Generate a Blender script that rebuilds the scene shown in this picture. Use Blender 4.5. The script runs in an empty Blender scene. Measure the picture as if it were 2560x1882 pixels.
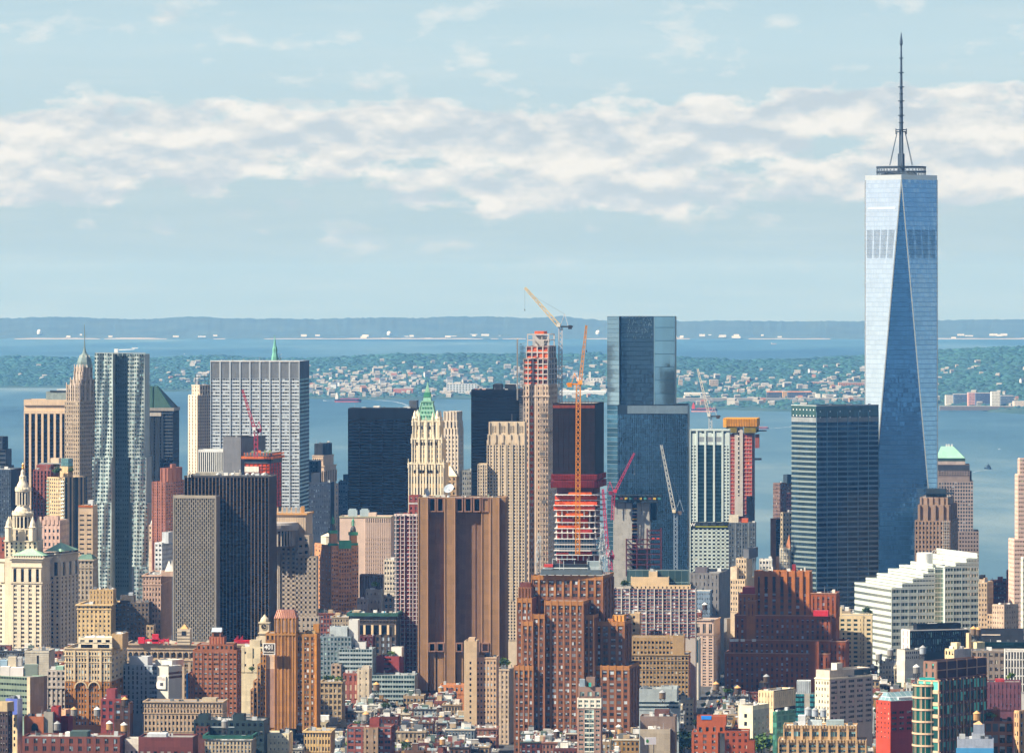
import bpy, math, random
import numpy as np
R=math.radians
rnd=random.Random(7)
SC=bpy.context.scene; COL=SC.collection
# ---------------- camera, sky, sun, exposure ----------------
F=13200.0; HY=731.0; H=320.0          # focal length in photo pixels, eye-level row, camera height (m)
SUN_EL=R(42); SUN_BACK=R(24)           # sun to the left of the view and a little behind it
cam=bpy.data.cameras.new("Camera"); co=bpy.data.objects.new("Camera",cam); COL.objects.link(co)
co.location=(0,0,H); co.rotation_euler=(R(90),0,0)
cam.sensor_width=36; cam.lens=36*F/2560; cam.shift_y=-(941-HY)/2560
cam.clip_start=5; cam.clip_end=200000; SC.camera=co
SC.view_settings.view_transform='Standard'; SC.view_settings.look='None'
SC.view_settings.gamma=1; SC.view_settings.exposure=1.0
sd=(-math.cos(SUN_BACK)*math.cos(SUN_EL),-math.sin(SUN_BACK)*math.cos(SUN_EL),math.sin(SUN_EL))
from mathutils import Vector
sl=bpy.data.lights.new("Sun",'SUN'); sl.energy=4.9; sl.angle=R(.5); sl.color=(1,.92,.78)
so=bpy.data.objects.new("Sun",sl); COL.objects.link(so)
so.rotation_euler=Vector(sd).to_track_quat('Z','Y').to_euler(); so.location=(-3000,2000,3000)
SC.cycles.use_denoising=True
SC.cycles.max_bounces=6; SC.cycles.diffuse_bounces=2; SC.cycles.glossy_bounces=3; SC.cycles.volume_bounces=0
SC.cycles.transparent_max_bounces=6
def lin(h):
    h=h.lstrip('#'); o=[]
    for i in (0,2,4):
        c=int(h[i:i+2],16)/255; o.append(c/12.92 if c<=.04045 else ((c+.055)/1.055)**2.4)
    return (o[0],o[1],o[2],1)
class NT:
    def __init__(s,tree): s.t=tree; s.l=tree.links
    def n(s,typ,**kw):
        nd=s.t.nodes.new(typ)
        for k,v in kw.items():
            if k.startswith('i_'):
                key=k[2:]; nd.inputs[int(key) if key.isdigit() else key.replace('_',' ')].default_value=v
            else: setattr(nd,k,v)
        return nd
    def c(s,a,b): s.l.new(a,b)
    def math(s,op,a,b=None,c=None,clamp=False):
        m=s.t.nodes.new('ShaderNodeMath'); m.operation=op; m.use_clamp=clamp
        for i,x in enumerate((a,b,c)):
            if x is None: continue
            if isinstance(x,(int,float)): m.inputs[i].default_value=x
            else: s.c(x,m.inputs[i])
        return m.outputs[0]
    def ramp(s,f,stops):
        r=s.t.nodes.new('ShaderNodeValToRGB'); e=r.color_ramp.elements
        while len(e)<len(stops): e.new(.5)
        for k,(p,c) in zip(e,stops):
            k.position=p; k.color=c if len(c)==4 else (*c,1)
        s.c(f,r.inputs[0]); return r.outputs[0]
    def mix(s,f,a,b,mode='MIX'):
        m=s.t.nodes.new('ShaderNodeMix'); m.data_type='RGBA'; m.blend_type=mode
        for sock,x in ((m.inputs[0],f),(m.inputs[6],a),(m.inputs[7],b)):
            if isinstance(x,(int,float)): sock.default_value=x
            elif isinstance(x,tuple): sock.default_value=x
            else: s.c(x,sock)
        return m.outputs[2]
def build_world():
    w=bpy.data.worlds.new("World"); SC.world=w; w.use_nodes=True
    t=NT(w.node_tree); w.node_tree.nodes.clear()
    out=t.n('ShaderNodeOutputWorld')
    sky=t.n('ShaderNodeTexSky',sky_type='NISHITA',sun_disc=False,sun_elevation=SUN_EL,sun_rotation=math.atan2(sd[0],sd[1]),
            altitude=50,air_density=1.0,dust_density=0.6,ozone_density=2.0)
    tc=t.n('ShaderNodeTexCoord'); sp=t.n('ShaderNodeSeparateXYZ'); t.c(tc.outputs['Generated'],sp.inputs[0])
    el=t.math('ARCSINE',sp.outputs[2])                      # radians above the horizon
    def cloudnoise(dz,sx,sz,detail,rough,seed):
        cb=t.n('ShaderNodeCombineXYZ')
        t.c(t.math('MULTIPLY',sp.outputs[0],sx),cb.inputs[0]); t.c(t.math('MULTIPLY',sp.outputs[1],sx),cb.inputs[1])
        t.c(t.math('MULTIPLY_ADD',el,sz,dz*sz+seed),cb.inputs[2])
        nz=t.n('ShaderNodeTexNoise',i_Scale=1.0,i_Detail=detail,i_Roughness=rough,i_Distortion=.1); t.c(cb.outputs[0],nz.inputs['Vector'])
        return nz.outputs['Fac']
    eld=t.math('MULTIPLY',el,180/math.pi/6.0)               # 0..1 over 0..6 degrees
    # a bank of cumulus at 1-2 degrees, small puffs below it, thin veils above
    bank=t.ramp(eld,[(.11,(0,0,0)),(.165,(.62,)*3),(.21,(.95,)*3),(.31,(1,1,1)),(.345,(.72,)*3),(.385,(.16,)*3),(.45,(0,0,0)),(.7,(.10,)*3),(1,(.34,)*3)])
    n1=cloudnoise(0,78,165,10,.56,4.9); n2=cloudnoise(0,70,150,9,.52,8.1); n2b=cloudnoise(.0022,70,150,9,.52,8.1)
    big=cloudnoise(0,14,80,2,.5,11.3)
    over=t.math('ADD',t.math('MULTIPLY_ADD',bank,.80,-.42),t.math('ADD',t.math('MULTIPLY_ADD',n1,1.5,-.75),t.math('MULTIPLY_ADD',big,1.7,-.85)))
    m1=t.math('MULTIPLY',over,5.5,clamp=True)
    puff=t.math('MULTIPLY',t.math('MULTIPLY',t.math('MULTIPLY_ADD',n1,1.0,-.545),7.0,clamp=True),t.ramp(eld,[(.03,(0,0,0)),(.08,(.5,)*3),(.15,(.8,)*3),(.36,(.7,)*3),(.55,(.45,)*3),(1,(.9,)*3)]))
    mask=t.math('MULTIPLY',t.math('MAXIMUM',m1,puff),.95)
    edge=t.math('MULTIPLY_ADD',over,-1.6,.42,clamp=True)
    lit2=t.math('ADD',t.math('ADD',t.math('MULTIPLY_ADD',n2,1.45,-.24),t.math('MULTIPLY',t.math('SUBTRACT',n2,n2b),1.9)),t.math('MULTIPLY',edge,t.ramp(eld,[(.24,(0,0,0)),(.33,(.75,)*3)])))
    ccol=t.ramp(lit2,[(.18,(.288,.332,.362)),(.40,(.335,.366,.384)),(.56,(.388,.400,.398)),(.85,(.462,.457,.436))])
    wn=cloudnoise(0,26,300,6,.55,23.1)
    veil=t.math('MULTIPLY',t.math('MULTIPLY_ADD',wn,1.8,-.80,clamp=True),.5)
    low=t.ramp(eld,[(0,(.232,.300,.328)),(.2,(.258,.328,.354)),(.36,(.270,.350,.384)),(.55,(.282,.375,.415)),(1,(.25,.35,.41))])
    fade=t.ramp(eld,[(.45,(0,0,0)),(1,(1,1,1))])
    bg1=t.n('ShaderNodeBackground',i_Strength=.052); bg0=t.n('ShaderNodeBackground',i_Strength=1.0); bg2=t.n('ShaderNodeBackground',i_Strength=1.0)
    t.c(t.mix(1.0,sky.outputs[0],(.48,.63,.88,1),'MULTIPLY'),bg1.inputs[0]); t.c(low,bg0.inputs[0]); t.c(ccol,bg2.inputs[0])
    mb=t.n('ShaderNodeMixShader'); t.c(fade,mb.inputs[0]); t.c(bg0.outputs[0],mb.inputs[1]); t.c(bg1.outputs[0],mb.inputs[2])
    bg3=t.n('ShaderNodeBackground',i_Color=(.345,.395,.405,1),i_Strength=1.0)
    m0=t.n('ShaderNodeMixShader'); t.c(veil,m0.inputs[0]); t.c(mb.outputs[0],m0.inputs[1]); t.c(bg3.outputs[0],m0.inputs[2])
    m=t.n('ShaderNodeMixShader'); t.c(mask,m.inputs[0]); t.c(m0.outputs[0],m.inputs[1]); t.c(bg2.outputs[0],m.inputs[2])
    t.c(m.outputs[0],out.inputs[0])
build_world()
# ---------------- helpers ----------------
def X(px,Y): return (px-1280)*Y/F
def Z(py,Y): return H-(py-HY)*Y/F
_mats={}
def newmat(key):
    m=bpy.data.materials.new(key); m.use_nodes=True; t=NT(m.node_tree)
    return m,t,m.node_tree.nodes['Principled BSDF']
def W(hexc,var=.16,rough=.85,metal=0,course=0,scol=None):
    """masonry / painted / metal wall: soft blotches, rain streaks, optional floor courses"""
    k=('W',hexc,var,rough,metal,course)
    if k in _mats: return _mats[k]
    m,t,p=newmat('wall_'+hexc); c=lin(hexc)
    tc=t.n('ShaderNodeTexCoord'); mp=t.n('ShaderNodeMapping'); mp.inputs['Scale'].default_value=(.55,.55,.035); t.c(tc.outputs['Object'],mp.inputs[0])
    n1=t.n('ShaderNodeTexNoise',i_Scale=.09,i_Detail=6,i_Roughness=.6); t.c(tc.outputs['Object'],n1.inputs['Vector'])
    n2=t.n('ShaderNodeTexNoise',i_Scale=1.0,i_Detail=3); t.c(mp.outputs[0],n2.inputs['Vector'])
    n3=t.n('ShaderNodeTexNoise',i_Scale=.8,i_Detail=3,i_Roughness=.7); t.c(tc.outputs['Object'],n3.inputs['Vector'])
    uv=t.n('ShaderNodeUVMap',uv_map='UVMap'); dv=t.n('ShaderNodeVectorMath',operation='DIVIDE'); t.c(uv.outputs[0],dv.inputs[0]); dv.inputs[1].default_value=(4.6,3.7,1)
    fl_=t.n('ShaderNodeVectorMath',operation='FLOOR'); t.c(dv.outputs[0],fl_.inputs[0]); wn=t.n('ShaderNodeTexWhiteNoise',noise_dimensions='2D'); t.c(fl_.outputs[0],wn.inputs['Vector'])
    f=t.math('ADD',t.math('MULTIPLY_ADD',wn.outputs['Value'],.5,-.25),t.math('MULTIPLY_ADD',n1.outputs[0],1.2,-.6))
    f=t.math('ADD',f,t.math('ADD',t.math('MULTIPLY_ADD',n2.outputs[0],1.3,-.65),t.math('MULTIPLY_ADD',n3.outputs[0],1.0,-.5)))
    if course:
        sp=t.n('ShaderNodeSeparateXYZ'); t.c(tc.outputs['Object'],sp.inputs[0])
        fr=t.math('FRACT',t.math('DIVIDE',sp.outputs[2],course)); f=t.math('ADD',f,t.math('MULTIPLY',t.math('LESS_THAN',fr,.14),-.8))
    lo=tuple(x*(1-var*2.3) for x in c[:3])+(1,); hi=tuple(min(1,x*(1+var*1.5)) for x in c[:3])+(1,)
    col=t.mix(t.math('MULTIPLY_ADD',f,.62,.5,clamp=True),lo,hi)
    t.c(col,p.inputs['Base Color']); p.inputs['Roughness'].default_value=rough; p.inputs['Metallic'].default_value=metal; p.inputs['Specular IOR Level'].default_value=.22
    _mats[k]=m; return m
def WIN(tint='16202c',blind='b9b4a4',rough=.12):
    """window panes; face attribute bl says how far a blind is drawn / how pale the pane is"""
    k=('WIN',tint,blind,rough)
    if k in _mats: return _mats[k]
    m,t,p=newmat('pane_'+tint); at=t.n('ShaderNodeAttribute',attribute_name='bl')
    a=lin(tint); b=lin(blind); mid=tuple(.55*x+.30*y for x,y in zip(a[:3],b[:3]))
    col=t.ramp(at.outputs['Fac'],[(0,a),(.45,tuple(x*1.6 for x in a[:3])),(.7,mid),(1,b)])
    t.c(col,p.inputs['Base Color']); t.c(t.math('MULTIPLY_ADD',at.outputs['Fac'],.35,rough),p.inputs['Roughness'])
    p.inputs['Specular IOR Level'].default_value=.6
    _mats[k]=m; return m
def GLASS(hexc,floor=4.0,bay=1.5,metal=.7,rough=.06,spand=.25,scol=None,line=.12,var=.25,tilt=.012,lcol=None,sp_rough=.25):
    """curtain wall laid out in metres on the facade: spandrel strips, mullions, each pane a little different"""
    k=('G',hexc,floor,bay,metal,rough,spand,scol,line,var,tilt,lcol)
    if k in _mats: return _mats[k]
    m,t,p=newmat('glass_'+hexc); c=lin(hexc); sc=lin(scol) if scol else tuple(x*.6 for x in c[:3])+(1,)
    uv=t.n('ShaderNodeUVMap',uv_map='UVMap'); sp=t.n('ShaderNodeSeparateXYZ'); t.c(uv.outputs[0],sp.inputs[0])
    u=t.math('DIVIDE',sp.outputs[0],bay); v=t.math('DIVIDE',sp.outputs[1],floor)
    cell=t.n('ShaderNodeCombineXYZ'); t.c(t.math('FLOOR',u),cell.inputs[0]); t.c(t.math('FLOOR',v),cell.inputs[1])
    wn=t.n('ShaderNodeTexWhiteNoise',noise_dimensions='2D'); t.c(cell.outputs[0],wn.inputs['Vector'])
    big=t.n('ShaderNodeTexNoise',i_Scale=.06,i_Detail=4); t.c(uv.outputs[0],big.inputs['Vector'])
    f=t.math('ADD',t.math('MULTIPLY_ADD',wn.outputs['Value'],var,1-var*.5),t.math('MULTIPLY_ADD',big.outputs[0],var*1.4,-var*.7))
    base=t.mix(1.0,c,t.mix(1.0,(1,1,1,1),f,'MULTIPLY'),'MULTIPLY')
    fu=t.math('FRACT',u); fv=t.math('FRACT',v)
    isS=t.math('LESS_THAN',fv,spand); isL=t.math('LESS_THAN',fu,line)
    base=t.mix(isS,base,sc)
    base=t.mix(isL,base,lin(lcol) if lcol else sc)
    t.c(base,p.inputs['Base Color']); p.inputs['Metallic'].default_value=metal
    t.c(t.math('MULTIPLY_ADD',isS,sp_rough,rough),p.inputs['Roughness'])
    g=t.n('ShaderNodeNewGeometry'); v1=t.n('ShaderNodeVectorMath',operation='SUBTRACT'); t.c(wn.outputs['Color'],v1.inputs[0]); v1.inputs[1].default_value=(.5,.5,.5)
    nl=t.n('ShaderNodeTexNoise',i_Scale=.5,i_Detail=2); t.c(uv.outputs[0],nl.inputs['Vector'])
    v0=t.n('ShaderNodeVectorMath',operation='SUBTRACT'); t.c(nl.outputs['Color'],v0.inputs[0]); v0.inputs[1].default_value=(.5,.5,.5)
    v4=t.n('ShaderNodeVectorMath',operation='ADD'); t.c(v1.outputs[0],v4.inputs[0]); t.c(v0.outputs[0],v4.inputs[1])
    v2=t.n('ShaderNodeVectorMath',operation='SCALE',i_Scale=tilt); t.c(v4.outputs[0],v2.inputs[0])
    v3=t.n('ShaderNodeVectorMath',operation='ADD'); t.c(v2.outputs[0],v3.inputs[0]); t.c(g.outputs['Normal'],v3.inputs[1])
    nn=t.n('ShaderNodeVectorMath',operation='NORMALIZE'); t.c(v3.outputs[0],nn.inputs[0]); t.c(nn.outputs[0],p.inputs['Normal'])
    _mats[k]=m; return m
def LEAF(hexc='35502a',spread=.6):
    k=('LEAF',hexc)
    if k in _mats: return _mats[k]
    m,t,p=newmat('leaf_'+hexc); at=t.n('ShaderNodeAttribute',attribute_name='bl'); c=lin(hexc)[:3]
    col=t.ramp(at.outputs['Fac'],[(0,tuple(x*(1-spread) for x in c)),(.5,c),(1,(c[0]*1.9,c[1]*1.6,c[2]*1.2))])
    t.c(col,p.inputs['Base Color']); p.inputs['Roughness'].default_value=.8; _mats[k]=m; return m
class Fr:
    """local frame: s runs to the right along the left-hand face, t runs back along the right-hand face"""
    def __init__(s,ox,oy,a): s.o=(ox,oy); s.a=a; s.ca=math.cos(a); s.sa=math.sin(a)
    def P(s,u,v,z): return (s.o[0]+u*s.ca+v*s.sa, s.o[1]-u*s.sa+v*s.ca, z)
class MB:
    def __init__(s): s.v=[]; s.f=[]; s.b=[]
    def q(s,pts,bl=0.0):
        n=len(s.v); s.v+=pts; s.f.append(tuple(range(n,n+len(pts)))); s.b.append(bl)
    def box(s,fr,u0,u1,v0,v1,z0,z1,faces='fblrt',bl=0.0):
        a=[fr.P(u0,v0,z0),fr.P(u1,v0,z0),fr.P(u1,v1,z0),fr.P(u0,v1,z0)]; b=[(p[0],p[1],z1) for p in a]
        n=len(s.v); s.v+=a+b
        for ch,ix in (('f',(0,1,5,4)),('r',(1,2,6,5)),('b',(2,3,7,6)),('l',(3,0,4,7)),('t',(4,5,6,7)),('d',(3,2,1,0))):
            if ch in faces: s.f.append(tuple(n+i for i in ix)); s.b.append(bl)
    def frus(s,fr,r0,z0,r1,z1,bl=0.0,top=True):
        """r=(u0,u1,v0,v1) at the bottom and at the top"""
        g=lambda r,z:[fr.P(r[0],r[2],z),fr.P(r[1],r[2],z),fr.P(r[1],r[3],z),fr.P(r[0],r[3],z)]
        n=len(s.v); s.v+=g(r0,z0)+g(r1,z1)
        for ix in ((0,1,5,4),(1,2,6,5),(2,3,7,6),(3,0,4,7))+(((4,5,6,7),) if top else ()):
            s.f.append(tuple(n+i for i in ix)); s.b.append(bl)
    def lathe(s,c,prof,n=12,bl=0.0,ph=0.0):
        base=len(s.v)
        for (r,z) in prof:
            for k in range(n):
                a=2*math.pi*k/n+ph; s.v.append((c[0]+r*math.cos(a),c[1]+r*math.sin(a),z))
        for i in range(len(prof)-1):
            for k in range(n):
                k2=(k+1)%n; s.f.append((base+i*n+k,base+i*n+k2,base+(i+1)*n+k2,base+(i+1)*n+k)); s.b.append(bl)
        s.f.append(tuple(base+(len(prof)-1)*n+k for k in range(n))); s.b.append(bl)
    def bar(s,p,q,w,w2=None,bl=0.0):
        p=Vector(p); q=Vector(q); d=(q-p)
        if d.length<1e-6: return
        d.normalize(); up=Vector((0,0,1)) if abs(d.z)<.95 else Vector((0,1,0))
        x=d.cross(up).normalized(); y=x.cross(d).normalized(); w2=w if w2 is None else w2
        n=len(s.v)
        for c,r in ((p,w/2),(q,w2/2)):
            for a,b in ((-1,-1),(1,-1),(1,1),(-1,1)): s.v.append(tuple(c+x*a*r+y*b*r))
        for ix in ((0,1,5,4),(1,2,6,5),(2,3,7,6),(3,0,4,7),(4,5,6,7),(3,2,1,0)): s.f.append(tuple(n+i for i in ix)); s.b.append(bl)
    def lattice(s,p,q,w,bw,seg,w2=None,up=None):
        """square lattice boom of side w between p and q"""
        p=Vector(p); q=Vector(q); d=(q-p).normalized(); up=Vector((0,0,1)) if abs(d.z)<.9 else Vector((0,1,0))
        x=d.cross(up).normalized(); y=x.cross(d).normalized(); w2=w if w2 is None else w2
        cr=[]
        for i in range(seg+1):
            f=i/seg; c=p.lerp(q,f); r=(w+(w2-w)*f)/2
            cr.append([c+x*a*r+y*b*r for a,b in ((-1,-1),(1,-1),(1,1),(-1,1))])
        for k in range(4): s.bar(cr[0][k],cr[-1][k],bw)
        for i in range(seg):
            for k in range(4):
                a,b=(k,(k+1)%4) if i%2 else ((k+1)%4,k)
                s.bar(cr[i][a],cr[i+1][b],bw*.7)
    def mesh(s,name,org,mat):
        me=bpy.data.meshes.new(name); o=np.array(org)
        va=np.array(s.v,dtype=np.float64)-o
        me.from_pydata(va.tolist(),[],s.f)
        me.materials.append(mat)
        at=me.attributes.new('bl','FLOAT','FACE'); at.data.foreach_set('value',np.array(s.b,dtype=np.float32))
        uvl=me.uv_layers.new(name='UVMap'); nf=len(s.f)
        ln=np.empty(nf,dtype=np.int32); me.polygons.foreach_get('loop_total',ln)
        no=np.empty(nf*3,dtype=np.float32); me.polygons.foreach_get('normal',no); no=no.reshape(-1,3)
        li=np.empty(len(me.loops),dtype=np.int32); me.loops.foreach_get('vertex_index',li)
        fi=np.repeat(np.arange(nf),ln); nn=no[fi]; pv=va[li]
        h=np.hypot(nn[:,0],nn[:,1]); ok=h>.3; hs=np.where(ok,h,1)
        u=np.where(ok,(-nn[:,1]*pv[:,0]+nn[:,0]*pv[:,1])/hs,pv[:,0]); v=np.where(ok,pv[:,2],pv[:,1])
        uvl.data.foreach_set('uv',np.stack([u,v],1).astype(np.float32).ravel())
        return me
def tag(o,label=None,cat=None,group=None,kind=None):
    if label: o['label']=label
    if cat: o['category']=cat
    if group: o['group']=group
    if kind: o['kind']=kind
    return o
def link(name,me,parent=None,loc=(0,0,0)):
    o=bpy.data.objects.new(name,me); COL.objects.link(o); o.location=loc
    if parent is not None: o.parent=parent
    return o
def copytree(o,loc,label=None,rz=0.0,sc=1.0):
    c=o.copy(); COL.objects.link(c); c.location=loc; c.rotation_euler=(0,0,rz); c.scale=(sc,sc,sc)
    if label: c['label']=label
    for ch in o.children:
        d=ch.copy(); COL.objects.link(d); d.parent=c
        for g in ch.children: e=g.copy(); COL.objects.link(e); e.parent=d
    return c
VAR=[(0,.0,.0),(0,.1,.1),(0,.3,.3),(.35,.9,.05),(.6,.85,.1),(0,.55,.55),(0,.72,.72),(0,1,1)]
WT={'std':[30,22,12,10,6,10,6,3],'dark':[60,25,8,3,2,3,1,0],'lite':[16,14,12,14,12,14,12,8],'mix':[22,16,12,14,10,12,8,6]}
FOOT=[]; TOPS=[]      # footprints taken by placed buildings, and how high each part reaches
SUB={'roof_rib':'mansard_roof','clock_ring':'clock_face','vent_opening':'vent','bulkhead_cap':'bulkhead','shaft_rib':'shaft','dormer':'copper_roof','lantern_post':'copper_roof','core_light':'core_slot','formwork_rib':'formwork_crown','mast_collar':'mast','lantern_rib':'lantern','sign_frame':'sign_board','net_seam':'wall','platform_rib':'guard_platform','finial':'roof','sign_panel':'sign_band','lit_strip':'sign_band','emblem':'panel','turret_band':'turret','bay_glass':'round_bay','tie_hole':'wall'}
class Bld:
    def __init__(s,name,label,cat,Y,a=4,group=None,cap=100):
        s.name=name; s.label=label; s.cat=cat; s.Y=Y; s.a=R(a); s.p={}; s.w=[]; s.g=group; s.blks=[]; s.cap=cap; s.sub=[]; s.lab={}
    def mb(s,part,mat):
        k=(part,mat.name)
        if k not in s.p: s.p[k]=(part,mat,MB(),None)
        return s.p[k][2]
    def new(s,part,mat,sub=None,label=None):
        m=MB(); s.p[(part,mat.name,len(s.p))]=(part,mat,m,label); return m
    def blk(s,xl,xm,top,mat,d=30,xr=None,w=None,base=0,Y=None,a=None,roof=None,Yo=0,par=1.0,part='wall',z1=None):
        return Blk(s,xl,xm,top,mat,d,xr,w,base,(Y or s.Y)+Yo,s.a if a is None else R(a),roof,par,part,z1)
    def done(s):
        k0=s.blks[0]; org=s.org=(*k0.fr.P(-k0.w/2,k0.d/2,0)[:2],0)
        root=link(s.name,None,None,org); tag(root,s.label,s.cat,s.g); s.root=root; root.empty_display_size=5
        made={}
        for key,(part,mat,m,lb) in s.p.items():
            if m.v:
                o=link(part,m.mesh(part,org,mat),root); made.setdefault(part,[]).append((o,np.mean(m.v,axis=0)))
                if lb: o['label']=lb
        for part,up in SUB.items():          # pieces of a part hang under that part
            if part in made and up in made:
                for o,c in made[part]: o.parent=min(made[up],key=lambda e:float(np.sum((e[1]-c)**2)))[0]
        if s.w:
            s.w.sort(key=lambda e:-e[0])
            cache={}
            for e in s.w[:s.cap]:
                pr,pos,ang,w,h,mat,vi=e; k=(round(w,2),round(h,2),vi,mat.name)
                if k not in cache:
                    m=MB(); pane(m,Fr(0,0,0),0,0,w,h,vi); cache[k]=m.mesh('window',(0,0,0),mat)
                o=link('window',cache[k],root,tuple(p-q for p,q in zip(pos,org))); o.rotation_euler=(0,0,ang)
            rest={}
            for e in s.w[s.cap:]:
                pr,pos,ang,w,h,mat,vi=e; m=rest.setdefault(mat.name,(mat,MB()))[1]
                pane(m,Fr(pos[0],pos[1],-ang),0,pos[2],w,h,vi)
            for mat,m in rest.values(): tag(link('window',m.mesh('window',org,mat),root),kind='stuff')
        return root
def pane(m,fr,u,z,w,h,vi):
    sp,bt,bb=VAR[vi]; zz=z+h/2-h*sp
    if sp>0: m.q([fr.P(u-w/2,0,zz),fr.P(u+w/2,0,zz),fr.P(u+w/2,0,z+h/2),fr.P(u-w/2,0,z+h/2)],bt)
    m.q([fr.P(u-w/2,0,z-h/2),fr.P(u+w/2,0,z-h/2),fr.P(u+w/2,0,zz),fr.P(u-w/2,0,zz)],bb)
class Blk:
    def __init__(s,b,xl,xm,top,mat,d,xr,w,base,Y,a,roof,par,part,z1):
        s.b=b; s.Y=Y; s.mat=mat; cx=X(xm,Y); s.fr=Fr(cx,Y,a); ca,sa=s.fr.ca,s.fr.sa
        if w is None: u=(xl-1280)/F; w=(cx-u*Y)/(ca+u*sa)
        if xr is not None:
            v=(xr-1280)/F; d=(cx-v*Y)/(v*ca-sa)
            if d>70 or d<0: print('DEEP',b.name,b.label[:40],xl,xm,xr,round(d)); d=min(max(d,15),70)
        s.w=w; s.d=d; s.z1=Z(top,Y) if z1 is None else z1; s.z0=Z(base,Y) if base>1 else base
        b.blks.append(s); s.part=part; TOPS.append((s.fr.P(-s.w,0,0)[0],cx,Y,s.z1)); TOPS.append((cx,s.fr.P(0,s.d,0)[0],Y+s.d,s.z1))
        m=b.mb(part,mat); fr=s.fr
        if par>0:
            zr=s.z1-par; t=.45; ro=roof or W('8f8c86',.2)
            m.box(fr,-w,0,0,d,s.z0,s.z1,'fblr')
            m.box(fr,-w+t,-t,t,d-t,zr,s.z1,'fblr')
            for r in ((-w,0,0,t),(-w,0,d-t,d),(-w,-w+t,t,d-t),(-t,0,t,d-t)):
                m.q([fr.P(r[0],r[2],s.z1),fr.P(r[1],r[2],s.z1),fr.P(r[1],r[3],s.z1),fr.P(r[0],r[3],s.z1)])
            b.mb('roof',ro).q([fr.P(-w+t,t,zr),fr.P(-t,t,zr),fr.P(-t,d-t,zr),fr.P(-w+t,d-t,zr)])
        else: m.box(fr,-w,0,0,d,s.z0,s.z1)
        if s.z0<30:
            c=fr.P(-w/2,d/2,0); FOOT.append((c[0],c[1],w/2,d/2,a))
    def Zp(s,py): return Z(py,s.Y)
    def zz(s,v): return Z(v,s.Y) if v>460 else v
    def fp(s,face,h,z,out):
        return s.fr.P(-s.w+h,-out,z) if face=='L' else s.fr.P(out,h,z)
    def face_len(s,face): return s.w if face=='L' else s.d
    def slab(s,face,h0,h1,z0,z1,out,mat=None,part=None,m=None,faces=True,bl=0.0,back=0.0):
        """a piece of wall standing `out` proud of the face"""
        if m is None: m=s.b.mb(part or s.part,mat or s.mat)
        p=lambda h,z,o:s.fp(face,h,z,o)
        m.q([p(h0,z0,out),p(h1,z0,out),p(h1,z1,out),p(h0,z1,out)],bl)
        if faces and out>.05:
            m.q([p(h0,z0,back),p(h0,z0,out),p(h0,z1,out),p(h0,z1,back)],bl); m.q([p(h1,z0,out),p(h1,z0,back),p(h1,z1,back),p(h1,z1,out)],bl)
            m.q([p(h0,z1,out),p(h1,z1,out),p(h1,z1,back),p(h0,z1,back)],bl); m.q([p(h0,z0,back),p(h1,z0,back),p(h1,z0,out),p(h0,z0,out)],bl)
        return m
    def fac(s,face,nx=None,nz=None,zt=None,zb=None,h0=0,h1=None,bw=3.2,fh=3.7,wf=.5,hf=.52,po=.35,so=.2,wm=None,pm=None,sm=None,pr=1,gap=.18,wt='std',edge=.5,topb=.6,win=True,spp='spandrel',pp=None,skip=None):
        L=s.face_len(face); h0=h0*L; h1=L if h1 is None else h1*L
        zt=s.z1-topb if zt is None else s.zz(zt); zb=s.z0 if zb is None else s.zz(zb); zb=max(zb,s.z0+.2)
        if zt-zb<2: return s
        nx=nx or max(1,round((h1-h0)/bw)); nz=nz or max(1,round((zt-zb)/fh)); cw=(h1-h0)/nx; ch=(zt-zb)/nz
        wm=wm or WIN(); piw=cw*(1-wf); sph=ch*(1-hf)
        if po>0:
            mp=s.b.mb(pp or ('pier' if pm else s.part),pm or s.mat)
            for i in range(nx+1):
                c=h0+i*cw; a=c-piw/2 if i else h0; b=c+piw/2 if i<nx else h1
                if i==0: b=h0+piw*edge
                if i==nx: a=h1-piw*edge
                m2=mp; p=lambda h,z,o:s.fp(face,h,z,o)
                m2.q([p(a,zb,po),p(b,zb,po),p(b,zt,po),p(a,zt,po)]); m2.q([p(a,zb,0),p(a,zb,po),p(a,zt,po),p(a,zt,0)]); m2.q([p(b,zb,po),p(b,zb,0),p(b,zt,0),p(b,zt,po)])
                m2.q([p(a,zt,po),p(b,zt,po),p(b,zt,0),p(a,zt,0)])
        if so>0:
            ms=s.b.mb(spp if sm else s.part,sm or s.mat); p=lambda h,z,o:s.fp(face,h,z,o)
            for j in range(nz+1):
                a=zb+j*ch-(sph*.4 if j else 0); b=zb+j*ch+(sph*.6 if j<nz else 0)
                if b-a<.02: continue
                ms.q([p(h0,a,so),p(h1,a,so),p(h1,b,so),p(h0,b,so)]); ms.q([p(h0,b,so),p(h1,b,so),p(h1,b,0),p(h0,b,0)]); ms.q([p(h0,a,0),p(h1,a,0),p(h1,a,so),p(h0,a,so)])
        if win:
            ang=-s.fr.a if face=='L' else R(90)-s.fr.a; ids=range(len(VAR)); wts=WT[wt]
            n=(-s.fr.sa,-s.fr.ca) if face=='L' else (s.fr.ca,-s.fr.sa)
            c=s.fp(face,(h0+h1)/2,0,0); dl=math.hypot(c[0],c[1]); cosv=max(.01,-(n[0]*c[0]+n[1]*c[1])/dl)
            ww=(cw*wf-gap*(pr-1))/pr; wh=ch*hf
            for j in range(nz):
                for i in range(nx):
                    if skip and skip(i,j): continue
                    for k in range(pr):
                        h=h0+i*cw+cw*(1-wf)/2+k*(ww+gap)+ww/2; z=zb+j*ch+sph*.6+wh/2
                        s.b.w.append((round(ww*wh*cosv,2),s.fp(face,h,z,.04),ang,ww,wh,wm,rnd.choices(ids,wts)[0]))
        return s
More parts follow.
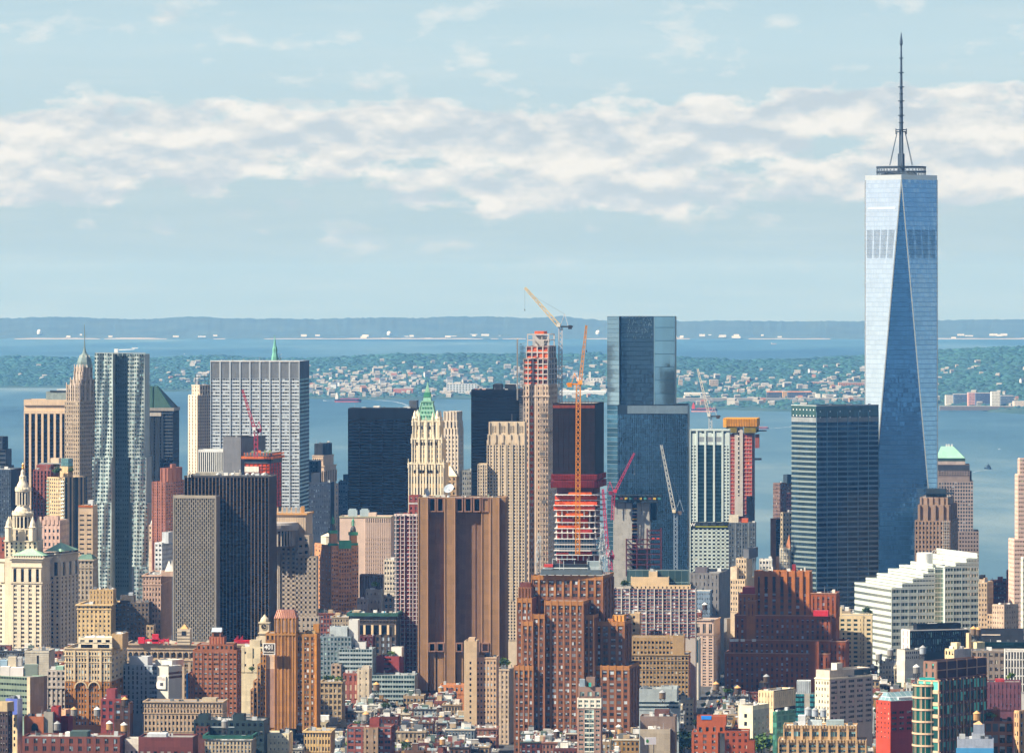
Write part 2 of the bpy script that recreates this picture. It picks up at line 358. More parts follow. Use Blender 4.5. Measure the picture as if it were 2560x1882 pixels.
    def bands(s,face,nz=None,zt=None,zb=None,fh=3.9,hf=.5,out=.25,gm=None,bm=None,h0=0,h1=None,mull=0,mw=.25,mm=None,mo=.3):
        """ribbon windows: glass strip per floor between proud bands"""
        L=s.face_len(face); h0=h0*L; h1=L if h1 is None else h1*L
        zt=s.z1-.5 if zt is None else s.zz(zt); zb=s.z0 if zb is None else s.zz(zb); zb=max(zb,s.z0+.2)
        nz=nz or round((zt-zb)/fh); ch=(zt-zb)/nz; bm=bm or s.mat
        for j in range(nz):
            z=zb+j*ch
            s.slab(face,h0,h1,z,z+ch*(1-hf),out,bm,'spandrel' if bm is not s.mat else None)
            if gm:
                m=s.b.new('window_band',gm); m.q([s.fp(face,h0,z+ch*(1-hf),.06),s.fp(face,h1,z+ch*(1-hf),.06),s.fp(face,h1,z+ch,.06),s.fp(face,h0,z+ch,.06)])
        if mull:
            n=max(1,round((h1-h0)/mull))
            for i in range(n+1):
                c=h0+(h1-h0)*i/n; s.slab(face,max(h0,c-mw/2),min(h1,c+mw/2),zb,zt,mo,mm or bm,'mullion')
        return s
    def piers(s,face,n,zt=None,zb=None,w=.6,out=.6,mat=None,part='pier',h0=0,h1=None):
        L=s.face_len(face); h0=h0*L; h1=L if h1 is None else h1*L
        zt=s.z1 if zt is None else s.zz(zt); zb=s.z0 if zb is None else s.zz(zb)
        for i in range(n+1):
            c=h0+(h1-h0)*i/n; s.slab(face,max(h0,c-w/2),min(h1,c+w/2),zb,zt,out,mat or s.mat,part)
        return s
    def glass(s,face,mat,zt=None,zb=None,h0=0,h1=None,out=.12,part='glass_facade'):
        L=s.face_len(face); h0=h0*L; h1=L if h1 is None else h1*L
        zt=s.z1-.3 if zt is None else s.zz(zt); zb=s.z0+.1 if zb is None else s.zz(zb)
        m=s.b.new(part,mat); m.q([s.fp(face,h0,zb,out),s.fp(face,h1,zb,out),s.fp(face,h1,zt,out),s.fp(face,h0,zt,out)]); return s
    def cornice(s,py,h=1.2,out=.9,mat=None,part='cornice',z=None):
        z=s.Zp(py) if z is None else z; m=s.b.mb(part,mat or s.mat); w,d=s.w,s.d
        m.box(s.fr,-w-out,out,-out,0,z,z+h,'flrtd'); m.box(s.fr,.0,out,0,d,z,z+h,'rtdb'); m.box(s.fr,-w-out,-w,0,d,z,z+h,'ltdb'); return s
    def on(s,u0,u1,v0,v1,h,mat,part='bulkhead',z=None):
        """a box standing on the roof, in fractions of the roof"""
        z=s.z1-1.0 if z is None else z; w,d=s.w,s.d
        (s.b.new if part in ('bulkhead','skylight','chiller','air_conditioner') else s.b.mb)(part,mat).box(s.fr,-w+u0*w,-w+u1*w,v0*d,v1*d,z,z+h); return s
    def gear(s,n,seed=0,hmax=3.0,mats=None,part='air_conditioner'):
        r=random.Random(seed+int(s.Y)); ms=mats or [W('b9bcbb'),W('6f7478'),W('d5d4cf'),W('4b4f52')]; z=s.z1-1.0
        for _ in range(n):
            a=r.uniform(.03,.9)*s.w; b=r.uniform(.05,.85)*s.d; w=r.uniform(.8,3.5); d=r.uniform(.8,3); h=r.uniform(.8,hmax)
            s.b.new(part,r.choice(ms)).box(s.fr,-s.w+a,-s.w+min(a+w,s.w-.6),b,min(b+d,s.d-.6),z,z+h)
        for _ in range(n//3):
            a=r.uniform(.05,.95)*s.w; b=r.uniform(.05,.5)*s.d; p=s.fr.P(-s.w+a,b,z); s.b.new('vent_pipe',W('9a9da0')).bar(p,(p[0],p[1],z+r.uniform(2,hmax+2)),.3)
        return s
# ---------------- ground, water, hills ----------------
def noise2(x,y,seed=0):
    """cheap smooth value noise for terrain"""
    xi=np.floor(x).astype(np.int64); yi=np.floor(y).astype(np.int64); fx=x-xi; fy=y-yi
    fx=fx*fx*(3-2*fx); fy=fy*fy*(3-2*fy)
    h=lambda a,b:(np.sin(a*127.1+b*311.7+seed*74.7)*43758.5453)%1.0
    return (h(xi,yi)*(1-fx)+h(xi+1,yi)*fx)*(1-fy)+(h(xi,yi+1)*(1-fx)+h(xi+1,yi+1)*fx)*fy
def fbm(x,y,seed=0,o=4):
    v=0;a=.5
    for i in range(o): v=v+a*noise2(x*2**i,y*2**i,seed+i*3); a*=.5
    return v
def sheet(name,pts,z,mat,kind='structure'):
    m=MB(); m.q([(x,y,z) for x,y in pts]); o=link(name,m.mesh(name,(0,0,0),mat)); tag(o,kind=kind); return o
def mat_ground():
    m,t,p=newmat('street_asphalt'); tc=t.n('ShaderNodeTexCoord')
    n=t.n('ShaderNodeTexNoise',i_Scale=.05,i_Detail=6,i_Roughness=.65); t.c(tc.outputs['Object'],n.inputs['Vector'])
    t.c(t.ramp(n.outputs[0],[(.3,(.030,.032,.036)),(.7,(.075,.076,.078))]),p.inputs['Base Color']); p.inputs['Roughness'].default_value=.9; return m
def mat_water():
    m,t,p=newmat('bay_water'); tc=t.n('ShaderNodeTexCoord')
    mp=t.n('ShaderNodeMapping'); mp.inputs['Scale'].default_value=(.00045,.00016,1); t.c(tc.outputs['Object'],mp.inputs[0])
    n=t.n('ShaderNodeTexNoise',i_Scale=1,i_Detail=7,i_Roughness=.55,i_Distortion=.6); t.c(mp.outputs[0],n.inputs['Vector'])
    mp2=t.n('ShaderNodeMapping'); mp2.inputs['Scale'].default_value=(.006,.0022,1); t.c(tc.outputs['Object'],mp2.inputs[0])
    n2=t.n('ShaderNodeTexNoise',i_Scale=1,i_Detail=5,i_Roughness=.6); t.c(mp2.outputs[0],n2.inputs['Vector'])
    spx=t.n('ShaderNodeSeparateXYZ'); t.c(tc.outputs['Object'],spx.inputs[0]); silt=t.math('MULTIPLY',t.math('MULTIPLY_ADD',spx.outputs[1],-1/5200,8800/5200,clamp=True),t.math('MULTIPLY_ADD',spx.outputs[0],1/900,-.1,clamp=True))  # shifts the water colour paler towards the near right
    f=t.math('ADD',t.math('MULTIPLY_ADD',n2.outputs[0],.42,t.math('MULTIPLY_ADD',n.outputs[0],1.6,-.50)),t.math('MULTIPLY',silt,.38))
    t.c(t.ramp(f,[(.28,(.024,.070,.108)),(.5,(.052,.120,.165)),(.66,(.085,.16,.20)),(.82,(.17,.235,.25))]),p.inputs['Base Color'])  # tone patches: current, plus cloud shadow and glitter put into the colour
    t.c(t.math('MULTIPLY_ADD',n.outputs[0],.3,.35),p.inputs['Roughness'])
    p.inputs['Specular IOR Level'].default_value=.22
    mp3=t.n('ShaderNodeMapping'); mp3.inputs['Scale'].default_value=(.03,.012,1); t.c(tc.outputs['Object'],mp3.inputs[0])
    w=t.n('ShaderNodeTexNoise',i_Scale=1,i_Detail=4,i_Roughness=.7); t.c(mp3.outputs[0],w.inputs['Vector'])
    b=t.n('ShaderNodeBump',i_Strength=.5,i_Distance=4.0); t.c(w.outputs[0],b.inputs['Height']); t.c(b.outputs[0],p.inputs['Normal'])
    return m
def mat_land():
    m,t,p=newmat('wooded_ground'); tc=t.n('ShaderNodeTexCoord')
    n=t.n('ShaderNodeTexNoise',i_Scale=.006,i_Detail=8,i_Roughness=.7); t.c(tc.outputs['Object'],n.inputs['Vector'])
    t.c(t.ramp(n.outputs[0],[(.3,(.012,.046,.050)),(.5,(.024,.070,.066)),(.68,(.05,.09,.08)),(.8,(.13,.15,.14))]),p.inputs['Base Color']); p.inputs['Roughness'].default_value=.95; return m
sheet('water',[(-34000,-7000),(34000,-7000),(34000,46000),(-34000,46000)],-2.5,mat_water())
sheet('ground',[(-6000,-6500),(6000,-6500),(6000,4000),(1900,5150),(760,5640),(200,5760),(-900,5700),(-6000,4800)],0,mat_ground())
def gridmesh(name,xs,ys,zf,mat,kind='structure'):
    gx,gy=np.meshgrid(xs,ys); return gridxy(name,gx,gy,zf(gx,gy),mat,kind)
def gridxy(name,gx,gy,gz,mat,kind='structure'):
    ny,nx=gx.shape; v=np.stack([gx,gy,gz],2).reshape(-1,3)
    i=np.arange((ny-1)*(nx-1)); r=i//(nx-1); c=i%(nx-1); a=r*nx+c
    f=np.stack([a,a+1,a+nx+1,a+nx],1)
    me=bpy.data.meshes.new(name); me.from_pydata(v.tolist(),[],f.tolist()); me.materials.append(mat)
    me.polygons.foreach_set('use_smooth',[True]*len(me.polygons))
    o=link(name,me); tag(o,kind=kind); return o
interp=lambda px,tab: np.interp(px,[a for a,b in tab],[b for a,b in tab])
# far ridge beyond the outer bay
YF=36500.0
RIDGE=[(-900,800),(0,796),(130,791),(300,797),(390,797),(440,792),(500,791),(560,796),(700,796),(800,797),(960,793),(1040,795),(1120,791),(1230,791),(1330,795),(1400,790),(1470,797),(1560,805),(1700,803),(1800,801),(1950,803),(2100,802),(2250,804),(2400,799),(2560,798),(3400,802)]
def ridge(px,row):
    crest=interp(px,RIDGE); top=H-(crest-HY)*(YF+1500)/F
    return top
pxs=np.linspace(-2600,5200,1300); rows=np.array([0,.02,.25,.55,1.0,1.6])
gp,gr=np.meshgrid(pxs,rows); gY=YF+gr*1500; gX=(gp-1280)/F*gY
prof=np.interp(gr,[0,.02,.25,.55,1.0,1.6],[-6,2,45,90,1,-6])
top=ridge(gp,gr)
prof2=np.interp(gr,[0,.02,.25,.55,1.0,1.6],[0,.03,.30,.62,1.0,.2])
gZ=top*prof2+(fbm(gp*.15,gr*5,3)-.5)*16*np.clip(gr*3,0,1)+(fbm(gp*.02,gr*3,9)-.5)*30*np.clip(gr*(1-gr)*3,0,1); gZ[0]=-4
def mat_ridge():
    m,t,p=newmat('distant_hill'); tc=t.n('ShaderNodeTexCoord'); n=t.n('ShaderNodeTexNoise',i_Scale=.004,i_Detail=6,i_Roughness=.65); t.c(tc.outputs['Object'],n.inputs['Vector'])
    t.c(t.ramp(n.outputs[0],[(.3,(.034,.062,.068)),(.7,(.064,.10,.096))]),p.inputs['Base Color']); p.inputs['Roughness'].default_value=.95; return m
gridxy('hills',gX,gY,gZ,mat_ridge())
# pale beach along the foot of the far ridge
bp=np.linspace(-2600,5200,800); bw=np.clip(fbm(bp*.012,bp*0,21)*3.2-1.1,0,1.2)
m=MB()
for i in range(len(bp)-1):
    if bw[i]<.25: continue
    a,b=bp[i],bp[i+1]; y0=YF-60; z=1+4.5*bw[i]
    m.q([((a-1280)/F*y0,y0,-2.4),((b-1280)/F*y0,y0,-2.4),((b-1280)/F*(y0+110),y0+110,z),((a-1280)/F*(y0+110),y0+110,z)])
tag(link('beach',m.mesh('beach',(0,0,0),W('a89f92',.1))),kind='structure')
# the near shore across the harbour: shoreline distance and crest height from left to right
SHORE=[(-900,17800),(0,17900),(170,17900),(420,17200),(540,17400),(760,16100),(900,15900),(1180,16000),(1500,15600),(1720,14700),(1980,14300),(2200,14500),(2350,15000),(2480,14300),(2560,14050),(3400,13500)]
CREST=[(-900,70),(0,50),(200,44),(330,46),(420,52),(520,58),(700,56),(770,62),(880,72),(1000,80),(1130,82),(1280,86),(1450,86),(1600,88),(1750,82),(1850,78),(2000,84),(2150,92),(2280,100),(2400,118),(2560,132),(3400,140)]
def shoreY(px): return interp(px,SHORE)
def landz(px,Y):
    """terrain height of the shore, for a photo column and a distance"""
    d=(Y-shoreY(px))/5200.0; c=interp(px,CREST)
    rise=np.interp(d,[-.02,0,.03,.14,.45,.8,1.0,1.25],[-6,1,4,9,.55*0+28,52,60,20])/60.0
    return np.where(d<0,-6,np.maximum(1.5,rise*(c-12)))+(fbm(px*.012,Y*.0011,5)-.47)*14*np.clip(d*5,0,1)
pxs=np.linspace(-2600,5200,1000); ds=np.array([-.02,0,.01,.03,.07,.14,.22,.3,.38,.46,.55,.65,.75,.85,.95,1.05,1.2])
gp,gd=np.meshgrid(pxs,ds); gY=shoreY(gp)+gd*5200; gX=(gp-1280)/F*gY
gridxy('shore_land',gX,gY,landz(gp,gY),mat_land())
# ---------------- woods on the far shore: one uncountable mass of crowns ----------------
def crowns(name,n,fn,mat,seed):
    rs=np.random.RandomState(seed)
    # rough 14-vertex blob
    ph=np.arange(6)*math.pi/3
    base=[(0,0,1.0)]+[(.78*math.cos(a),.78*math.sin(a),.62) for a in ph]+[(1.0*math.cos(a+.5),1.0*math.sin(a+.5),.05) for a in ph]
    base=np.array(base); fc=[(0,1+k,1+(k+1)%6) for k in range(6)]
    for k in range(6): fc+= [(1+k,7+k,1+(k+1)%6),(7+k,7+(k+1)%6,1+(k+1)%6)]
    fc=np.array(fc)
    px,Y,z,r,h=fn(rs,n); k=len(px); x=(px-1280)/F*Y
    v=base[None]*(1+rs.uniform(-.22,.22,(k,13,3)))*np.stack([r,r,h],1)[:,None,:]+np.stack([x,Y,z],1)[:,None,:]
    f=(fc[None]+(np.arange(k)*13)[:,None,None]).reshape(-1,3)
    me=bpy.data.meshes.new(name); me.vertices.add(k*13); me.vertices.foreach_set('co',v.astype(np.float32).ravel())
    me.loops.add(len(f)*3); me.loops.foreach_set('vertex_index',f.astype(np.int32).ravel())
    me.polygons.add(len(f)); me.polygons.foreach_set('loop_start',np.arange(0,len(f)*3,3,dtype=np.int32)); me.update(calc_edges=True)
    me.polygons.foreach_set('use_smooth',[True]*len(f)); me.materials.append(mat); at=me.attributes.new('bl','FLOAT','FACE')
    at.data.foreach_set('value',np.repeat(rs.uniform(0,1,k),18).astype(np.float32))
    o=link(name,me); tag(o,'dense dark green woods covering the low hills across the harbour','woods',kind='stuff'); return o
HOUSES=[(700,965),(760,970),(900,955),(960,968),(1000,950),(1050,960),(1100,945),(1150,940),(1220,935),(1330,900)]
def townness(px,d):
    """0..1: how built-up the shore is"""
    a=np.interp(px,[-900,60,330,500,620,800,1250,1500,1700,1900,2150,2300,2560,3400],[.0,.02,.06,.2,.6,1,.95,.55,.5,.55,.5,.22,.18,.1])
    return a*np.interp(d,[0,.05,.15,.45,.62,.9],[.5,.7,1,.85,.2,.03])
def wood_fn(rs,n):
    px=rs.uniform(-900,3460,n); d=rs.beta(1.1,1.3,n)*1.02+.012; Y=shoreY(px)+d*5200
    keep=(rs.uniform(0,1,n)>townness(px,d)*.70*(fbm(px*.02,d*30,31)>.40)); px,Y,d=px[keep],Y[keep],d[keep]
    k=len(px); r=rs.uniform(7,22,k)*np.interp(d,[0,.1,1],[.55,.8,1.25]); h=rs.uniform(4,10,k)*np.interp(d,[0,.12,1],[.6,.9,1.15])
    return px,Y,landz(px,Y)-1,r,h
crowns('woodland',48000,wood_fn,LEAF('20474a',.4),4)
# ---------------- houses and larger buildings across the harbour ----------------
def house_mesh(col,roof,w,d,h,rh):
    fr=Fr(0,0,0); m=MB(); m.box(fr,-w/2,w/2,-d/2,d/2,-6,h,'fblr')
    for s in (-1,1): m.q([fr.P(s*w/2,-d/2,h),fr.P(s*w/2,d/2,h),fr.P(s*w/2,0,h+rh)])
    return m,W(col,.08)
def make_house(col,roof,w,d,h,rh):
    m,mt=house_mesh(col,roof,w,d,h,rh); root=link('house',None); fr=Fr(0,0,0)
    link('wall',m.mesh('wall',(0,0,0),mt),root)
    r=MB(); e=.5
    r.q([fr.P(-w/2-e,-d/2-e,h-.3),fr.P(w/2+e,-d/2-e,h-.3),fr.P(w/2+e,0,h+rh+.1),fr.P(-w/2-e,0,h+rh+.1)])
    r.q([fr.P(w/2+e,d/2+e,h-.3),fr.P(-w/2-e,d/2+e,h-.3),fr.P(-w/2-e,0,h+rh+.1),fr.P(w/2+e,0,h+rh+.1)])
    link('roof',r.mesh('roof',(0,0,0),W(roof,.1)),root); return root
protos=[(make_house('a5a29a','7c7a78',13,11,8,4),'small white house under a grey gable roof among trees on the far shore','white houses on the far shore'),
        (make_house('aaa79f','98958e',20,12,9,3),'wide white house under a pale roof among trees on the far shore','pale roofed houses on the far shore'),
        (make_house('a58f7c','8d6250',14,12,8,5),'small tan house under a red tile roof among trees on the far shore','red roofed houses on the far shore'),
        (make_house('b9bcbd','5d646b',16,11,10,5),'grey house under a dark slate roof among trees on the far shore','slate roofed houses on the far shore')]
first=[True]*4; hr=np.random.RandomState(12); n=0; tries=0
while n<285 and tries<9000:
    tries+=1; px=hr.uniform(-30,2590); d=hr.uniform(.015,.75)
    if hr.uniform()>townness(np.array(px),d): continue
    if fbm(np.array(px*.02),np.array(d*30),31)<.38: continue
    Y=float(shoreY(px)+d*5200); z=float(landz(np.array(px),np.array(Y))); k=int(hr.choice(4,p=[.42,.3,.14,.14])); o,lb,g=protos[k]
    loc=(X(px,Y),Y,z+hr.uniform(1,6)); sc=float(hr.uniform(.6,1.25)); rz=float(hr.uniform(-.6,.6))
    if first[k]: first[k]=False; o.location=loc; o.rotation_euler=(0,0,rz); o.scale=(sc,)*3; tag(o,lb,'house',g)
    else: copytree(o,loc,None,rz,sc)
    n+=1
far2=MB(); n=0; tries=0
while n<620 and tries<20000:
    tries+=1; px=hr.uniform(-60,2620); d=hr.uniform(.01,.8)
    if hr.uniform()>townness(np.array(px),d) or fbm(np.array(px*.02),np.array(d*30),31)<.40: continue
    Y=float(shoreY(px)+d*5200); z=float(landz(np.array(px),np.array(Y)))+hr.uniform(0,4); w=hr.uniform(4,10); dd=hr.uniform(4,7); h=hr.uniform(5,9); fr=Fr(X(px,Y),Y,hr.uniform(-.6,.6)); n+=1
    far2.box(fr,-w,w,-dd,dd,z-5,z+h,'fblr'); far2.frus(fr,(-w,w,-dd,dd),z+h,(-w,w,-.1,.1),z+h+3)
tag(link('house',far2.mesh('house',(0,0,0),W('98958e',.16))),'scattered tiny pale houses sunk among the trees of the far shore','house',kind='stuff')
def shorebox(name,label,cat,px0,px1,py0,py1,col,depth=60,win=None,roof=None,rot=0,z0=-3,cap=40):
    """a long or tall building on the shore, its foot at photo row py1"""
    pm=(px0+px1)/2; Y=float(shoreY(pm))+40
    for _ in range(75):
        zf=float(landz(np.array(pm),np.array(Y))); 
        if zf>=Z(py1,Y)-1: break
        Y+=60
    b=Bld(name,label,cat,Y,a=rot,cap=cap); k=b.blk(px0,px1,py0,W(col,.1),d=depth,base=0,par=0,z1=max(Z(py0,Y),8))
    b.mb('roof',W(roof or 'a8a29b',.1)).box(k.fr,-k.w+.5,-.5,.5,depth-.5,k.z1,k.z1+1.2)
    if win: k.fac('L',win[0],win[1],zb=Z(py1,Y)+2,po=0,so=0,wf=.55,hf=.5,wm=WIN('3a4650'),wt='dark')
    b.done(); return b
shorebox('apartment_slab','long pale ten storey slab building on the far shore beside the green spire','apartment',1116,1193,960,984,'cfd3d2',40,(10,5))
shorebox('warehouse','low pinkish red shed building on the waterline near the big slab','warehouse',983,1032,972,984,'b5735f',60)
shorebox('hospital','white blocky building group with red base on the wooded shore left of the glass tower','hospital',1467,1508,946,958,'e3ded3',50,(5,2))
shorebox('chimney_tower','white square chimney like tower with a red base on the far shore','tower',1472,1477,930,948,'e6ded6',9)
shorebox('ferry_shed','long white roofed pier shed on the far waterline behind the construction hoist','shed',1396,1515,978,988,'d8dad8',80,None,'e2e4e2')
shorebox('warehouse','long cream pier warehouse on the far waterline behind the red tanker','warehouse',1712,1772,983,992,'d9d0c0',70,None,'d8d4cb')
shorebox('school','beige stepped brick school on the wooded slope above the cream warehouse','school',1775,1796,950,965,'b9a489',50,(6,3))
shorebox('apartment_block','tan brick apartment block beside the school on the far slope','apartment',1697,1707,950,966,'c0ab92',30,(3,4))
shorebox('smokestack','thin tall grey chimney standing alone on the far wooded slope','chimney',1823,1827,942,961,'b7a79a',6)
shorebox('warehouse','long brown brick warehouse with orange roof line on the far quay','warehouse',1918,1956,980,1000,'5d6066',60,(10,2),'e0935a')
shorebox('customs_house','yellow fronted narrow building between the brown warehouses on the far quay','office',1957,1969,979,995,'e0b274',50,(3,3))
shorebox('warehouse','second long brown warehouse with orange roof right of the yellow front','warehouse',1970,2030,980,997,'5b5d66',60,(14,2),'e0935a')
shorebox('storage_tank','white round looking storage block on the quay left of the tallest tower','tank',2040,2051,985,998,'e8e4d8',30)
shorebox('storage_tank','smaller white storage block on the quay near the tallest tower','tank',2058,2066,988,998,'e8e4d8',26)
shorebox('brick_housing','row of brown brick housing blocks on the slope above the quay','housing',2017,2085,955,961,'b78f74',40,(16,2))
shorebox('brick_housing','reddish brick housing blocks on the slope close to the tallest tower','housing',2097,2164,957,966,'b98468',40,(16,2))
shorebox('apartment_block','cream apartment block with dark side on the quay right of the tallest tower','apartment',2365,2384,989,1011,'dcd2c2',40,(6,7))
shorebox('apartment_block','dark blue grey block between cream and pink blocks on the far quay','apartment',2385,2419,986,1010,'5d6c80',50,(10,6))
shorebox('apartment_block','pink and white tower block on the far quay','apartment',2421,2439,982,1016,'cf9b90',40,(5,8))
shorebox('apartment_block','wide dark brick block behind the pink tower block','apartment',2440,2478,983,1012,'566078',50,(12,7))
shorebox('apartment_tower','white twin topped tower block on the far quay, brightest of its row','apartment',2479,2500,980,1016,'e6dfcf',40,(6,9))
shorebox('apartment_block','low grey blue block right of the white tower block on the far quay','apartment',2501,2535,990,1012,'68788a',50,(10,5))
shorebox('warehouse','low pale shed at the right end of the far quay','warehouse',2536,2600,1004,1016,'c3b6a8',60)
shorebox('quay','long grey quay wall with clutter along the far waterline at right','quay',2350,2620,1016,1026,'6f6a66',25)
shorebox('quay','long pale quay wall along the far waterline behind the red tanker','quay',1690,2160,996,1004,'8d8c8a',25)
for (px,py,h,lb) in ((98,846,30,'white water tower on the beach of the farthest shore'),(973,846,24,'small white water tower on the farthest shore above the green spire'),(1495,845,26,'white water tower on the farthest shore left of the glass tower')):
    Y=YF+200; b=MB(); z0=Z(py,Y); x=X(px,Y); b.lathe((x,Y),[(4,z0-20),(4,z0+h*.8),(14,z0+h),(16,z0+h*1.5),(12,z0+h*1.9),(2,z0+h*2.1)],10)
    root=link('water_tower',None,None,(x,Y,0)); tag(root,lb,'water tower'); link('tank',b.mesh('tank',(x,Y,0),W('e4e4e0',.05)),root)
far=MB(); far.box(Fr(0,0,0),-14,14,-10,10,-4,16); far_me=far.mesh('far_building',(0,0,0),W('e6e2d6',.05)); fr2=np.random.RandomState(5)
for i in range(46):
    px=float(fr2.choice([fr2.uniform(60,560),fr2.uniform(700,1300),fr2.uniform(1680,1960),fr2.uniform(2300,2540)])); Y=YF+fr2.uniform(5,260)
    o=link('shore_building',far_me,None,(X(px,Y),Y,float(fr2.uniform(4,22)))); o.scale=(float(fr2.uniform(.5,2.0)),1,float(fr2.uniform(.4,.8)))
    tag(o,'tiny white building along the foot of the farthest hills','building','white buildings on the farthest shore')
# ---------------- ships ----------------
def ship(label,px,py,L,hull,boot,deck,house,kind='tanker',rev=False,part=None):
    Y=H*F/(py-HY); x=X(px,Y); root=link({'tanker':'tanker_ship','tug':'tug_boat','barge':'barge','launch':'motor_launch'}[kind],None,None,(x,Y,-2.5)); tag(root,label,{'tanker':'ship','tug':'boat','barge':'barge','launch':'boat'}[kind])
    sg=-1 if rev else 1; fr=Fr(0,0,R(78 if kind=='tug' else 8)); Bm=L*(.30 if kind=='tug' else .15); hh=L*.11
    def hullm(z0,z1,f0,f1,m):
        st=[(-.5,.8),(-.42,1),(.3,1),(.42,.7),(.5,.05)]
        for (a,wa),(b,wb) in zip(st,st[1:]):
            A,B=sg*a*L,sg*b*L; m.q([fr.P(A*f0,-Bm/2*wa,z0),fr.P(B*f0,-Bm/2*wb,z0),fr.P(B*f1,-Bm/2*wb,z1),fr.P(A*f1,-Bm/2*wa,z1)]); m.q([fr.P(A*f0,Bm/2*wa,z0),fr.P(B*f0,Bm/2*wb,z0),fr.P(B*f1,Bm/2*wb,z1),fr.P(A*f1,Bm/2*wa,z1)])
            m.q([fr.P(A*f1,-Bm/2*wa,z1),fr.P(B*f1,-Bm/2*wb,z1),fr.P(B*f1,Bm/2*wb,z1),fr.P(A*f1,Bm/2*wa,z1)])
        m.q([fr.P(sg*-.5*L*f0,-Bm*.4,z0),fr.P(sg*-.5*L*f0,Bm*.4,z0),fr.P(sg*-.5*L*f1,Bm*.4,z1),fr.P(sg*-.5*L*f1,-Bm*.4,z1)])
    m=MB(); hullm(hh*.38,hh,.985,1.0,m); link('hull',m.mesh('hull',(0,0,0),W(hull,.1)),root)
    m=MB(); hullm(-.5,hh*.39,.97,.985,m); link('boot_topping',m.mesh('boot_topping',(0,0,0),W(boot,.1)),root)
    m=MB(); a,b=sorted((sg*-.47*L,sg*-.36*L))
    if kind=='tug': a,b=sorted((sg*-.15*L,sg*.2*L))
    m.box(fr,a,b,-Bm*.42,Bm*.42,hh,hh+L*.11); m.box(fr,a+(b-a)*.15,b-(b-a)*.1,-Bm*.35,Bm*.35,hh+L*.11,hh+L*.17); m.box(fr,a+(b-a)*.3,b-(b-a)*.3,-Bm*.1,Bm*.1,hh+L*.17,hh+L*.23)
    if kind!='barge': link('bridge',m.mesh('bridge',(0,0,0),W(house,.1)),root)
    m=MB()
    if kind=='tanker':
        m.box(fr,-L*.3,L*.4,-Bm*.3,Bm*.3,hh,hh+L*.028); m.box(fr,-L*.02,L*.02,-Bm*.4,Bm*.4,hh,hh+L*.03)
        for q in (-.2,.02,.22,.42): p=fr.P(sg*q*L,0,hh); m.bar(p,(p[0],p[1],hh+L*.12),L*.009)
    elif kind=='barge': m.box(fr,-L*.4,L*.4,-Bm*.4,Bm*.4,hh,hh+L*.05)
    else: p=fr.P(0,0,hh); m.bar(p,(p[0],p[1],hh+L*.42),L*.02)
    link('deck_gear',m.mesh('deck_gear',(0,0,0),W(deck,.1)),root); return root
def wake(pts,w0,w1,name='wake'):
    m=MB(); n=len(pts)
    for i in range(n-1):
        (pa,qa),(pb,qb)=pts[i],pts[i+1]; Ya,Yb=H*F/(qa-HY),H*F/(qb-HY); xa,xb=X(pa,Ya),X(pb,Yb); wa=w0+(w1-w0)*i/(n-1); wb=w0+(w1-w0)*(i+1)/(n-1)
        m.q([(xa,Ya-wa,-2.2),(xb,Yb-wb,-2.2),(xb,Yb+wb,-2.2),(xa,Ya+wa,-2.2)])
    mt=_mats.get('wake')
    if not mt:
        mt,t,p=newmat('wake_foam'); tc=t.n('ShaderNodeTexCoord'); nz=t.n('ShaderNodeTexNoise',i_Scale=.03,i_Detail=4); t.c(tc.outputs['Object'],nz.inputs['Vector'])
        t.c(t.ramp(nz.outputs[0],[(.35,(.12,.2,.25)),(.6,(.75,.8,.82))]),p.inputs['Base Color']); _mats['wake']=mt
    tag(link(name,m.mesh(name,(0,0,0),mt)),'streak of white foam trailing on the blue water','wake',kind='stuff')
ship('red and black tanker with white bridge at its left end anchored off the far shore',869,1001,270/13.2,'2b3550','b5604f','b05a55','d9d2c8') if 0 else None
ship('dark blue tanker with red deck and white bridge anchored off the left part of the shore',869,1000,1100,'2c3a56','a8584c','a2484a','ddd6cc') if 0 else None
ship('dark blue tanker with red deck and white aft bridge anchored off the far shore',870,1003,68*H/(1003-HY)*1.0,'2c3650','a8524a','9c3b40','ddd6cc')
ship('orange red tanker with pale pink waterline anchored right of the glass tower',1761,1027,66*H/(1027-HY),'34405c','d08d80','b8483f','c8473c')
ship('small ship with orange and white cargo behind the amber construction crown',1905,1069,34*H/(1069-HY),'3c4660','a85a48','d8744a','e8e0d8')
ship('dark low workboat with white superstructure near the far quay',1938,1009,30*H/(1009-HY),'2b3a48','7c8890','d5d8d8','dcdcd8','barge')
ship('pale flat barge moored near the far quay',1983,1007,30*H/(1007-HY),'9aa0a4','7b8288','dcdcd8','dcdcd8','barge')
ship('dark tug boat with tall mast seen from astern heading out, in the river at right',2470,1169,36*H/(1169-HY),'20303c','2c3c48','3c4c58','4c6070','tug')
ship('tiny white motor launch trailing a long curved wake',926,997,9*H/(997-HY),'e8e8e4','c8ccd0','e8e8e4','f0f0ec','launch')
ship('small white motor yacht on the harbour left of the cream gothic tower',812,1000,8*H/(1000-HY),'e0e0dc','b0b4b8','e0e0dc','f0f0ec','launch')
ship('tiny sailing boat far out on the outer bay near the grid slab',461,884,5*H/(884-HY),'e8e8e4','c0c4c8','f0f0ec','f0f0ec','tug')
ship('tiny distant ship on the outer bay right of the glass tower',1935,860,14*H/(860-HY),'8a7a78','7a6a68','c8c0b8','e8e0d8','tanker')
ship('small pale boat on the river near the right edge',2498,1180-60,6*H/(1120-HY),'d8d8d4','b0b4b8','e0e0dc','f0f0ec','launch')
wake([(930,998),(955,999),(980,1001),(1005,1006),(1020,1012)],9,26); wake([(1922,1069),(1950,1067),(1985,1063)],6,9); wake([(815,1000),(840,1001)],5,7)
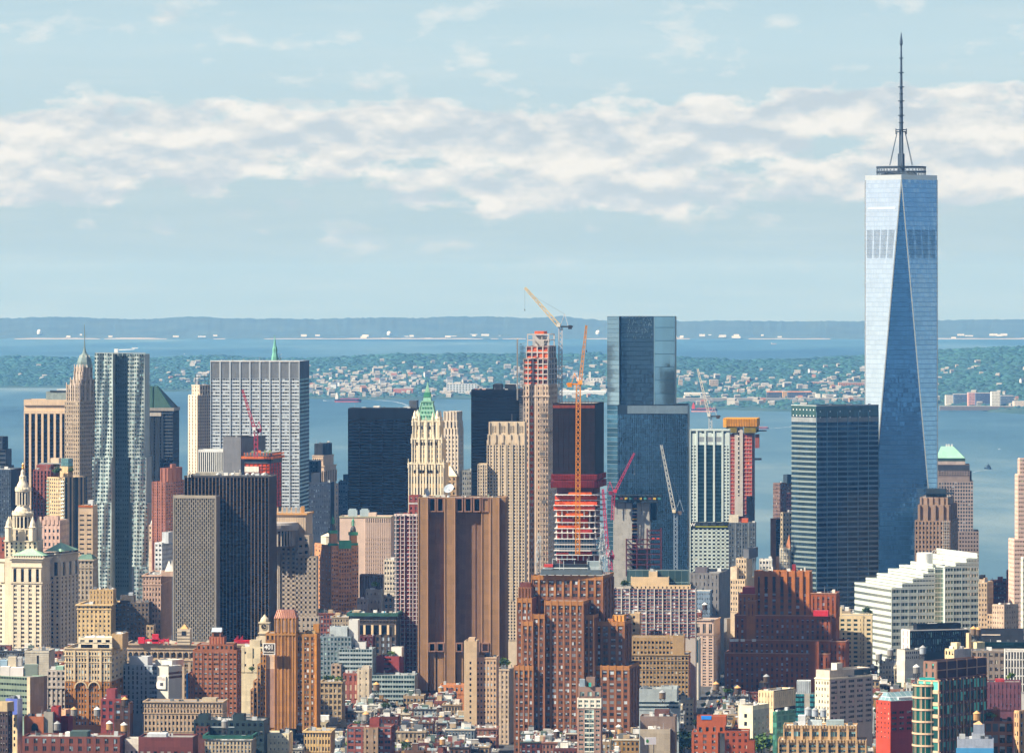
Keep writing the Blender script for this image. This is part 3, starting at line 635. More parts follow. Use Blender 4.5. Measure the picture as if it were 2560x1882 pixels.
wake([(2472,1171),(2500,1182),(2530,1192),(2560,1206)],2.5,7); wake([(2468,1171),(2440,1175),(2425,1180)],2,4)
# ---------------- the far downtown towers, left to right ----------------
DK=WIN('0c121c'); BLU=WIN('1a2c40','a9bcc8'); GRN=WIN('1f3a3c','a8c4ba'); WARM=WIN('1c1a1c','cbbfa6')
def stub(name,label,cat,xl,xm,top,Y,col,d=25,a=4,nx=None,nz=None,zb=None,wm=None,wf=.5,hf=.5,fh=3.6,bw=3.2,xr=None,gear=4,roof=None,cap=60,face='LR',wt='std',pr=1,po=.35,so=.2,corn=0,**kw):
    b=Bld(name,label,cat,Y,a,cap=cap); k=b.blk(xl,xm,top,W(col),d=d,xr=xr,roof=roof)
    if 'L' in face: k.fac('L',nx,nz,zb=zb,wm=wm,wf=wf,hf=hf,fh=fh,bw=bw,wt=wt,pr=pr,po=po,so=so,**kw)
    if 'R' in face: k.fac('R',None,nz,zb=zb,wm=wm,wf=wf,hf=hf,fh=fh,bw=bw,wt=wt,pr=pr,po=po,so=so,**kw)
    if corn: k.cornice(None,z=k.z1-1.2,h=1.0,out=corn)
    if gear: k.gear(gear,int(xl))
    return b,k
# left edge: dark stepped block and the blue grey slab
b=Bld('office_tower','dark stepped office block cut off by the left edge, above the blue grey slab','tower',4900,4)
k=b.blk(-40,6,1092,W('3d444c'),d=30); k.fac('L',zb=1180,wm=BLU); k.fac('R',zb=1180,wm=BLU); k=b.blk(-40,14,1124,W('4a5058'),d=34,Yo=-5); k.bands('L',zb=1180,gm=GLASS('2a3440'),mull=6); k=b.blk(-40,19,1165,W('454b52'),d=36,Yo=-9); k.bands('L',zb=1180,gm=GLASS('2a3440'))
b.done()
b=Bld('office_slab','blue grey glass slab with fine vertical lines at the left edge below the dark stepped block','tower',4700,8)
k=b.blk(-60,27,1173,W('4f5a66'),d=40,xr=60); k.fac('L',zb=1330,fh=3.6,bw=1.7,wf=.6,wm=BLU,po=.5,wt='mix'); k.fac('R',zb=1330,bw=1.8,wf=.6,wm=DK,po=.5,wt='dark'); k.gear(4); b.done()
# beige tower with dark vertical bays
b=Bld('office_tower','tall beige tower with long dark vertical window bays and square attic openings','tower',5250,3)
k=b.blk(60,168,999,W('d8bc9c',.08),d=45)
nb=7
k.fac('L',nb,1,zt=1024,zb=1013,wf=.62,hf=.9,po=.9,so=.3,wm=DK,wt='dark',topb=0)
for i in range(nb):
    w=1/nb; m=b.new('window_bay',GLASS('10141d',floor=3.8,bay=1.2,metal=.2,spand=.4,scol='1b2028',lcol='1b2028')); L=k.w
    h0=(i+.19)*w*L; h1=(i+.81)*w*L; z0,z1=k.Zp(1290),k.Zp(1032); m.q([k.fp('L',h0,z0,.1),k.fp('L',h1,z0,.1),k.fp('L',h1,z1,.1),k.fp('L',h0,z1,.1)])
k.piers('L',nb,zt=1032,zb=1290,w=k.w/nb*.36,out=1.2); k.slab('L',0,k.w,k.Zp(1034),k.Zp(1026),1.3); k.slab('L',0,k.w,k.Zp(1013),k.z1,1.3)
k2=b.blk(115,166,979,W('8f9a94'),d=25,Yo=14,base=999,par=.6,part='penthouse'); k3=b.blk(142,170,972,W('c8cfd0'),d=20,Yo=20,base=990,par=.5,part='penthouse')
k2.slab('L',k2.w*.2,k2.w,k2.z1-.4,k2.z1+1.2,.4,W('2c3236'),'louver'); b.done()
# slim stepped spire tower
b=Bld('spire_tower','slim brown stone art deco tower stepping up to a glassy lantern and needle spire','tower',5015,27)
S1=W('a8967f',.14); S2=W('a0907c',.14)
k=b.blk(162,199,1003,S1,d=34,xr=240,par=.6); k.fac('L',8,28,zb=1290,wf=.5,hf=.55,wm=WIN('241f22','c9c2b4'),po=.4); k.fac('R',8,28,zb=1290,wf=.5,hf=.55,wm=DK,po=.4,wt='dark')
k.fac('L',3,1,zt=1003,zb=985,win=False) if 0 else None
for (xl,xm,xr,top,base,Yo) in ((166,199,238,962,1003,2),(176,202,238,949,962,4),(185,206,230,934,949,7),(186,208,230,917,934,8)):
    q=b.blk(xl,xm,top,S2,xr=xr,base=base,Yo=Yo,par=.5); q.fac('L',max(3,int((xm-xl)/5)),max(1,int((base-top)/9)),wf=.4,hf=.7,po=.5,wm=DK); q.fac('R',max(3,int((xr-xm)/5)),max(1,int((base-top)/9)),wf=.4,hf=.7,po=.5,wm=DK)
    for hh in (0,.33,.66,1): q.slab('L',max(0,hh*q.w-.6),min(q.w,hh*q.w+.6),q.z0,q.z1+2.2,.6,W('cbb8a8')); q.slab('R',max(0,hh*q.d-.6),min(q.d,hh*q.d+.6),q.z0,q.z1+2.2,.6,W('cbb8a8'))
c=(X(209,5023),5034); m=b.mb('lantern',W('7d8c88',.1,.5,.3)); z=lambda p:Z(p,5030)
m.lathe(c,[(7.6,z(919)),(7.4,z(905)),(6.2,z(896)),(4.2,z(888)),(2.2,z(883)),(1.4,z(876)),(.7,z(868)),(.42,z(845)),(.3,z(811))],8,ph=.4)
fm=b.mb('lantern_rib',W('c8c6bc',.08))
for i in range(8):
    a=i*math.pi/4+.4; fm.bar((c[0]+7.8*math.cos(a),c[1]+7.8*math.sin(a),z(919)),(c[0]+4.6*math.cos(a),c[1]+4.6*math.sin(a),z(888)),.7)
b.done()
# reddish granite and the green-beige apartment tower
b,k=stub('granite_tower','reddish brown granite tower with dark vertical slots behind the cupola','tower',83,127,1174,4720,'8d544c',d=40,zb=1300,nx=5,nz=12,wf=.45,hf=.7,wm=DK,wt='dark',po=.8)
k.on(.1,.9,.2,.7,5,W('8a4e46')); k.gear(5); b.done()
b,k=stub('terraced_tower','beige block with flat canopy roofs behind the reddish granite tower','tower',100,158,1166,4760,'d3b9a0',d=25,zb=1180,nx=6); q=b.blk(126,147,1145,W('dcc3a8'),d=12,Yo=8,base=1166,par=.4); b.mb('canopy',W('8a9090')).box(k.fr,-k.w-1,2,-2,14,k.z1+2.2,k.z1+2.9); b.done()
b=Bld('apartment_tower','beige green balcony apartment tower with a dark right side and a planted roof','apartment',4600,38)
k=b.blk(118,162,1193,W('c9ad85',.12),xr=216); k.fac('L',8,20,zb=1380,wf=.55,hf=.5,wm=GRN,pr=1,wt='mix'); k.fac('R',6,20,zb=1400,wf=.4,hf=.6,wm=GRN,sm=W('31404a'),po=.3,wt='dark')  # right face spandrels and piers darkened: shade put into their colour
for j in range(20):
    z0=k.z1-4-j*3.15
    if z0>Z(1380,4600): k.slab('L',k.w*.82,k.w,z0,z0+.9,1.2,W('d9dcd4'),'balcony'); k.slab('L',0,k.w*.12,z0,z0+.9,1.0,W('8fae9f'),'balcony')
k.piers('R',4,w=2.4,out=.5,mat=W('3f4a52'),part='pier')
q=b.blk(150,170,1166,W('c8a880'),xr=182,base=1195,Yo=5,par=.3,part='penthouse'); g=b.blk(153,171,1146,W('7d9a98'),xr=182,base=1167,Yo=6,par=.3,part='penthouse'); g.glass('L',GLASS('79a4a6',floor=3,bay=2.2)); g.glass('R',GLASS('79a4a6',floor=3,bay=2.2))
b.done()
# rippled steel tower
def rippled():
    b=Bld('rippled_tower','tall rippled stainless steel apartment tower with two wings and a dark recess between','tower',4511,6,cap=100)
    st=W('abb7b2',.14,.5,.25); w1=WIN('18303a','8fb2b2',.08); rs=np.random.RandomState(8)
    def wing(xl,xm,top,base,seed,face='L',Yo=0,d=30,nx=8,xr=None,amp=1.0,mt=st):
        k=b.blk(xl,xm,top,mt,d=d,base=base,Yo=Yo,xr=xr,par=.6); nz=max(1,round((k.z1-k.z0-.6)/3.35)); L=k.w; ns=nx*2
        # bay fronts that swell and wander from floor to floor
        m=b.mb('rippled_panel',mt)
        def off(i,z):
            u=i/ns*L; return .5+amp*(.9+.9*math.sin(u*.42+seed+1.5*math.sin(z*.045+seed))+.5*math.sin(u*.9-z*.06+seed*2))
        zs=[k.z0+(k.z1-.2-k.z0)*j/(nz*2) for j in range(nz*2+1)]
        for i in range(ns):
            for j in range(nz*2):
                if i%2==0 and j%2==1: 
                    pass
                h0,h1=L*i/ns,L*(i+1)/ns; a,c=zs[j],zs[j+1]
                p=[k.fp('L',h0,a,off(i,a)),k.fp('L',h1,a,off(i+1,a)),k.fp('L',h1,c,off(i+1,c)),k.fp('L',h0,c,off(i,c))]
                m.q(p)
                if i%2==0 and j%2==1:
                    e=.06; o=(off(i,a)+off(i+1,a))/2; wv=rnd.choices(range(8),WT['mix'])[0]
                    b.w.append((1+rs.uniform(0,.5),k.fp('L',(h0+h1)/2,(a+c)/2,o+.30),-k.fr.a,(h1-h0)*1.15,(c-a)*1.0,w1,wv))
        for h in (0,L): m.q([k.fp('L',h,k.z0,0),k.fp('L',h,k.z0,off(0 if h==0 else ns,k.z0)),k.fp('L',h,k.z1,off(0 if h==0 else ns,k.z1)),k.fp('L',h,k.z1,0)])
        return k
    wing(238,283,883,1143,1.0,nx=7,d=24); wing(232,281,1143,1256,2.2,nx=7,Yo=-3,d=26); wing(230,279,1256,1475,3.1,nx=7,Yo=-6,d=28)
    dk=W('53666a',.14,.45,.5)
    k=b.blk(283,322,884,dk,d=16,Yo=9,par=.6); k.fac('L',7,52,zb=1470,wf=.5,hf=.45,wm=w1,po=.15,so=.08,wt='dark')
    wing(320,362,885,1143,4.4,nx=7,d=24,Yo=1,amp=.8,mt=W('9ca6a2',.14,.5,.25)); wing(326,366,1143,1256,5.0,nx=6,d=26,Yo=-2,amp=.8,mt=W('96a09e',.14,.5,.25)); wing(330,372,1256,1416,5.6,nx=6,d=28,Yo=-4,amp=1.1,mt=W('a0aaa6',.12,.5,.25)); wing(336,372,1416,1500,1.6,nx=5,d=28,Yo=-7,amp=.5,mt=W('98a2a2',.12,.5,.25))
    k=b.blk(218,232,1408,W('9fb8b0',.1,.4,.4),d=20,Yo=-8); k.fac('L',3,8,zb=1470,wm=GRN)
    m=b.mb('roof_frame',W('c3cbc8',.08,.4,.5)); kk=b.blks[0]
    for i in range(12):
        xp=238+i*11.3; p=(X(xp,4512),4514,Z(890,4512)); m.bar(p,(p[0],p[1],Z(882,4512)),.5)
    m.bar((X(238,4512),4514,Z(882,4512)),(X(363,4512),4514,Z(882,4512)),.7)
    cr=b.mb('roof_crane',W('e4e6e4',.05)); cr.box(Fr(X(290,4515),4515,0),-1.6,1.6,0,3,Z(884,4515),Z(872,4515)); cr.bar((X(290,4516),4516,Z(875,4516)),(X(337,4516),4514,Z(873,4516)),.8,.5); cr.bar((X(330,4516),4514,Z(870,4516)),(X(345,4516),4514,Z(870,4516)),.7)
    b.done()
rippled()
# dark tower with green pyramid roof
b=Bld('pyramid_roof_tower','dark banded tower with sloping dark green pyramid roof right of the rippled tower','tower',5081,4)
k=b.blk(318,432,1025,W('3e444b'),d=44,par=.3); k.bands('L',32,zb=1290,hf=.6,gm=GLASS('1b2836',metal=.5),bm=W('4f5357')); k.fac('R',8,30,zb=1290,wm=DK,wt='dark')
k.piers('L',3,w=5,out=1.0,mat=W('2b3138'),zt=1035,h0=.4,h1=.8); k.cornice(1027,h=3.0,out=1.2,mat=W('9a938a')); k.slab('L',k.w*.3,k.w*.75,k.Zp(1040),k.Zp(1031),1.5,W('b0a79c'))
m=b.mb('pyramid_roof',W('2c4842',.12,.6)); m.frus(k.fr,(-k.w-.5,.5,-.5,k.d),k.z1+1,(-k.w*.66,-k.w*.40,k.d*.4,k.d*.6),Z(966,5090))
m=b.mb('roof_rib',W('2c4a44')); 
for f0,f1 in ((.25,.40),(.55,.50),(.98,.6)):
    m.bar(k.fr.P(-k.w+f0*k.w,-.8,k.z1+1.2),k.fr.P(-k.w+f1*k.w,k.d*.38,Z(966,5090)),1.0)
k.on(.36,.6,.4,.6,Z(963,5090)-k.z1,W('2f5048'),'roof_cap'); b.done()
# pale deco tower left of the slab
b=Bld('deco_tower','slender pale stone tower with a shaded side and rooftop frame, left of grid slab','tower',5181,40)
k=b.blk(471,494,987,W('e0cdb4',.08),xr=526); k.fac('L',3,26,zb=1190,wf=.28,hf=.6,wm=WARM,po=.5); k.fac('R',6,26,zb=1190,wf=.5,hf=.62,wm=BLU,po=.5,wt='dark')
q=b.blk(480,499,962,W('d8c6ae',.08),xr=525,base=990,Yo=4); q.fac('L',3,3,wf=.3,hf=.6,wm=DK); q.fac('R',4,2,wf=.45,hf=.75,wm=DK,wt='dark'); q.cornice(None,z=q.z1-1,h=1,out=.5)
for i in range(6): k.slab('R',k.d*i/6,k.d*i/6+.8,k.z0,k.z1+1.5,.5,W('d0c0aa'))
m=b.mb('roof_frame',W('4a525a'));
zz=lambda p:Z(p,5190)
for p in (488,497,512,522): m.bar((X(p,5190),5192,zz(962)),(X(p,5190),5192,zz(937)),.6)
m.bar((X(487,5190),5192,zz(942)),(X(523,5190),5192,zz(942)),.6); m.bar((X(488,5190),5192,zz(955)),(X(523,5190),5192,zz(952)),.5)
b.done()
# the broad grid slab
b=Bld('grid_slab_tower','broad flat grey slab tower with silver columns and a blank louvred top band','tower',4924,5)
k=b.blk(526,749,903,W('9aa0a4',.1,.6),xr=773,par=.6)
nb=9; z0,z1=k.Zp(1270),k.Zp(945)
k.fac('L',nb*4,39,zt=945,zb=1270,wf=.78,hf=.5,po=.12,so=.22,wm=WIN('10161e','a9b6be'),wt='lite',sm=W('c2c8ca',.06,.6,.1))
k.piers('L',nb,w=1.4,out=.9,mat=W('c0c6c8',.06,.45,.4),part='column',zb=1270)
lm=b.new('louver_band',W('8c8f91',.10)); lm.q([k.fp('L',0,z1,.3),k.fp('L',k.w,z1,.3),k.fp('L',k.w,k.z1,.3),k.fp('L',0,k.z1,.3)])
for i in range(nb*9): k.slab('L',k.w*i/(nb*9),k.w*i/(nb*9)+.35,z1,k.z1-.6,.55,W('a4a7a8'),'louver',m=lm)
k.slab('L',0,k.w,k.z1-.5,k.z1+.6,1.0,W('d5d4d0'),'coping')
k.fac('R',7,40,zt=945,zb=1330,wf=.8,hf=.5,po=.1,so=.2,wm=WIN('15202c','5f7280'),wt='dark',sm=W('596470')); k.slab('R',0,k.d,k.Zp(945),k.z1,.25,W('5c646c'),'louver_band')  # right face in darker greys: its shade is put into the colours
k.gear(8,3,2.2); b.done()
b=Bld('copper_spire','slender green copper spire rising behind the broad grid slab','spire',5010,10)
k=b.blk(655,710,912,W('9d8f80'),d=18,base=0); m=b.mb('spire',W('6fa894',.15,.6)); c=k.fr.P(-k.w/2,8,0); zz=lambda p:Z(p,5018)
m.lathe(c,[(3.6,zz(905)),(3.2,zz(893)),(2.2,zz(882)),(2.4,zz(872)),(1.5,zz(866)),(1.0,zz(855)),(.4,zz(846)),(.15,zz(837))],6)
m=b.mb('antenna',W('b8bcb8'));
for i in range(7): p=(c[0]+3+i%3*.8,c[1],zz(905-i*3)); m.bar(p,(p[0]+2.2,p[1],p[2]+2.6),.35)
for px,h in ((648,13),(640,8),(610,6)): m.bar((X(px,5018),5018,zz(905)),(X(px,5018),5018,zz(905-h)),.3)
b.done()
# between: grey plain block, white fin block
b=Bld('plain_block','plain dark grey windowless block in front of the grid slab, red crane beside it','building',4420,20)
k=b.blk(558,602,1092,W('6a6b6e',.1),xr=664); k.slab('R',k.d*.0,k.d*1,k.z1-1,k.z1,.2,W('4a4d52')); k.gear(3); b.done()
b=Bld('fin_block','low white block with evenly spaced white vertical fins left of the plain grey block','building',4440,5)
k=b.blk(496,558,1124,W('d8d8d2',.06),d=24); k.fac('L',12,1,zb=1185,zt=1130,wf=.55,hf=.98,po=.9,so=.1,wm=DK,wt='dark'); k.slab('L',0,k.w,k.Zp(1130),k.z1,1.0,W('e2e1da')); b.done()
# pink-red stepped apartment tower
b=Bld('apartment_tower','pinkish red brick apartment tower with stepped shoulders left of the lattice block','apartment',4450,14)
PK=W('a06a58',.12)
k=b.blk(380,414,1204,PK,xr=462,par=.8); k.fac('L',6,20,zb=1352,wf=.5,hf=.42,wm=DK,wt='std',po=.3); k.fac('R',8,20,zb=1352,wf=.55,hf=.4,wm=DK,po=.3)
q=b.blk(401,421,1170,PK,xr=454,base=1206,Yo=6,par=.6); q.piers('L',2,w=2,out=.6); q.piers('R',3,w=2.5,out=.6); q.on(.7,.95,.3,.6,4,PK,'chimney'); k.piers('L',3,w=1.6,out=.7); b.done()
b,k=stub('office_block','white block with a stack of strip windows on its left, below the pink brick tower','building',387,405,1356,4330,'d5d6d4',xr=434,zb=1440,nx=2,nz=7,wf=.6,hf=.45,a=12); q=b.blk(405,421,1330,W('c2c6c8'),xr=434,base=1358,Yo=3,par=.4); b.done()
b,k=stub('ornate_building','white domed ornamental rooftop building between the pink tower and the lattice block','building',372,400,1312,4460,'d8c8b0',d=20,zb=1350,nx=4); b.lathe=None
m=b.mb('dome',W('e6dccb',.06)); c=k.fr.P(-k.w*.5,8,0); m.lathe(c,[(4,k.z1-1),(4,k.z1+2),(3,k.z1+5),(1,k.z1+7.5),(.2,k.z1+9)],10); b.done()
b,k=stub('ornate_building','pinkish stone building with round arched attic windows left of the lattice block foot','building',357,402,1437,4085,'c7a690',xr=436,a=3,zb=1600,nx=6,nz=12,wf=.5,hf=.55,wm=WARM,pr=2,corn=.8,cap=80)
k.cornice(1462,h=1,out=.6); q=b.blk(403,434,1428,W('c9aa94'),d=14,base=1440,Yo=-1); q.fac('L',2,1,zt=1436,zb=1450,wf=.7,hf=.8,wm=DK) ; b.mb('pinnacle',W('e9e2d4')).frus(q.fr,(-7,-1,1,6),q.z1,(-4.2,-3.8,3.2,3.8),q.z1+8); b.mb('pinnacle',W('e9e2d4')).frus(q.fr,(-2.5,-.5,1,4),q.z1,(-1.6,-1.4,2,2.3),q.z1+9); b.done()
# domed town hall tower group
def cityhall():
    Y=4221; b=Bld('municipal_tower','cream stone civic building with tiered cupola tower, gilded statue and green pyramid roofs','civic building',Y,20,cap=100)
    ST=W('d9ccb2',.10); SH=W('d3c6ad',.10); GR=W('9dc4a2',.12,.6)
    k=b.blk(-60,28,1402,ST,d=30,Yo=14); k.fac('L',5,19,zt=1460,zb=1662,wf=.5,hf=.55,pr=2,wm=WIN('3a2f28','c8b493'),po=.5); k.fac('L',4,1,zt=1408,zb=1455,wf=.45,hf=.95,po=1.2,wm=DK,wt='dark'); k.cornice(1404,h=2,out=1.6)
    k=b.blk(29,104,1397,SH,xr=126,a=14,Yo=-2); k.fac('L',4,19,zt=1460,zb=1662,wf=.46,hf=.55,pr=2,wm=WIN('15161c','8f8a80'),po=.6,so=.25); k.fac('R',4,19,zt=1460,zb=1662,wf=.35,hf=.5,pr=2,wm=DK,wt='dark')
    k.fac('L',4,1,zt=1422,zb=1456,wf=.42,hf=1.0,po=1.2,so=.1,wm=DK,wt='dark',win=True); k.fac('L',4,1,zt=1416,zb=1407,wf=.4,hf=.9,pr=2,po=.5,wm=DK)
    for py,o in ((1397,2.2),(1402,1.2),(1418,.8),(1458,1.2),(1462,.6)): k.cornice(py,h=1.0,out=o)
    for i in range(13): k.slab('L',k.w*i/12.5,k.w*i/12.5+.7,k.z1+.9,k.z1+2.2,2.0,SH,'balustrade')
    m=b.mb('pyramid_roof',GR); m.frus(k.fr,(-k.w-1,1,2,k.d-2),k.z1+2.5,(-k.w*.55,-k.w*.45,k.d*.45,k.d*.55),k.Zp(1372)); m.bar(k.fr.P(-k.w*.5,k.d*.5,k.Zp(1373)),k.fr.P(-k.w*.5,k.d*.5,k.Zp(1362)),.7)
    k=b.blk(112,150,1384,W('c9bda8',.1),xr=195,a=18,Yo=20); k.fac('R',5,19,zt=1440,zb=1640,wf=.4,hf=.5,pr=2,wm=DK,wt='dark',po=.6); k.fac('L',3,19,zt=1440,zb=1640,wf=.4,hf=.5,wm=DK); k.fac('R',3,1,zt=1405,zb=1440,wf=.5,hf=1,po=1.0,wm=DK,wt='dark'); k.fac('L',2,1,zt=1405,zb=1440,wf=.5,hf=1,po=1.0,wm=DK,wt='dark')
    for py,o in ((1386,2.2),(1392,1.0),(1402,.8),(1442,1.0)): k.cornice(py,h=1,out=o)
    m=b.mb('pyramid_roof',GR); m.frus(k.fr,(-k.w-1,1,0,k.d),k.z1+1.8,(-k.w*.56,-k.w*.48,k.d*.45,k.d*.5),k.Zp(1359)); m.bar(k.fr.P(-k.w*.52,k.d*.48,k.Zp(1360)),k.fr.P(-k.w*.52,k.d*.48,k.Zp(1350)),.7)
    # the tower: square stage, corner turrets, drum, colonnade, lantern
    Yt=Y+22; z=lambda p:Z(p,Yt); c=(X(57,Yt),Yt); q=b.blk(12,93,1352,ST,d=24,Yo=10,a=5); q.fac('L',7,4,zb=1392,wf=.4,hf=.6,wm=DK,po=.5); q.cornice(1354,h=1,out=.9); q.fac('R',4,4,zb=1392,wf=.4,hf=.6,wm=DK,po=.5)
    q=b.blk(24,86,1322,ST,d=18,Yo=13,a=5,base=1354); q.fac('L',5,2,wf=.4,hf=.7,wm=DK,po=.6); q.cornice(1324,h=.9,out=.7)
    for tx,ty in ((22,Y+8),(82,Y+8),(26,Y+30),(96,Y+26)):
        m=b.new('turret',ST); cc=(X(tx,ty),ty); zt=lambda p:Z(p,ty); m.lathe(cc,[(3,zt(1352)),(3,zt(1320)),(3.5,zt(1318)),(2.6,zt(1315)),(2.3,zt(1308)),(1.0,zt(1298)),(.2,zt(1290))],8)
    m=b.mb('drum',ST)
    m.lathe(c,[(8.5,z(1352)),(8.5,z(1320)),(7.0,z(1318)),(7.0,z(1290)),(8.8,z(1287)),(8.8,z(1281)),(7.2,z(1279)),(6.2,z(1272)),(5.2,z(1268)),(4.0,z(1262)),(4.0,z(1230)),(6.2,z(1228)),(6.4,z(1222)),(5.2,z(1219)),(4.6,z(1212)),(3.2,z(1204)),(2.4,z(1196)),(2.5,z(1190)),(1.7,z(1187)),(1.5,z(1178)),(.9,z(1175)),(.6,z(1171))],20)
    def ring(r,z0,z1,n,w):
        m=b.new('colonnade',W('e2d6bd',.06))
        for i in range(n):
            a=2*math.pi*i/n+.2; m.bar((c[0]+r*math.cos(a),c[1]+r*math.sin(a),z0),(c[0]+r*math.cos(a),c[1]+r*math.sin(a),z1),w)
    ring(8.0,z(1320),z(1289),16,1.1); ring(5.4,z(1262),z(1229),14,.9); ring(2.6,z(1204),z(1190),8,.5); ring(8.3,z(1281),z(1276),16,.6); ring(6.0,z(1222),z(1217),14,.5)
    m=b.new('dark_core',DK); m.lathe(c,[(7.2,z(1319)),(7.2,z(1292))],16); m=b.new('dark_core',DK); m.lathe(c,[(4.2,z(1261)),(4.2,z(1231))],16)
    m=b.mb('statue',W('d8a24a',.1,.35,.8)); m.lathe(c,[(.9,z(1172)),(1.1,z(1169)),(.8,z(1166)),(.95,z(1163)),(.5,z(1161.5)),(.55,z(1160)),(.2,z(1158))],8); m.bar((c[0],c[1],z(1164)),(c[0]+1.6,c[1],z(1160)),.4); m.bar((c[0],c[1],z(1165)),(c[0]-1.1,c[1],z(1163)),.4)
    b.done()
cityhall()
b,k=stub('stone_building','pale pink stone building with stepped crown just right of the cupola','building',98,150,1300,4500,'c9a897',d=25,zb=1370,nx=5,nz=4,wf=.45,hf=.5,a=12,gear=2)
for i in range(5): k.slab('L',k.w*i/5+.5,k.w*i/5+2.2,k.z1-4,k.z1+3,.8)
q=b.blk(112,140,1290,W('cfae9c'),d=12,Yo=6,base=1302); b.done()
b,k=stub('red_block','low red brick block peeping out left of the cupola tower','building',-30,13,1344,4480,'a05a45',d=20,zb=1380,nx=4,gear=1); b.done()
b,k=stub('concrete_tower','plain beige concrete tower with rows of wide strip windows left of the rippled tower foot','tower',196,232,1264,4380,'c2a98b',d=26,zb=1390,zt=1283,nx=2,nz=9,wf=.62,hf=.33,wm=DK,a=4,gear=2); k.slab('L',0,k.w,k.z1-1.2,k.z1+.4,.4,W('b8652e')); q=b.blk(220,232,1250,W('dcdcd8'),d=8,Yo=8,base=1266,par=.3); b.done()
b,k=stub('stone_building','grey stone court building with green hip roof beside the rippled tower foot','building',192,232,1398,4300,'b3a590',d=26,zb=1500,nx=4,nz=8,wf=.5,hf=.6,pr=2,wm=DK,corn=1.0,a=4,gear=0); b.mb('hip_roof',W('5f7a6c')).frus(k.fr,(-k.w,0,0,k.d),k.z1,(-k.w*.8,-k.w*.2,k.d*.4,k.d*.6),k.z1+3.5); k.cornice(1420,h=1,out=.7); b.done()
# orange construction tower with red crane
b=Bld('unfinished_tower','narrow concrete tower wrapped in bright orange safety netting behind the dark fin tower','construction',4385,10)
OR=W('e0532a',.22,.8); OR2=W('b8403a',.2)
k=b.blk(612,676,1132,W('5c5f66'),xr=703,par=.4)
k.fac('L',6,14,zt=1158,zb=1270,wf=.84,hf=.84,po=.5,so=.7,wm=OR,wt='mix',sm=W('7a4a40'),pm=W('8a4a3c')); k.fac('R',4,14,zt=1158,zb=1270,wf=.85,hf=.85,po=.5,so=.6,wm=OR2,wt='mix',sm=W('5a3a3a'))
k.slab('L',0,k.w,k.Zp(1158),k.Zp(1146),.8,W('4d555c'),'formwork'); k.slab('R',0,k.d,k.Zp(1158),k.Zp(1146),.8,W('4d555c'),'formwork'); k.slab('L',0,k.w*.55,k.Zp(1180),k.Zp(1166),1.0,W('e8dccb'),'netting')
m=b.mb('guard_platform',W('c86a3a',.2)); m.box(k.fr,-k.w-2.5,2.5,-2.5,k.d+2,k.Zp(1147),k.Zp(1141)); 
for i in range(9): p=k.fr.P(-k.w+k.w*i/8,-2,k.z1-2); m.bar(p,(p[0],p[1],k.Zp(1131)),.7); p=k.fr.P(2,k.d*i/8,k.z1-2); m.bar(p,(p[0],p[1],k.Zp(1133)),.7)
k.gear(6,2,3,[W('7a8a60'),W('c8653a'),W('a9a9a5')],'building_material'); b.done()
def crane(label,base,top,tip,col,Y,jcol=None,w=2.2,tail=8,aw=6,group='tower cranes',cable=True,mastw=None,aframe=True,cabc='d8d4c8',cw='5a4a40',yd=0,tip_col=None,bw=.5):
    """luffing crane: mast base and top, jib tip in photo pixels at distance Y"""
    P=lambda px,py:(X(px,Y),Y,Z(py,Y)); root=link('tower_crane',None,None,(X(base[0],Y),Y,Z(base[1],Y))); o=root.location; tag(root,label,'crane',group)
    M=W(col,.12,.6); J=W(jcol or col,.12,.6); pt=Vector(P(*top)); pb=Vector(P(*base)); pj=Vector(P(*tip)); pj.y+=yd
    mw=mastw or w
    m=MB(); m.lattice(pb,pt,mw,bw,max(4,int((pt-pb).length/mw*.8))); link('mast',m.mesh('mast',o,M),root)
    m=MB(); sg=1 if tip[0]<top[0] else -1
    m.box(Fr(pt.x,pt.y,0),-1.6-(tail if sg<0 else 1),1.6+(tail if sg>0 else 1),-1.5,1.5,pt.z,pt.z+1.1); deck=link('slewing_deck',m.mesh('slewing_deck',o,W(cw)),root)
    m=MB(); m.box(Fr(pt.x+sg*tail*.9,pt.y,0),-1.6,1.6,-1.8,1.8,pt.z-1.6,pt.z+1.6); link('counterweight',m.mesh('counterweight',o,W(cw)),deck)
    m=MB(); m.box(Fr(pt.x-sg*1.5,pt.y-2.2,0),-1.3,1.3,-1,1,pt.z+.3,pt.z+3.0); link('cab',m.mesh('cab',o,W(cabc,.05)),deck)
    foot=Vector((pt.x-sg*1.2,pt.y,pt.z+1.2)); m=MB(); m.lattice(foot,pj,w*.85,bw*.9,max(8,int((pj-foot).length/w*.75)),w*.45); jib=link('jib',m.mesh('jib',o,J),root)
    ah=Vector((pt.x+sg*aw*.55,pt.y,pt.z+aw*1.7)) ; m=MB()
    for dy in (-.9,.9): m.bar((pt.x-sg*.2,pt.y+dy,pt.z+1),ah,.45); m.bar((pt.x+sg*aw,pt.y+dy,pt.z+1),ah,.4)
    link('a_frame',m.mesh('a_frame',o,M),root)
    m=MB(); mid=foot.lerp(pj,.72); mid.z+=1.5; m.bar(ah,mid,.14); m.bar(mid,pj,.14); m.bar((pj.x,pj.y,pj.z),(pj.x,pj.y,pj.z-18),.14); m.box(Fr(pj.x,pj.y,0),-.4,.4,-.4,.4,pj.z-19.5,pj.z-18); link('cable',m.mesh('cable',o,W('6a6e72')),jib)
    return root
crane('red crane with its jib raised up to the left in front of the grid slab',(640,1145),(640,1076),(606,974),'b23a4e',4378,w=2.6,tail=3,aw=4.5,cabc='e8e0dc',cw='8a2c3c',mastw=3.0)
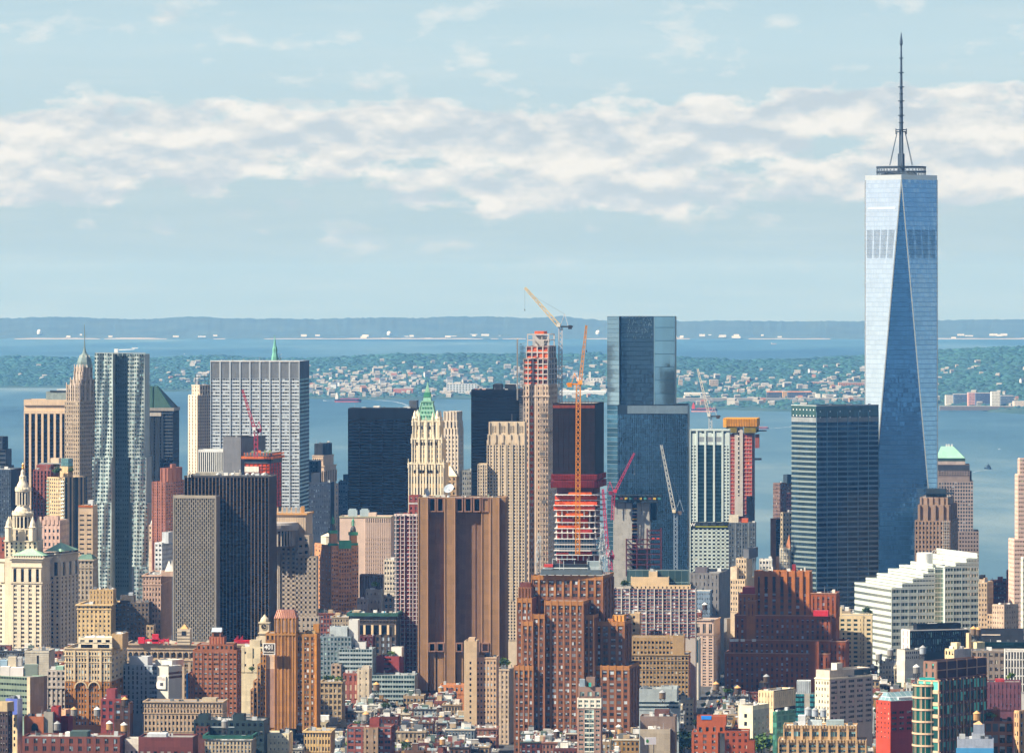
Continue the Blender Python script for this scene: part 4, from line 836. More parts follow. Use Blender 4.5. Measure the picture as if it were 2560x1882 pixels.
# ---------------- middle of the skyline ----------------
# lattice block and the dark finned tower behind it
b=Bld('lattice_block','beige concrete block with a woven lattice of dark slits before the finned tower','office',3990,9)
LT=W('8f877a',.12); k=b.blk(433,541,1239,LT,xr=552,par=.6)
nx,nz=20,29; zt,zb=k.Zp(1247),k.Zp(1600); cw=k.w/nx; ch=(zt-zb)/nz
slit=WIN('17151a','3a3432')
for i in range(nx):
    for j in range(nz):
        z=zb+j*ch+(ch*.5 if i%2 else 0)
        if z+ch*.78<k.z1-.8: b.w.append((1,k.fp('L',(i+.5)*cw,z+ch*.42,.05),-k.fr.a,cw*.62,ch*.82,slit,rnd.choice((0,0,1,2))))
for i in range(nx+1): k.slab('L',max(0,i*cw-cw*.2),min(k.w,i*cw+cw*.2),zb,k.z1-.6,.55,LT,'lattice')
lm=b.mb('lattice',LT)
for i in range(nx):
    for j in range(nz+1):
        z=zb+j*ch+(ch*.5 if i%2 else 0)
        if z<k.z1-.7: k.slab('L',i*cw+cw*.22,i*cw+cw*.78,z-ch*.02,min(z+ch*.20-ch*.02+.05,k.z1-.6),.42,m=lm)
k.slab('L',0,k.w,k.z1-2.0,k.z1+.3,.8,W('9c9282',.06),'coping'); k.slab('L',0,.9,zb,k.z1,.9); k.slab('L',k.w-.9,k.w,zb,k.z1,.9); b.done()
b=Bld('finned_tower','broad dark grey tower with thin vertical steel fins behind the lattice block','office',4001,4,cap=40)
DG=W('2a2a2e',.16); k=b.blk(461,672,1190,DG,d=45,par=.8,w=None)
k.bands('L',41,zt=1198,zb=1600,hf=.45,gm=GLASS('141a24',metal=.3,bay=1.2,spand=.0,line=.2),bm=W('26272b'),out=.18)
FN=W('7c6a5a',.1,.6); k.piers('L',24,zt=1192,zb=1600,w=.45,out=1.5,mat=FN,part='fin'); k.slab('L',0,k.w,k.z1-1.0,k.z1+.4,1.6,W('4c4a4a'),'coping'); k.piers('R',6,w=.4,out=.9,mat=FN,part='fin',zb=1600)
k.on(.1,.35,.3,.8,3.0,W('9a9486')); k.on(.5,.62,.3,.7,2.4,W('b5ada0')); k.gear(16,5,3.2)
dm=b.mb('satellite_dish',W('dddcd6',.05))
for px in (545,583,618,633,660): c=(X(px,4004),4004); z=Z(1188,4004); dm.lathe(c,[(.5,z-1),(1.6,z+.8),(1.6,z+1.3),(.2,z+1.8)],8)
for px,h in ((470,10),(476,9),(556,12),(586,11),(600,14),(663,9)): b.mb('vent_stack',W('c2beb4')).bar((X(px,4003),4003,k.z1-1),(X(px,4003),4003,k.z1+h*.35),.8)
b.done()
# cylinder-crowned court tower
b=Bld('court_tower','grey beige granite tower with a rounded drum and row of finials at its crown','office',4120,7,cap=100)
GB=W('a99b8b',.10); k=b.blk(640,752,1352,GB,d=40,xr=778,par=.5,Yo=2)
q=b.blk(610,764,1283,W('bfa98f',.1),d=34,Yo=3,base=1352,par=.4); q.cornice(None,z=q.z1-1.2,h=1.4,out=1.2,mat=W('c8965c')); q.slab('L',0,q.w,q.z0,q.z0+.8,.4)
for i in range(26): q.slab('L',q.w*i/26,q.w*i/26+.25,q.z0+1,q.z1-2,.15,GB)
for i in range(13): p=q.fr.P(-q.w+q.w*(i+.3)/13.5,2,q.z1); b.mb('finial',W('c9ab86')).bar(p,(p[0],p[1],q.z1+4.6),1.3,.9)
p=q.fr.P(-2.5,2,q.z1); b.mb('finial',W('c8965c')).bar(p,(p[0],p[1],q.z1+5.5),3,2.6)
c=(X(682,4120),4126); dz=lambda p:Z(p,4118); m=b.mb('drum',W('a8a098',.08)); m.lathe(c,[(20,dz(1326)),(20.5,dz(1320)),(20.5,dz(1312)),(19.5,dz(1306)),(18,dz(1305))],36)
m=b.mb('drum_core',DK); m.lathe(c,[(15.5,dz(1364)),(15.5,dz(1326))],24)
m=b.mb('colonnade',W('b5a999',.06))
for i in range(22):
    a=math.pi+math.pi*i/21; p=(c[0]+18.6*math.cos(a),c[1]+18.6*math.sin(a)); m.bar((*p,dz(1364)),(*p,dz(1325)),1.3)
k.slab('L',0,k.w,k.Zp(1362),k.z1+.3,.6); 
k.fac('L',4,17,zt=1368,zb=1560,h0=.56,h1=1,wf=.48,hf=.5,po=.3,so=.3,wm=WIN('2a2426','7a6a58'),wt='dark')
k.bands('L',17,zt=1372,zb=1560,hf=.42,h1=.28,gm=GLASS('2b2624',metal=.3,rough=.2),bm=W('b5a898'),out=.8); k.piers('L',5,zt=1380,zb=1540,w=1.2,out=1.2,mat=W('b3a696'),h0=.30,h1=.54); k.slab('L',k.w*.28,k.w*.55,k.Zp(1545),k.Zp(1378),.05,W('2d2a2c'),'recess'); k.slab('L',k.w*.28,k.w*.56,k.Zp(1382),k.Zp(1374),1.4)
k.fac('R',6,17,zt=1385,zb=1560,wf=.5,hf=.5,wm=DK,wt='dark'); w2=b.blk(752,760,1338,GB,d=20,xr=779,Yo=4); w2.fac('L',1,2,zb=1352)
w3=b.blk(737,792,1390,W('a59787',.1),d=8,Yo=-4); w3.fac('L',5,14,zb=1560,wf=.45,hf=.5,po=.3,so=.3,wm=WIN('2a2426','7a6a58'),wt='dark'); w4=b.blk(744,773,1337,GB,d=20,Yo=-3,base=1390); w4.fac('L',2,3,wf=.5,hf=.5,wm=DK)
w5=b.blk(700,797,1540,GB,d=8,Yo=-10); w5.fac('L',9,4,zb=1600,wf=.45,hf=.5,wm=DK); b.done()
# twin copper cupola building
b=Bld('cupola_building','tan brick tower block with two dark domes and green copper cupolas','office',4470,74,cap=100)
OR=W('c08a62',.14); BR=W('9d7d60',.14)
k=b.blk(787,829,1364,OR,xr=896,par=.6); k.fac('L',5,18,zb=1570,wf=.32,hf=.42,wm=WARM,po=.25,pr=2); 
k.fac('R',3,19,zb=1570,h0=0,h1=.24,wf=.55,hf=.5,wm=DK,po=.3); k.fac('R',5,19,zb=1570,h0=.26,h1=.74,wf=.6,hf=.55,wm=DK,po=.5,zt=1370,pr=2); k.fac('R',3,19,zb=1570,h0=.76,h1=1,wf=.55,hf=.5,wm=DK,po=.3)
for s in (b.p.values()): pass
for py in (1372,1400,1440,1480): k.cornice(py,h=.8,out=.5)
GC=W('4a9479',.14,.6); z=lambda p:Z(p,4470)
k.slab('R',k.d*.27,k.d*.73,k.z1-2.5,k.z1+4.5,.8,GC,'copper_cresting')
for (f,base,cup,tip) in ((.12,1340,1313,1290),(.88,1345,1316,1294)):
    c=k.fr.P(-7,k.d*f,0); fr2=k.fr; u=k.d*.115
    m=b.new('turret',OR); m.box(fr2,-7-u,-7+u,k.d*f-u,k.d*f+u,k.z0,z(base-8)); 
    m=b.new('turret_band',GC); m.box(fr2,-7-u-.7,-7+u+.7,k.d*f-u-.7,k.d*f+u+.7,z(base-6),z(base-14)); m.box(fr2,-7-u-.8,-7+u+.8,k.d*f-u-.8,k.d*f+u+.8,k.z1-.5,k.z1+2)
    m=b.new('dome',W('4c4a48',.1,.5)); m.lathe(c,[(u*.92,z(base-14)),(u*.9,z(base-19)),(u*.72,z(base-25)),(u*.42,z(base-29)),(u*.3,z(base-30))],14)
    m=b.new('cupola',GC); m.lathe(c,[(u*.36,z(base-30)),(u*.3,z(base-32)),(u*.3,z(base-40)),(u*.42,z(base-41)),(u*.3,z(base-45)),(u*.08,z(base-48)),(.1,z(base-53))],10)
    for sx in (-1,1): m.bar((c[0]+sx*u*.6,c[1],z(base-30)),(c[0]+sx*u*.5,c[1],z(base-41)),.5)
tk=b.mb('tank_house',W('d8cdb4')); tc=k.fr.P(-k.w*.72,8,0); tk.lathe(tc,[(6.5,k.z1-1),(6.5,k.z1+6),(6.9,k.z1+6.2),(.4,k.z1+9)],10); b.done()
# pale pink blank-walled telephone tower
b=Bld('blank_tower','pale pink stone tower, blank left wall, fine vertical ribs and cooling boxes on top','tower',4560,4)
PS=W('cdb6a6',.07); k=b.blk(849,977,1291,PS,d=40,xr=985,par=.9,roof=W('b5b0a0')); k.cornice(None,z=k.z1-1,h=1.2,out=.4,mat=W('a8a58a'))
k.fac('L',14,1,zt=1295,zb=1306,h0=.5,h1=1,wf=.5,hf=.96,po=.7,so=.05,wm=DK,wt='dark'); k.fac('L',14,12,zt=1345,zb=1470,h0=.5,h1=1,wf=.42,hf=.42,po=.7,so=.05,wm=WIN('2a1e22'),wt='dark'); k.piers('L',14,zt=1306,zb=1346,w=1.0,out=.7,h0=.5)
for px in (881,911):
    a=X(px,4566); m=b.new('cooling_tower',W('9fb0b6',.1,.5)); m.box(Fr(a,4572,0),-4,4,0,7,k.z1-1,k.z1+5); m.box(Fr(a,4572,0),-3,3,1,6,k.z1+5,k.z1+6.2)
k.on(.55,.7,.2,.5,4,PS); b.done()
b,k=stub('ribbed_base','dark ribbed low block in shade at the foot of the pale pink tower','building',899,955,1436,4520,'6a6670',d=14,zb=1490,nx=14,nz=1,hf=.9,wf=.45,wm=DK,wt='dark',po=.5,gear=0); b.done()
b,k=stub('stone_building','narrow white stone building with grouped windows right of the pale pink tower','building',960,988,1399,4110,'d9cdb8',d=22,zb=1478,nx=4,nz=6,wf=.6,hf=.45,wm=DK,gear=3); b.done()
b,k=stub('loft','plain grey building with six small windows and a green bush on its roof','building',914,952,1473,4060,'a9a394',d=22,zb=1535,nx=4,nz=3,wf=.25,hf=.35,wm=DK,xr=957,a=5,gear=2); b.done()
b,k=stub('loft','low plain grey gable end left of the small grey building','building',892,916,1497,4040,'9d9b92',d=16,zb=1535,nx=3,nz=2,wf=.3,hf=.3,gear=2); b.done()
b,k=stub('ornate_building','grey stone annex with cream attic right of the small grey building','building',950,992,1490,4075,'b0a391',d=20,zb=1540,nx=4,nz=3,wm=DK,gear=5); b.done()
# old ornate block with green cornice and cream columns
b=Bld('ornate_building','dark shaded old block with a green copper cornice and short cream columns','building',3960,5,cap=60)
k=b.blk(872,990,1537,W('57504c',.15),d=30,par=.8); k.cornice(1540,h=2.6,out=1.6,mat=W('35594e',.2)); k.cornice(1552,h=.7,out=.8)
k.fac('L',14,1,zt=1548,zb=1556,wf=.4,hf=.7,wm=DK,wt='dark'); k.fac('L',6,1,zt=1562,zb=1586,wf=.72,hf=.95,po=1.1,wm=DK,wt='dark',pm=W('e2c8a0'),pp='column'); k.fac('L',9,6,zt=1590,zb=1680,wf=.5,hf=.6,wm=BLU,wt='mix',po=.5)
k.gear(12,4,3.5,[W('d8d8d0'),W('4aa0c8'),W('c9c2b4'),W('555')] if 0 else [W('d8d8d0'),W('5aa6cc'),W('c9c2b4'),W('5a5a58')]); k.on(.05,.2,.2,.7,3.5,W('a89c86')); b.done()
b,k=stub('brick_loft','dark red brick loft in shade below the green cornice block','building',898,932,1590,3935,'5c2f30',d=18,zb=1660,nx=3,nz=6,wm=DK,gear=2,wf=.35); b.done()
# red balcony grid apartment block
b=Bld('balcony_tower','tall red brick apartment block crossed by a white grid of balconies, left of windowless tower','apartment',3990,7,cap=100)
RB=W('8a4640',.14); k=b.blk(986,1046,1285,RB,d=26,par=.8); k.fac('L',8,37,zb=1720,wf=.5,hf=.5,wm=WIN('1a1e26','8a98a0'),po=.2,so=.15)
for i in (1,3.2,5.4,7.6):
    for j in range(38):
        z=k.z1-1.5-j*3.15; h=k.w*i/8.2
        if z>k.Zp(1720): k.slab('L',max(0,h-2.2),min(k.w,h+1.2),z,z+.55,1.3,W('c9b4b0',.1),'balcony')
for i in (.5,2.1,3.4,5.2,6.3,7.5): k.slab('L',k.w*i/8.2,k.w*i/8.2+.45,k.Zp(1720),k.z1,1.5,W('cfc4c0'),'balcony_post')
k.slab('L',0,k.w*.18,k.Zp(1720),k.z1-.5,.4,W('5c6468'),'side_bay') ; k.slab('L',0,k.w,k.z1-1,k.z1+.2,1.0,W('d5c4ba'),'coping'); q=b.blk(1022,1046,1238,RB,d=14,Yo=5,base=1290); q.fac('L',2,4,wf=.4,hf=.5); q.slab('L',0,q.w,q.Zp(1260),q.Zp(1256),.5,W('b9b3ae')); k.gear(8,2,2.5); b.done()
# the windowless brown tower
b=Bld('windowless_tower','massive windowless brown granite tower with projecting shafts and square vents at the top','tower',3918,4,cap=60)
TH=W('93714f',.13,course=0); k=b.blk(1045,1252,1243,W('7d5f48',.13),d=50,xr=1259,par=.8); zb=1725  # wall between the shafts coloured darker, shade of the recesses painted in
for (a,c,o) in ((1045,1070,5.5),(1112,1139,5.5),(1232,1252,5.5)):
    pass
def h(px): return (px-1045)/(1252-1045)*k.w
for (a,c,o) in ((1046,1072,5.8),(1112,1140,5.8),(1204,1226,4.0),(1226,1250,5.8)):
    k.slab('L',h(a),h(c),k.Zp(zb),k.z1,o,TH,'shaft')
    for e in (a+1.5,c-1.5): k.slab('L',h(e)-.4,h(e)+.4,k.Zp(zb),k.z1-.5,o+.5,W('a5805e',.08),'shaft_rib')
for e in (1088,1100,1163,1188): k.slab('L',h(e)-.25,h(e)+.25,k.Zp(1605),k.Zp(1280),.5,W('8a6856'),'panel_joint')
vm=W('8e6a56',.1)
def vent(x0,x1,t,bt,o):
    m=b.new('vent',vm); a,c,z0,z1=h(x0),h(x1),k.Zp(bt),k.Zp(t); f=.9
    k.slab('L',a,a+f,z0,z1,o,m=m); k.slab('L',c-f,c,z0,z1,o,m=m); k.slab('L',a+f,c-f,z1-f,z1,o,m=m); k.slab('L',a+f,c-f,z0,z0+f*.8,o,m=m)
    d=b.new('vent_opening',W('1c1a22',.1)); k.slab('L',a+f,c-f,z0+f*.8,z1-f,.4,m=d,faces=False)
for x0,x1 in ((1073,1091),(1093,1111),(1141,1159),(1162,1181),(1184,1203),(1205,1224)): vent(x0,x1,1243,1279,5.2 if x0<1200 else 4.8)
for x0,x1 in ((1073,1091),(1093,1112),(1141,1158),(1188,1202),(1205,1224)): vent(x0,x1,1605,1628,6.6 if x0<1200 else 6.9)
for (a,c) in ((1073,1091),(1093,1111),(1141,1160),(1163,1182),(1184,1203)): k.slab('L',h(a)+.5,h(c)-.3,k.Zp(zb),k.Zp(1628),3.9,TH,'shaft')
k.piers('R',3,w=8,out=3.5,mat=TH,part='shaft',zb=zb); k.gear(14,9,2.5,[W('b9b8a8'),W('9aa58a'),W('d2d0c8'),W('6a6a68')])
m=b.new('satellite_dish',W('cdd8de',.05,.5)); z0=k.z1-1; c=(X(1122,3930),3930); m.lathe(c,[(1,z0),(1,z0+2)],8)
def dish(px,py,r,tx,tz,Y=3928,name='satellite_dish'):
    m=b.new(name,W('b4bfc6',.05,.5)); n=14; ax=Vector((tx,-1,tz)).normalized(); x=ax.cross(Vector((0,0,1))).normalized(); y=x.cross(ax); c=Vector((X(px,Y),Y,Z(py,Y)))
    prev=None
    for rr,dd in ((.05,-.35),(.5,-.25),(1,.1)):
        cur=[tuple(c+x*rr*r*math.cos(2*math.pi*i/n)+y*rr*r*math.sin(2*math.pi*i/n)+ax*dd*r) for i in range(n)]
        if prev: 
            for i in range(n): m.q([prev[i],prev[(i+1)%n],cur[(i+1)%n],cur[i]])
        prev=cur
    m.bar(c,(c.x,c.y+.5,k.z1-1),.8)
dish(1122,1221,4.0,-.5,.9); dish(1067,1230,3.2,1.6,.6); b.done()
# black slab
def black(name,label,xl,xm,top,Y,d,zb,nz,a=3,xr=None,nb=6,eq=True):
    b=Bld(name,label,'tower',Y,a,cap=60); k=b.blk(xl,xm,top,W('0b0d11',.1,.6),d=d,xr=xr,par=.8,roof=W('5a5c5e')); L=k.w
    k.bands('L',nz,zt=top+ (28 if nb==6 else 16),zb=zb,hf=.5,gm=GLASS('0c121c',metal=.25,bay=1.4,spand=0,line=.25,lcol='06080a',var=.8,tilt=.02),bm=W('0c0f14',.1,.6),out=.12)
    k.piers('L',nb,zb=zb,w=.7,out=.35,mat=W('08090c',.1,.6)); k.fac('R',8,nz,zt=top+28,zb=zb,wf=.7,hf=.5,po=.15,so=.1,wm=DK,wt='dark')
    return b,k
b,k=black('black_tower','wide black office tower with faint brownish floors left of the cream gothic tower',870,1042,1021,4850,45,1330,36)
k.on(.03,.1,.1,.4,1.2,W('c8c8c4'),'air_conditioner'); k.on(.36,.45,.1,.4,3,W('d8d4cc'),'air_conditioner'); k.on(.80,.9,.1,.5,2.4,W('b9bcbc'),'air_conditioner'); k.on(.88,.99,.2,.7,8,W('565a5e')); k.slab('L',k.w*.02,k.w*.86,k.z1-.2,k.z1+.8,.1,W('3a3c40')); k.gear(10,2,2)
b.done()
b,k=black('black_steel_tower','black steel tower with heavy bands and two box chillers on its roof',1178,1310,974,4806,45,1330,44,nb=3)
for a,c in ((.40,.58),(.62,.82)): k.on(a,c,.2,.6,5.5,W('2b2e33')); 
k.on(.42,.56,.2,.6,6.2,W('4a4e54'),'chiller'); k.gear(9,3,2,[W('c8a49a'),W('d8d8d4'),W('a9544a')]); k.bands('L',44,zb=1330,hf=.55,out=.5,bm=W('08090c',.1,.6)); b.done()
# stepped beige tower with hollow crown, left background
b=Bld('stone_tower','beige stone tower stepping up to a dark box top left of the wide black tower','tower',5100,14)
S=W('c9b096',.1); k=b.blk(778,816,1212,S,xr=852,par=.6); k.fac('L',6,8,zb=1330,wf=.4,hf=.5,wm=DK); k.fac('R',5,8,zb=1330,wf=.4,hf=.5,wm=DK)
q=b.blk(781,810,1164,S,xr=840,base=1212,Yo=4); q.fac('L',5,1,zt=1176,zb=1206,wf=.5,hf=.9,wm=DK,po=1); q.fac('R',5,1,zt=1176,zb=1206,wf=.5,hf=.9,wm=DK,po=1); q.cornice(None,z=q.z1-1,h=1.2,out=.7)
q=b.blk(781,808,1138,S,xr=834,base=1166,Yo=7); q.fac('L',5,1,zt=1146,zb=1152,wf=.5,hf=.8,wm=DK,po=.3); q.cornice(None,z=q.z1-1,h=1,out=.5); q=b.blk(786,806,1109,W('3c4048'),xr=829,base=1139,Yo=9); q.piers('L',6,w=.5,out=.4,mat=W('4c525a')); q.piers('R',6,w=.5,out=.4,mat=W('4c525a')); q.gear(4); b.done()
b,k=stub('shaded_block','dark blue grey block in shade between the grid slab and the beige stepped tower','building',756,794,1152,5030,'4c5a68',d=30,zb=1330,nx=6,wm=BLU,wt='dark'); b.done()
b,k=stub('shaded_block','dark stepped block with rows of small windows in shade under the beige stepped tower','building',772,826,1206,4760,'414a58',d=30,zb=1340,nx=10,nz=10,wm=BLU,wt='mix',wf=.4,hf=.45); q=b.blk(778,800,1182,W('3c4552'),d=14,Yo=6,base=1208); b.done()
b,k=stub('blue_glass_block','small blue grey glass block left of the black tower foot','building',846,874,1203,4960,'5a6c7c',d=25,zb=1330,nx=5,wm=BLU,wt='mix',xr=None); q=b.blk(858,876,1186,W('4f6272'),d=12,Yo=5,base=1205); k.gear(3); b.done()
# cream gothic tower
def gothic():
    Y=4433; b=Bld('gothic_tower','cream terracotta gothic tower with a steep green copper pyramid crown','tower',Y,5,cap=100)
    CR=W('e6d8bb',.08); GR=W('80ac94',.15,.6); DW=WIN('2e2a26','c9b48a')
    def stage(xl,xm,top,base,d,Yo,nx,nz,hf=.62,wf=.42,groups=3,w=.9):
        k=b.blk(xl,xm,top,CR,d=d,base=base,Yo=Yo,par=.5); k.fac('L',nx,nz,wf=wf,hf=hf,wm=DW,po=.5,so=.15,sm=W('cfae7c',.1),edge=.6); k.fac('R',max(3,nx//2),nz,wf=wf,hf=hf,wm=DW,po=.5,so=.15)
        k.piers('L',groups,w=w*1.7,out=1.3,mat=CR,part='buttress'); k.piers('R',groups,w=w*1.4,out=1.1,mat=CR,part='buttress')
        k.cornice(None,z=k.z1-.9,h=.9,out=.8)
        for i in range(groups+1): p=k.fr.P(-k.w+k.w*i/groups,-.8,k.z1-4); b.new('pinnacle',CR).bar(p,(p[0],p[1],k.z1+4),1.5,.3)
        for i in range(nx*2): k.slab('L',k.w*i/(nx*2),k.w*i/(nx*2)+.5,k.z1,k.z1+1.1,.7,CR,'cresting')
        return k
    k=stage(1021,1109,1158,0,32,0,12,19,groups=4); k2=stage(1029,1104,1096,1160,27,3,11,5,groups=4); k3=stage(1031,1099,1052,1098,24,5,9,3,hf=.75,groups=4)
    for q,t,n in ((k,1174,9),(k2,1104,9),(k3,1064,5)):      # arched top storeys: dark tall lights
        for i in range(n):
            c=q.w*(.14+.72*(i+.5)/n); m=b.new('arched_window',WIN('26221f','6b5a44')); w=.75; z0,z1=q.Zp(t+9),q.Zp(t)
            m.q([q.fp('L',c-w,z0,.62),q.fp('L',c+w,z0,.62),q.fp('L',c+w,z1-.8,.62),q.fp('L',c,z1,.62),q.fp('L',c-w,z1-.8,.62)])
    fr=k3.fr; w,d=k3.w,k3.d; zz=lambda p:Z(p,k3.Y)
    for (u,v) in ((-w+2,1.5),(-2,1.5),(-w+2,d-2),(-2,d-2)):
        c=fr.P(u,v,0); m=b.new('corner_turret',CR); m.lathe(c,[(2.2,k3.z0),(2.2,zz(1048)),(2.5,zz(1046)),(1.6,zz(1042)),(1.3,zz(1034)),(.2,zz(1026))],8)
    for u in (.25,.75): c=fr.P(-w*u,.6,0); m=b.new('corner_turret',CR); m.lathe(c,[(1.1,k3.z0),(1.1,zz(1046)),(.8,zz(1040)),(.1,zz(1030))],8)
    m=b.mb('copper_roof',GR); m.frus(fr,(-w+3.4,-3.4,3,d-3),zz(1053),(-w+6.8,-6.8,7,d-7),zz(1006)); m.frus(fr,(-w+6.2,-6.2,6.4,d-6.4),zz(1006),(-w+6.2,-6.2,6.4,d-6.4),zz(1003))
    m.frus(fr,(-w+8,-8,8,d-8),zz(1003),(-w+8.8,-8.8,9,d-9),zz(992)); m.frus(fr,(-w+9.4,-9.4,10,d-10),zz(982),(-w/2-.9,-w/2+.9,d/2-.9,d/2+.9),zz(966)); m.frus(fr,(-w/2-.8,-w/2+.8,d/2-.8,d/2+.8),zz(966),(-w/2-.15,-w/2+.15,d/2-.15,d/2+.15),zz(955))
    pm=b.mb('lantern_post',W('4f9a78',.1,.6)); 
    for i in range(5):
        for v in (8.8,d-8.8): p=fr.P(-w+8.7+(w-17.4)*i/4,v,zz(993)); pm.bar(p,(*fr.P(-w+9.6+(w-19.2)*i/4,v,0)[:2],zz(981)),.7)
    dm=b.mb('dormer',W('4d8d72',.1)); 
    for j,(py,n) in enumerate(((1043,5),(1033,4),(1022,4),(1012,3))):
        f=(1053-py)/47; half=(w/2-3.4)*(1-f)+(w/2-6.8)*f
        for i in range(n): u=-w/2+half*1.5*((i+.5)/n-.5)*1.05; dm.box(fr,u-.5,u+.5,2.6+4*f,4.4+4*f,zz(py),zz(py)+1.5)
    for u in (-w+3.4,-3.4): m.bar(fr.P(u,3,zz(1053)),fr.P(u+(3.4 if u<-w/2 else -3.4),7,zz(1006)),.7)
    b.done()
gothic()
b=Bld('deco_tower','pale stone art deco tower with faceted stepped crown right of the gothic tower','tower',5000,12)
S=W('d2c3ae',.09); k=b.blk(1103,1146,1087,S,xr=1158,par=.6); k.fac('L',5,15,zb=1250,wf=.35,hf=.55,wm=DK); k.piers('L',5,w=1.4,out=.6,zb=1250); k.fac('R',4,15,zb=1250,wf=.4,hf=.55,wm=DK)
for xl,xm,xr,top,base,nx,Yo in ((1104,1144,1157,1070,1090,5,2),(1106,1143,1156,1052,1072,4,3),(1109,1142,1154,1028,1054,4,4)):
    q=b.blk(xl,xm,top,S,xr=xr,base=base,Yo=Yo,par=.4); q.piers('L',nx,w=1.9,out=.8); q.fac('L',nx,1,wf=.35,hf=.85,wm=DK,po=.2) if top!=1028 else None; q.piers('R',3,w=2,out=.7)
q.slab('L',q.w*.42,q.w*.58,q.Zp(1070),q.Zp(1057),1.0,W('2a2a30'),'louver'); b.done()
b,k=stub('apartment_block','small grey stepped block beside the deco tower foot','building',1156,1178,1176,4990,'9a9890',d=20,zb=1240,nx=4,nz=5,wm=DK); b.done()
b,k=stub('hip_roof_building','tan brick block with a steep cream hipped roof right of the gothic tower','building',1107,1141,1190,4600,'b89a74',d=24,zb=1240,nx=3,nz=4,wf=.5,hf=.5,pr=2,wm=DK,gear=0); b.mb('hip_roof',W('f0d8b0',.06)).frus(k.fr,(-k.w-.5,.5,-.5,k.d),k.z1,(-k.w*.95,-k.w*.5,k.d*.4,k.d*.6),k.Zp(1166)); b.mb('chimney',W('c9a878')).box(k.fr,-k.w*.85,-k.w*.6,k.d*.5,k.d*.7,k.z1,k.Zp(1158)); b.done()
# beige stepped tower behind the windowless one
b=Bld('stepped_tower','beige stone tower of close set window rows with a blank latticed crown','tower',4350,4,cap=100)
S=W('cbb89d',.09); k=b.blk(1217,1312,1112,S,d=28,par=.6); k.fac('L',13,60,zt=1112,zb=1600,wf=.55,hf=.5,wm=WIN('17181e','8f8c84'),po=.5,so=.2,wt='dark'); k.piers('L',6,w=1.2,out=.9,zb=1500,zt=1100)
q=b.blk(1219,1312,1086,S,d=24,Yo=2,base=1113); q.piers('L',5,w=1.8,out=.8); q=b.blk(1222,1312,1055,S,d=20,Yo=3,base=1088); q.piers('L',4,w=2,out=.9); lm=b.mb('lattice_panel',W('a99c88'))
for i in range(4):
    for j in range(3):
        for e in range(2): q.slab('L',q.w*(i+.3+e*.3)/4,q.w*(i+.45+e*.3)/4,q.Zp(1080-j*6),q.Zp(1076-j*6),.4,m=lm)
q=b.blk(1194,1218,1160,S,d=26,Yo=-2); q.fac('L',4,12,zb=1260,wf=.55,hf=.5,wm=DK,po=.4); q.piers('L',2,w=1,out=.7); b.mb('antenna',W('777')if 0 else W('7a7a7a')).bar(k.fr.P(-k.w*.35,5,k.z1),k.fr.P(-k.w*.35,5,k.Zp(1035)),.4); b.done()
